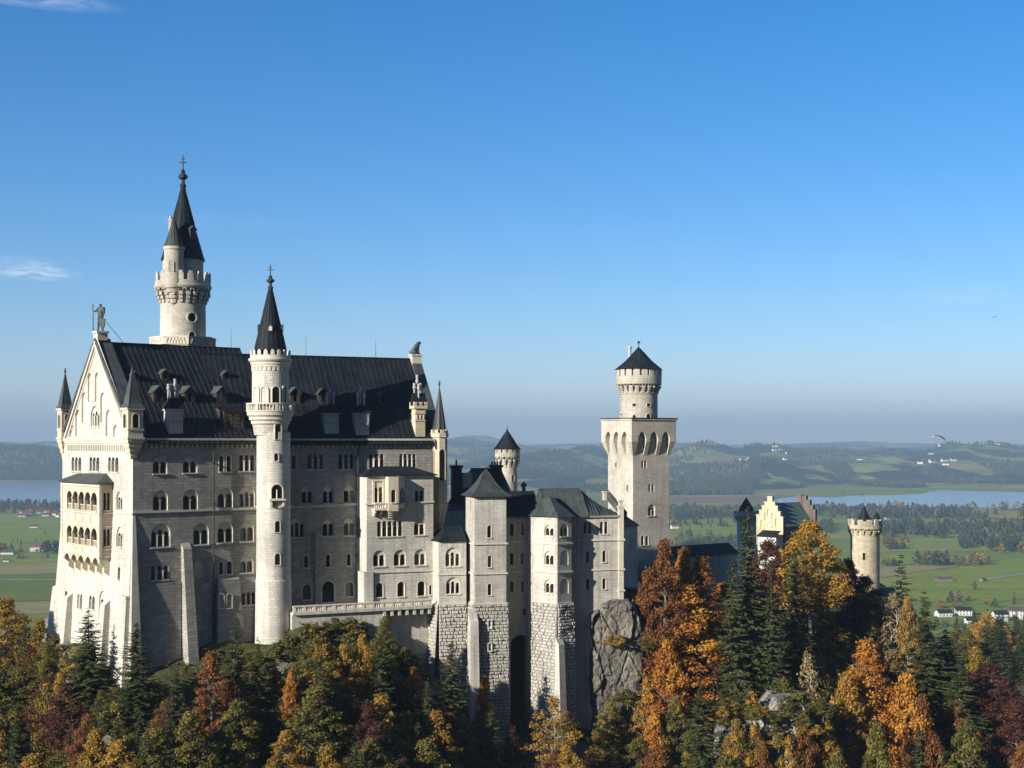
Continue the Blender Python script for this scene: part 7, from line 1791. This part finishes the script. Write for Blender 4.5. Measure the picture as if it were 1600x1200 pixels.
# ------------------------------------------------------------------ far woods, too many to count
def forest(name, label, boxes, seed, mat, hmin=17, hmax=30, m=5):
    """boxes: (px0, px1, Y0, Y1, count, noise threshold)"""
    g = np.random.default_rng(seed); ctr, ax, sd, ln, wd, ti = [], [], [], [], [], []
    rr = random.Random(seed)
    for px0, px1, Y0, Y1, n, th in boxes:
        k = tries = 0
        while k < n and tries < n * 12:
            tries += 1; px = rr.uniform(px0, px1); Y = math.exp(rr.uniform(math.log(Y0), math.log(Y1))); x = (px - CX) / F * Y
            if th is not None and noise.noise(V((x / 420, Y / 900, seed))) < th: continue
            z = valley_h(x, Y); H = rr.uniform(hmin, hmax); conif = rr.random() < .6; r = H * (.19 if conif else .34); tn = rr.uniform(.05, .6) + (.3 if rr.random() < .12 else 0); k += 1
            for q in range(m):
                f = q / (m - 1); zz = z + H * (.12 + .72 * f); w = r * ((1.12 - f) if conif else math.sin(math.pi * (.2 + .65 * f)) * 1.05) * rr.uniform(.85, 1.2)
                a = rr.uniform(0, 3.14); hh = H * (.42 if conif else .34)
                for b in (a, a + 1.57):
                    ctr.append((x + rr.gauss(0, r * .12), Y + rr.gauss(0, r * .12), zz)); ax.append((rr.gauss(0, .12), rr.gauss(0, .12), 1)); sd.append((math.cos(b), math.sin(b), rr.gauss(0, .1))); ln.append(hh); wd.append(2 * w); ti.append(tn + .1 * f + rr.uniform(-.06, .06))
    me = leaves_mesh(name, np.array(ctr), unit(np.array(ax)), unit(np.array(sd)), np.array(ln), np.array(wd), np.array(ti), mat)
    o = bpy.data.objects.new(name, me); COL.objects.link(o); return prop(o, label, kind='stuff')
forest('distant_wood', 'dark woods on the rising ground beyond the right lake', [(1030, 1175, 5350, 6100, 700, None), (1030, 1190, 6100, 7300, 900, -.25), (1170, 1330, 6750, 7500, 800, -.05), (1250, 1480, 5750, 6600, 650, -.05), (1330, 1640, 7000, 8200, 900, .02), (1440, 1640, 6700, 7000, 260, -.1), (1030, 1640, 8200, 10500, 1500, .12)], 11, M['far_wood'])
forest('distant_wood', 'wooded hill beyond the left lake', [(-60, 130, 7500, 8900, 2400, None)], 12, M['far_wood'], 20, 32)
forest('distant_wood', 'woods and hedges on the hills behind the castle roofs', [(690, 960, 6700, 9000, 1500, -.02), (690, 960, 5200, 6500, 160, .25), (840, 1010, 8600, 9600, 500, None), (690, 960, 9000, 12500, 900, .05)], 13, M['far_wood'])
forest('distant_wood', 'belt of trees between the right lake and the meadows', [(1040, 1380, 3640, 4150, 420, -.05), (1380, 1650, 3700, 4150, 260, .0), (1376, 1650, 3050, 3420, 190, -.05), (1500, 1650, 2650, 2950, 120, None)], 16, M['far_wood'], 14, 27, 9)
forest('distant_wood', 'scrubby wood on the plain right of the square tower', [(1040, 1160, 2640, 3180, 260, -.15), (1040, 1160, 3300, 3560, 40, None), (1180, 1300, 2700, 3500, 120, -.1)], 17, M['far_wood'], 8, 19, 9)
forest('distant_wood', 'trees on the near shore of the left lake', [(-30, 100, 4150, 4560, 150, None)], 18, M['far_wood'], 12, 24, 9)
forest('distant_wood', 'thin hedges scattered over the valley fields', [(-30, 96, 2000, 4000, 12, .1), (1376, 1630, 2300, 4200, 30, .1), (690, 960, 4300, 5300, 60, .1), (1190, 1460, 5000, 5700, 60, .0)], 15, M['far_wood'], 6, 12)

# ------------------------------------------------------------------ houses, barns
def house(px, pbase, w, d, h, rot, wallm, roofm, label, group=None, name='house', cat='house', rise=None, detail=False, Y=None, sink=.4):
    Y = Y or ground_y(pbase); x = (px - CX) / F * Y; z = valley_h(x, Y); a = R(rot); u = V((math.cos(a), math.sin(a), 0)); v = V((-u.y, u.x, 0)); c = V((x, Y, z)); rise = rise or d * .32
    o = thing(name, label, cat, tuple(c), group); mb, rf_ = MB(), MB(); P = lambda s, q, t: c + u * s + v * q + Z * t
    hw, hd = w / 2, d / 2
    if detail:
        n = max(3, int(w / 3.6))
        for f in range(max(1, int(h / 3))):
            for k in range(n):
                s = -hw + w * (k + .5) / n; wins = MB(); wins.face([P(s - .7, -hd - .04, f * 2.9 + .9), P(s + .7, -hd - .04, f * 2.9 + .9), P(s + .7, -hd - .04, f * 2.9 + 2.3), P(s - .7, -hd - .04, f * 2.9 + 2.3)]); wins.build('window', M['glass'], o)
    for s0, q0, s1, q1 in ((-hw, -hd, hw, -hd), (hw, hd, -hw, hd)): mb.face([P(s0, q0, -sink), P(s1, q1, -sink), P(s1, q1, h), P(s0, q0, h)])
    for s in (-hw, hw):
        q = [P(s, hd, -sink), P(s, -hd, -sink), P(s, -hd, h), P(s, 0, h + rise), P(s, hd, h)]; mb.face(q if s < 0 else q[::-1])
    mb.build('wall', wallm, o)
    e = .7; hs = hw + e
    for sg in (-1, 1):
        y0 = sg * (hd + e); t0 = h - rise * e / hd; q = [P(-hs, y0, t0 + .1), P(hs, y0, t0 + .1), P(hs, 0, h + rise + .1), P(-hs, 0, h + rise + .1)]; b = [p + Z * .3 for p in q]
        rf_.hexa(q + b if sg < 0 else q[::-1] + b[::-1])
    rf_.build('roof', roofm, o); return o
hp, tr_, tb_, bw = M['house_plaster'], M['tile_red'], M['tile_brown'], M['barn_wood']
house(1474, 963, 17, 11, 4.5, 12, hp, M['slate'], 'long white building with grey roof, leftmost of the white group', name='farm_building', cat='building', detail=True)
house(1505, 961, 18, 11, 6, -8, hp, M['slate'], 'white building with dark roof in the middle of the white group', name='farm_building', cat='building', detail=True)
house(1516, 974, 11, 9, 4, 5, hp, M['slate'], 'small white annex in front of the middle white building', name='farm_building', cat='building', detail=True)
house(1562, 970, 15, 11, 8, 4, hp, M['slate'], 'tall white house with dark roof right in the white group', name='farm_building', cat='building', detail=True)
house(1588, 966, 14, 12, 9, -14, hp, tb_, 'small white house with brown roof at the right end of the white group', name='farm_building', cat='building', detail=True)
house(1475, 908, 23, 9, 3.6, 4, bw, tb_, 'long wooden hay barn with rusty roof on the pasture', name='hay_barn', cat='barn'); house(1535, 908.5, 9, 7, 3.2, 40, bw, tb_, 'little dark hay barn right of the single tree', name='hay_barn', cat='barn')
house(1519, 861, 16, 10, 5, 10, bw, tr_, 'wooden barn with red roof in the grove', name='hay_barn', cat='barn', Y=2420)
house(53, 839 - 14, 17, 10, 4, 8, hp, tb_, 'lone pale barn in the middle of the left field', name='hay_barn', cat='barn')
house(61, 861, 30, 18, 8, 10, hp, tr_, 'big farm with red roof and white gable on the left', name='farm_building', cat='building'); house(12, 866, 22, 12, 4, 5, hp, tb_, 'low white shed at the left edge by the farm trees', name='farm_building', cat='building')
house(10, 878, 10, 7, 3, 5, hp, tb_, 'tiny white hut on the thin tree line at the left', name='hut', cat='hut')
house(1054, 826, 17, 12, 6, 15, hp, tr_, 'white house with red roof right of the square tower shaft', name='house')
vl = [(-30, 100, 799, 808, 26, 'left lakeside village', 14, 20)]
for x0, x1, y0, y1, n, where, wmin, wmax in vl:
    for k in range(n):
        r_ = rv.random(); house(rv.uniform(28, x1) if k > 5 else rv.uniform(x0, x1), rv.uniform(y0, y1), rv.uniform(wmin, wmax), rv.uniform(10, 13), rv.uniform(5, 7), rv.uniform(-50, 50), hp, tr_ if r_ < .75 else tb_, ('white house with red roof in the ' if r_ < .75 else 'white house with brown roof in the ') + where, ('red roofed houses of the ' if r_ < .75 else 'brown roofed houses of the ') + where, Y=None)
for x0, x1, Y0, Y1, n, where in ((1158, 1190, 8000, 8500, 9, 'white hamlet on the far hills'), (1205, 1255, 8300, 9300, 6, 'village on the far hills'), (1425, 1490, 7400, 7900, 7, 'hamlet above the right lake'), (1385, 1420, 3350, 3600, 6, 'farms by the lake meadow'), (700, 940, 8500, 11000, 12, 'villages behind the castle roofs'), (1300, 1620, 8600, 9800, 5, 'farms on the far right hills')):
    for k in range(n):
        Y = rv.uniform(Y0, Y1); big = 1.5 if Y > 6000 else 1.0
        house(rv.uniform(x0, x1), 0, rv.uniform(15, 26) * big, rv.uniform(11, 14) * big, rv.uniform(6, 8) * big, rv.uniform(-40, 40), hp, tb_ if k % 3 else M['slate'], f'small white house in the {where}', f'houses of the {where}', Y=Y)

# ------------------------------------------------------------------ paragliders
def paraglider(name, label, plabel, px, py, ppy, Y, span, mat, bank, yaw, ext=1.0):
    c = at(px, ppy, Y); h = (ppy - py) / F * Y; a = R(yaw); u = V((math.cos(a), math.sin(a), 0)); v = V((-u.y, u.x, 0)); o = thing(name, label, 'paraglider', tuple(c)); mb, ln_ = MB(), MB(); n = 26; r = span * .56
    def P(k, f, s):
        q = (k / n - .5) * 2; th = q * R(62); x = r * math.sin(th) / math.sin(R(62)) * .9; zz = h - r * (1 - math.cos(th)) * .62; ch = span * .24 * math.sqrt(max(.06, 1 - q * q * .92)); p = V((x, 0, zz)); p.rotate(__import__('mathutils').Euler((0, R(bank), 0)))
        th_ = .05 * ch * math.sin(math.pi * min(1, f * 1.6 + .06)) * 1.6
        return c + u * p.x + v * (f - .4) * ch + Z * (p.z + s * th_)
    for k in range(n):
        for j in range(6):
            f0, f1 = j / 6, (j + 1) / 6
            m_ = 1 if (k < 3) else 0
            mb.face([P(k, f0, 1), P(k + 1, f0, 1), P(k + 1, f1, 1), P(k, f1, 1)], m=m_); mb.face([P(k, f1, -1), P(k + 1, f1, -1), P(k + 1, f0, -1), P(k, f0, -1)], m=m_)
        mb.face([P(k, 0, -1), P(k + 1, 0, -1), P(k + 1, 0, 1), P(k, 0, 1)]); mb.face([P(k, 1, 1), P(k + 1, 1, 1), P(k + 1, 1, -1), P(k, 1, -1)])
    mb.build('wing', [mat, M['fabric_white']], o)
    for k in range(2, n, 4):
        for f in (.15, .6): tube(ln_, c + Z * .9 + u * (.25 if k > n / 2 else -.25), P(k, f, -1), .012, .012, 3)
    ln_.build('lines', M['fabric_dark'], o)
    p = bpy.data.objects.new('person', None); COL.objects.link(p); p.location = c; prop(p, plabel, 'person')
    D = lambda x, y, z, q: (u * x + v * y + Z * z, q)
    HJ = {'hip': D(0, 0, 0, .17), 'belly': D(0, .04, .22, .16), 'chest': D(0, .1, .48, .18), 'neck': D(0, .1, .68, .07), 'head': D(0, .07, .84, .12), 'shl': D(-.2, .1, .58, .08), 'ell': D(-.33, 0, .75, .06), 'hal': D(-.25, -.05, 1.02, .045),
          'shr': D(.2, .1, .58, .08), 'elr': D(.33, 0, .75, .06), 'har': D(.25, -.05, 1.02, .045), 'hl': D(-.1, -.1, -.02, .11), 'kl': D(-.11, -.48, .06, .085), 'fl': D(-.11, -.72, -.3, .06), 'tl': D(-.11, -.9, -.26, .05),
          'hr': D(.1, -.1, -.02, .11), 'kr': D(.11, -.48, .06, .085), 'fr': D(.11, -.72, -.3, .06), 'tr': D(.11, -.9, -.26, .05)}
    skin('body', HJ, HUMAN, M['fabric_dark'], p)
paraglider('paraglider', 'dark blue paraglider with white tip low over the horizon', 'seated pilot in dark clothes hanging under the low paraglider', 1464, 680.5, 697.5, 1150, 12.5, M['fabric_navy'], 14, 18)
paraglider('paraglider', 'small dark paraglider high in the sky at the right', 'seated pilot in dark clothes hanging under the high paraglider', 1554, 494.5, 503.5, 2100, 10.5, M['fabric_navy'], -10, 30)

# ------------------------------------------------------------------ the air of the valley
HX, H0, H1, HZ0, HZ1 = 36000.0, -1000.0, 36500.0, -206.0, 560.0
mb = MB(); mb.box(V((0, (H0 + H1) / 2, HZ0)), V((1, 0, 0)), V((0, 1, 0)), 2 * HX, H1 - H0, HZ1 - HZ0)
t = NT('haze_air'); vol = t.n('ShaderNodeVolumePrincipled')
vol.inputs['Color'].default_value = (0.37, 0.52, 0.68, 1); vol.inputs['Density'].default_value = 0.000082; vol.inputs['Anisotropy'].default_value = 0.0
t.t.links.new(vol.outputs[0], t.out.inputs['Volume']); M['haze_air'] = t.m
hz = prop(mb.build('haze', t.m), kind='stuff')
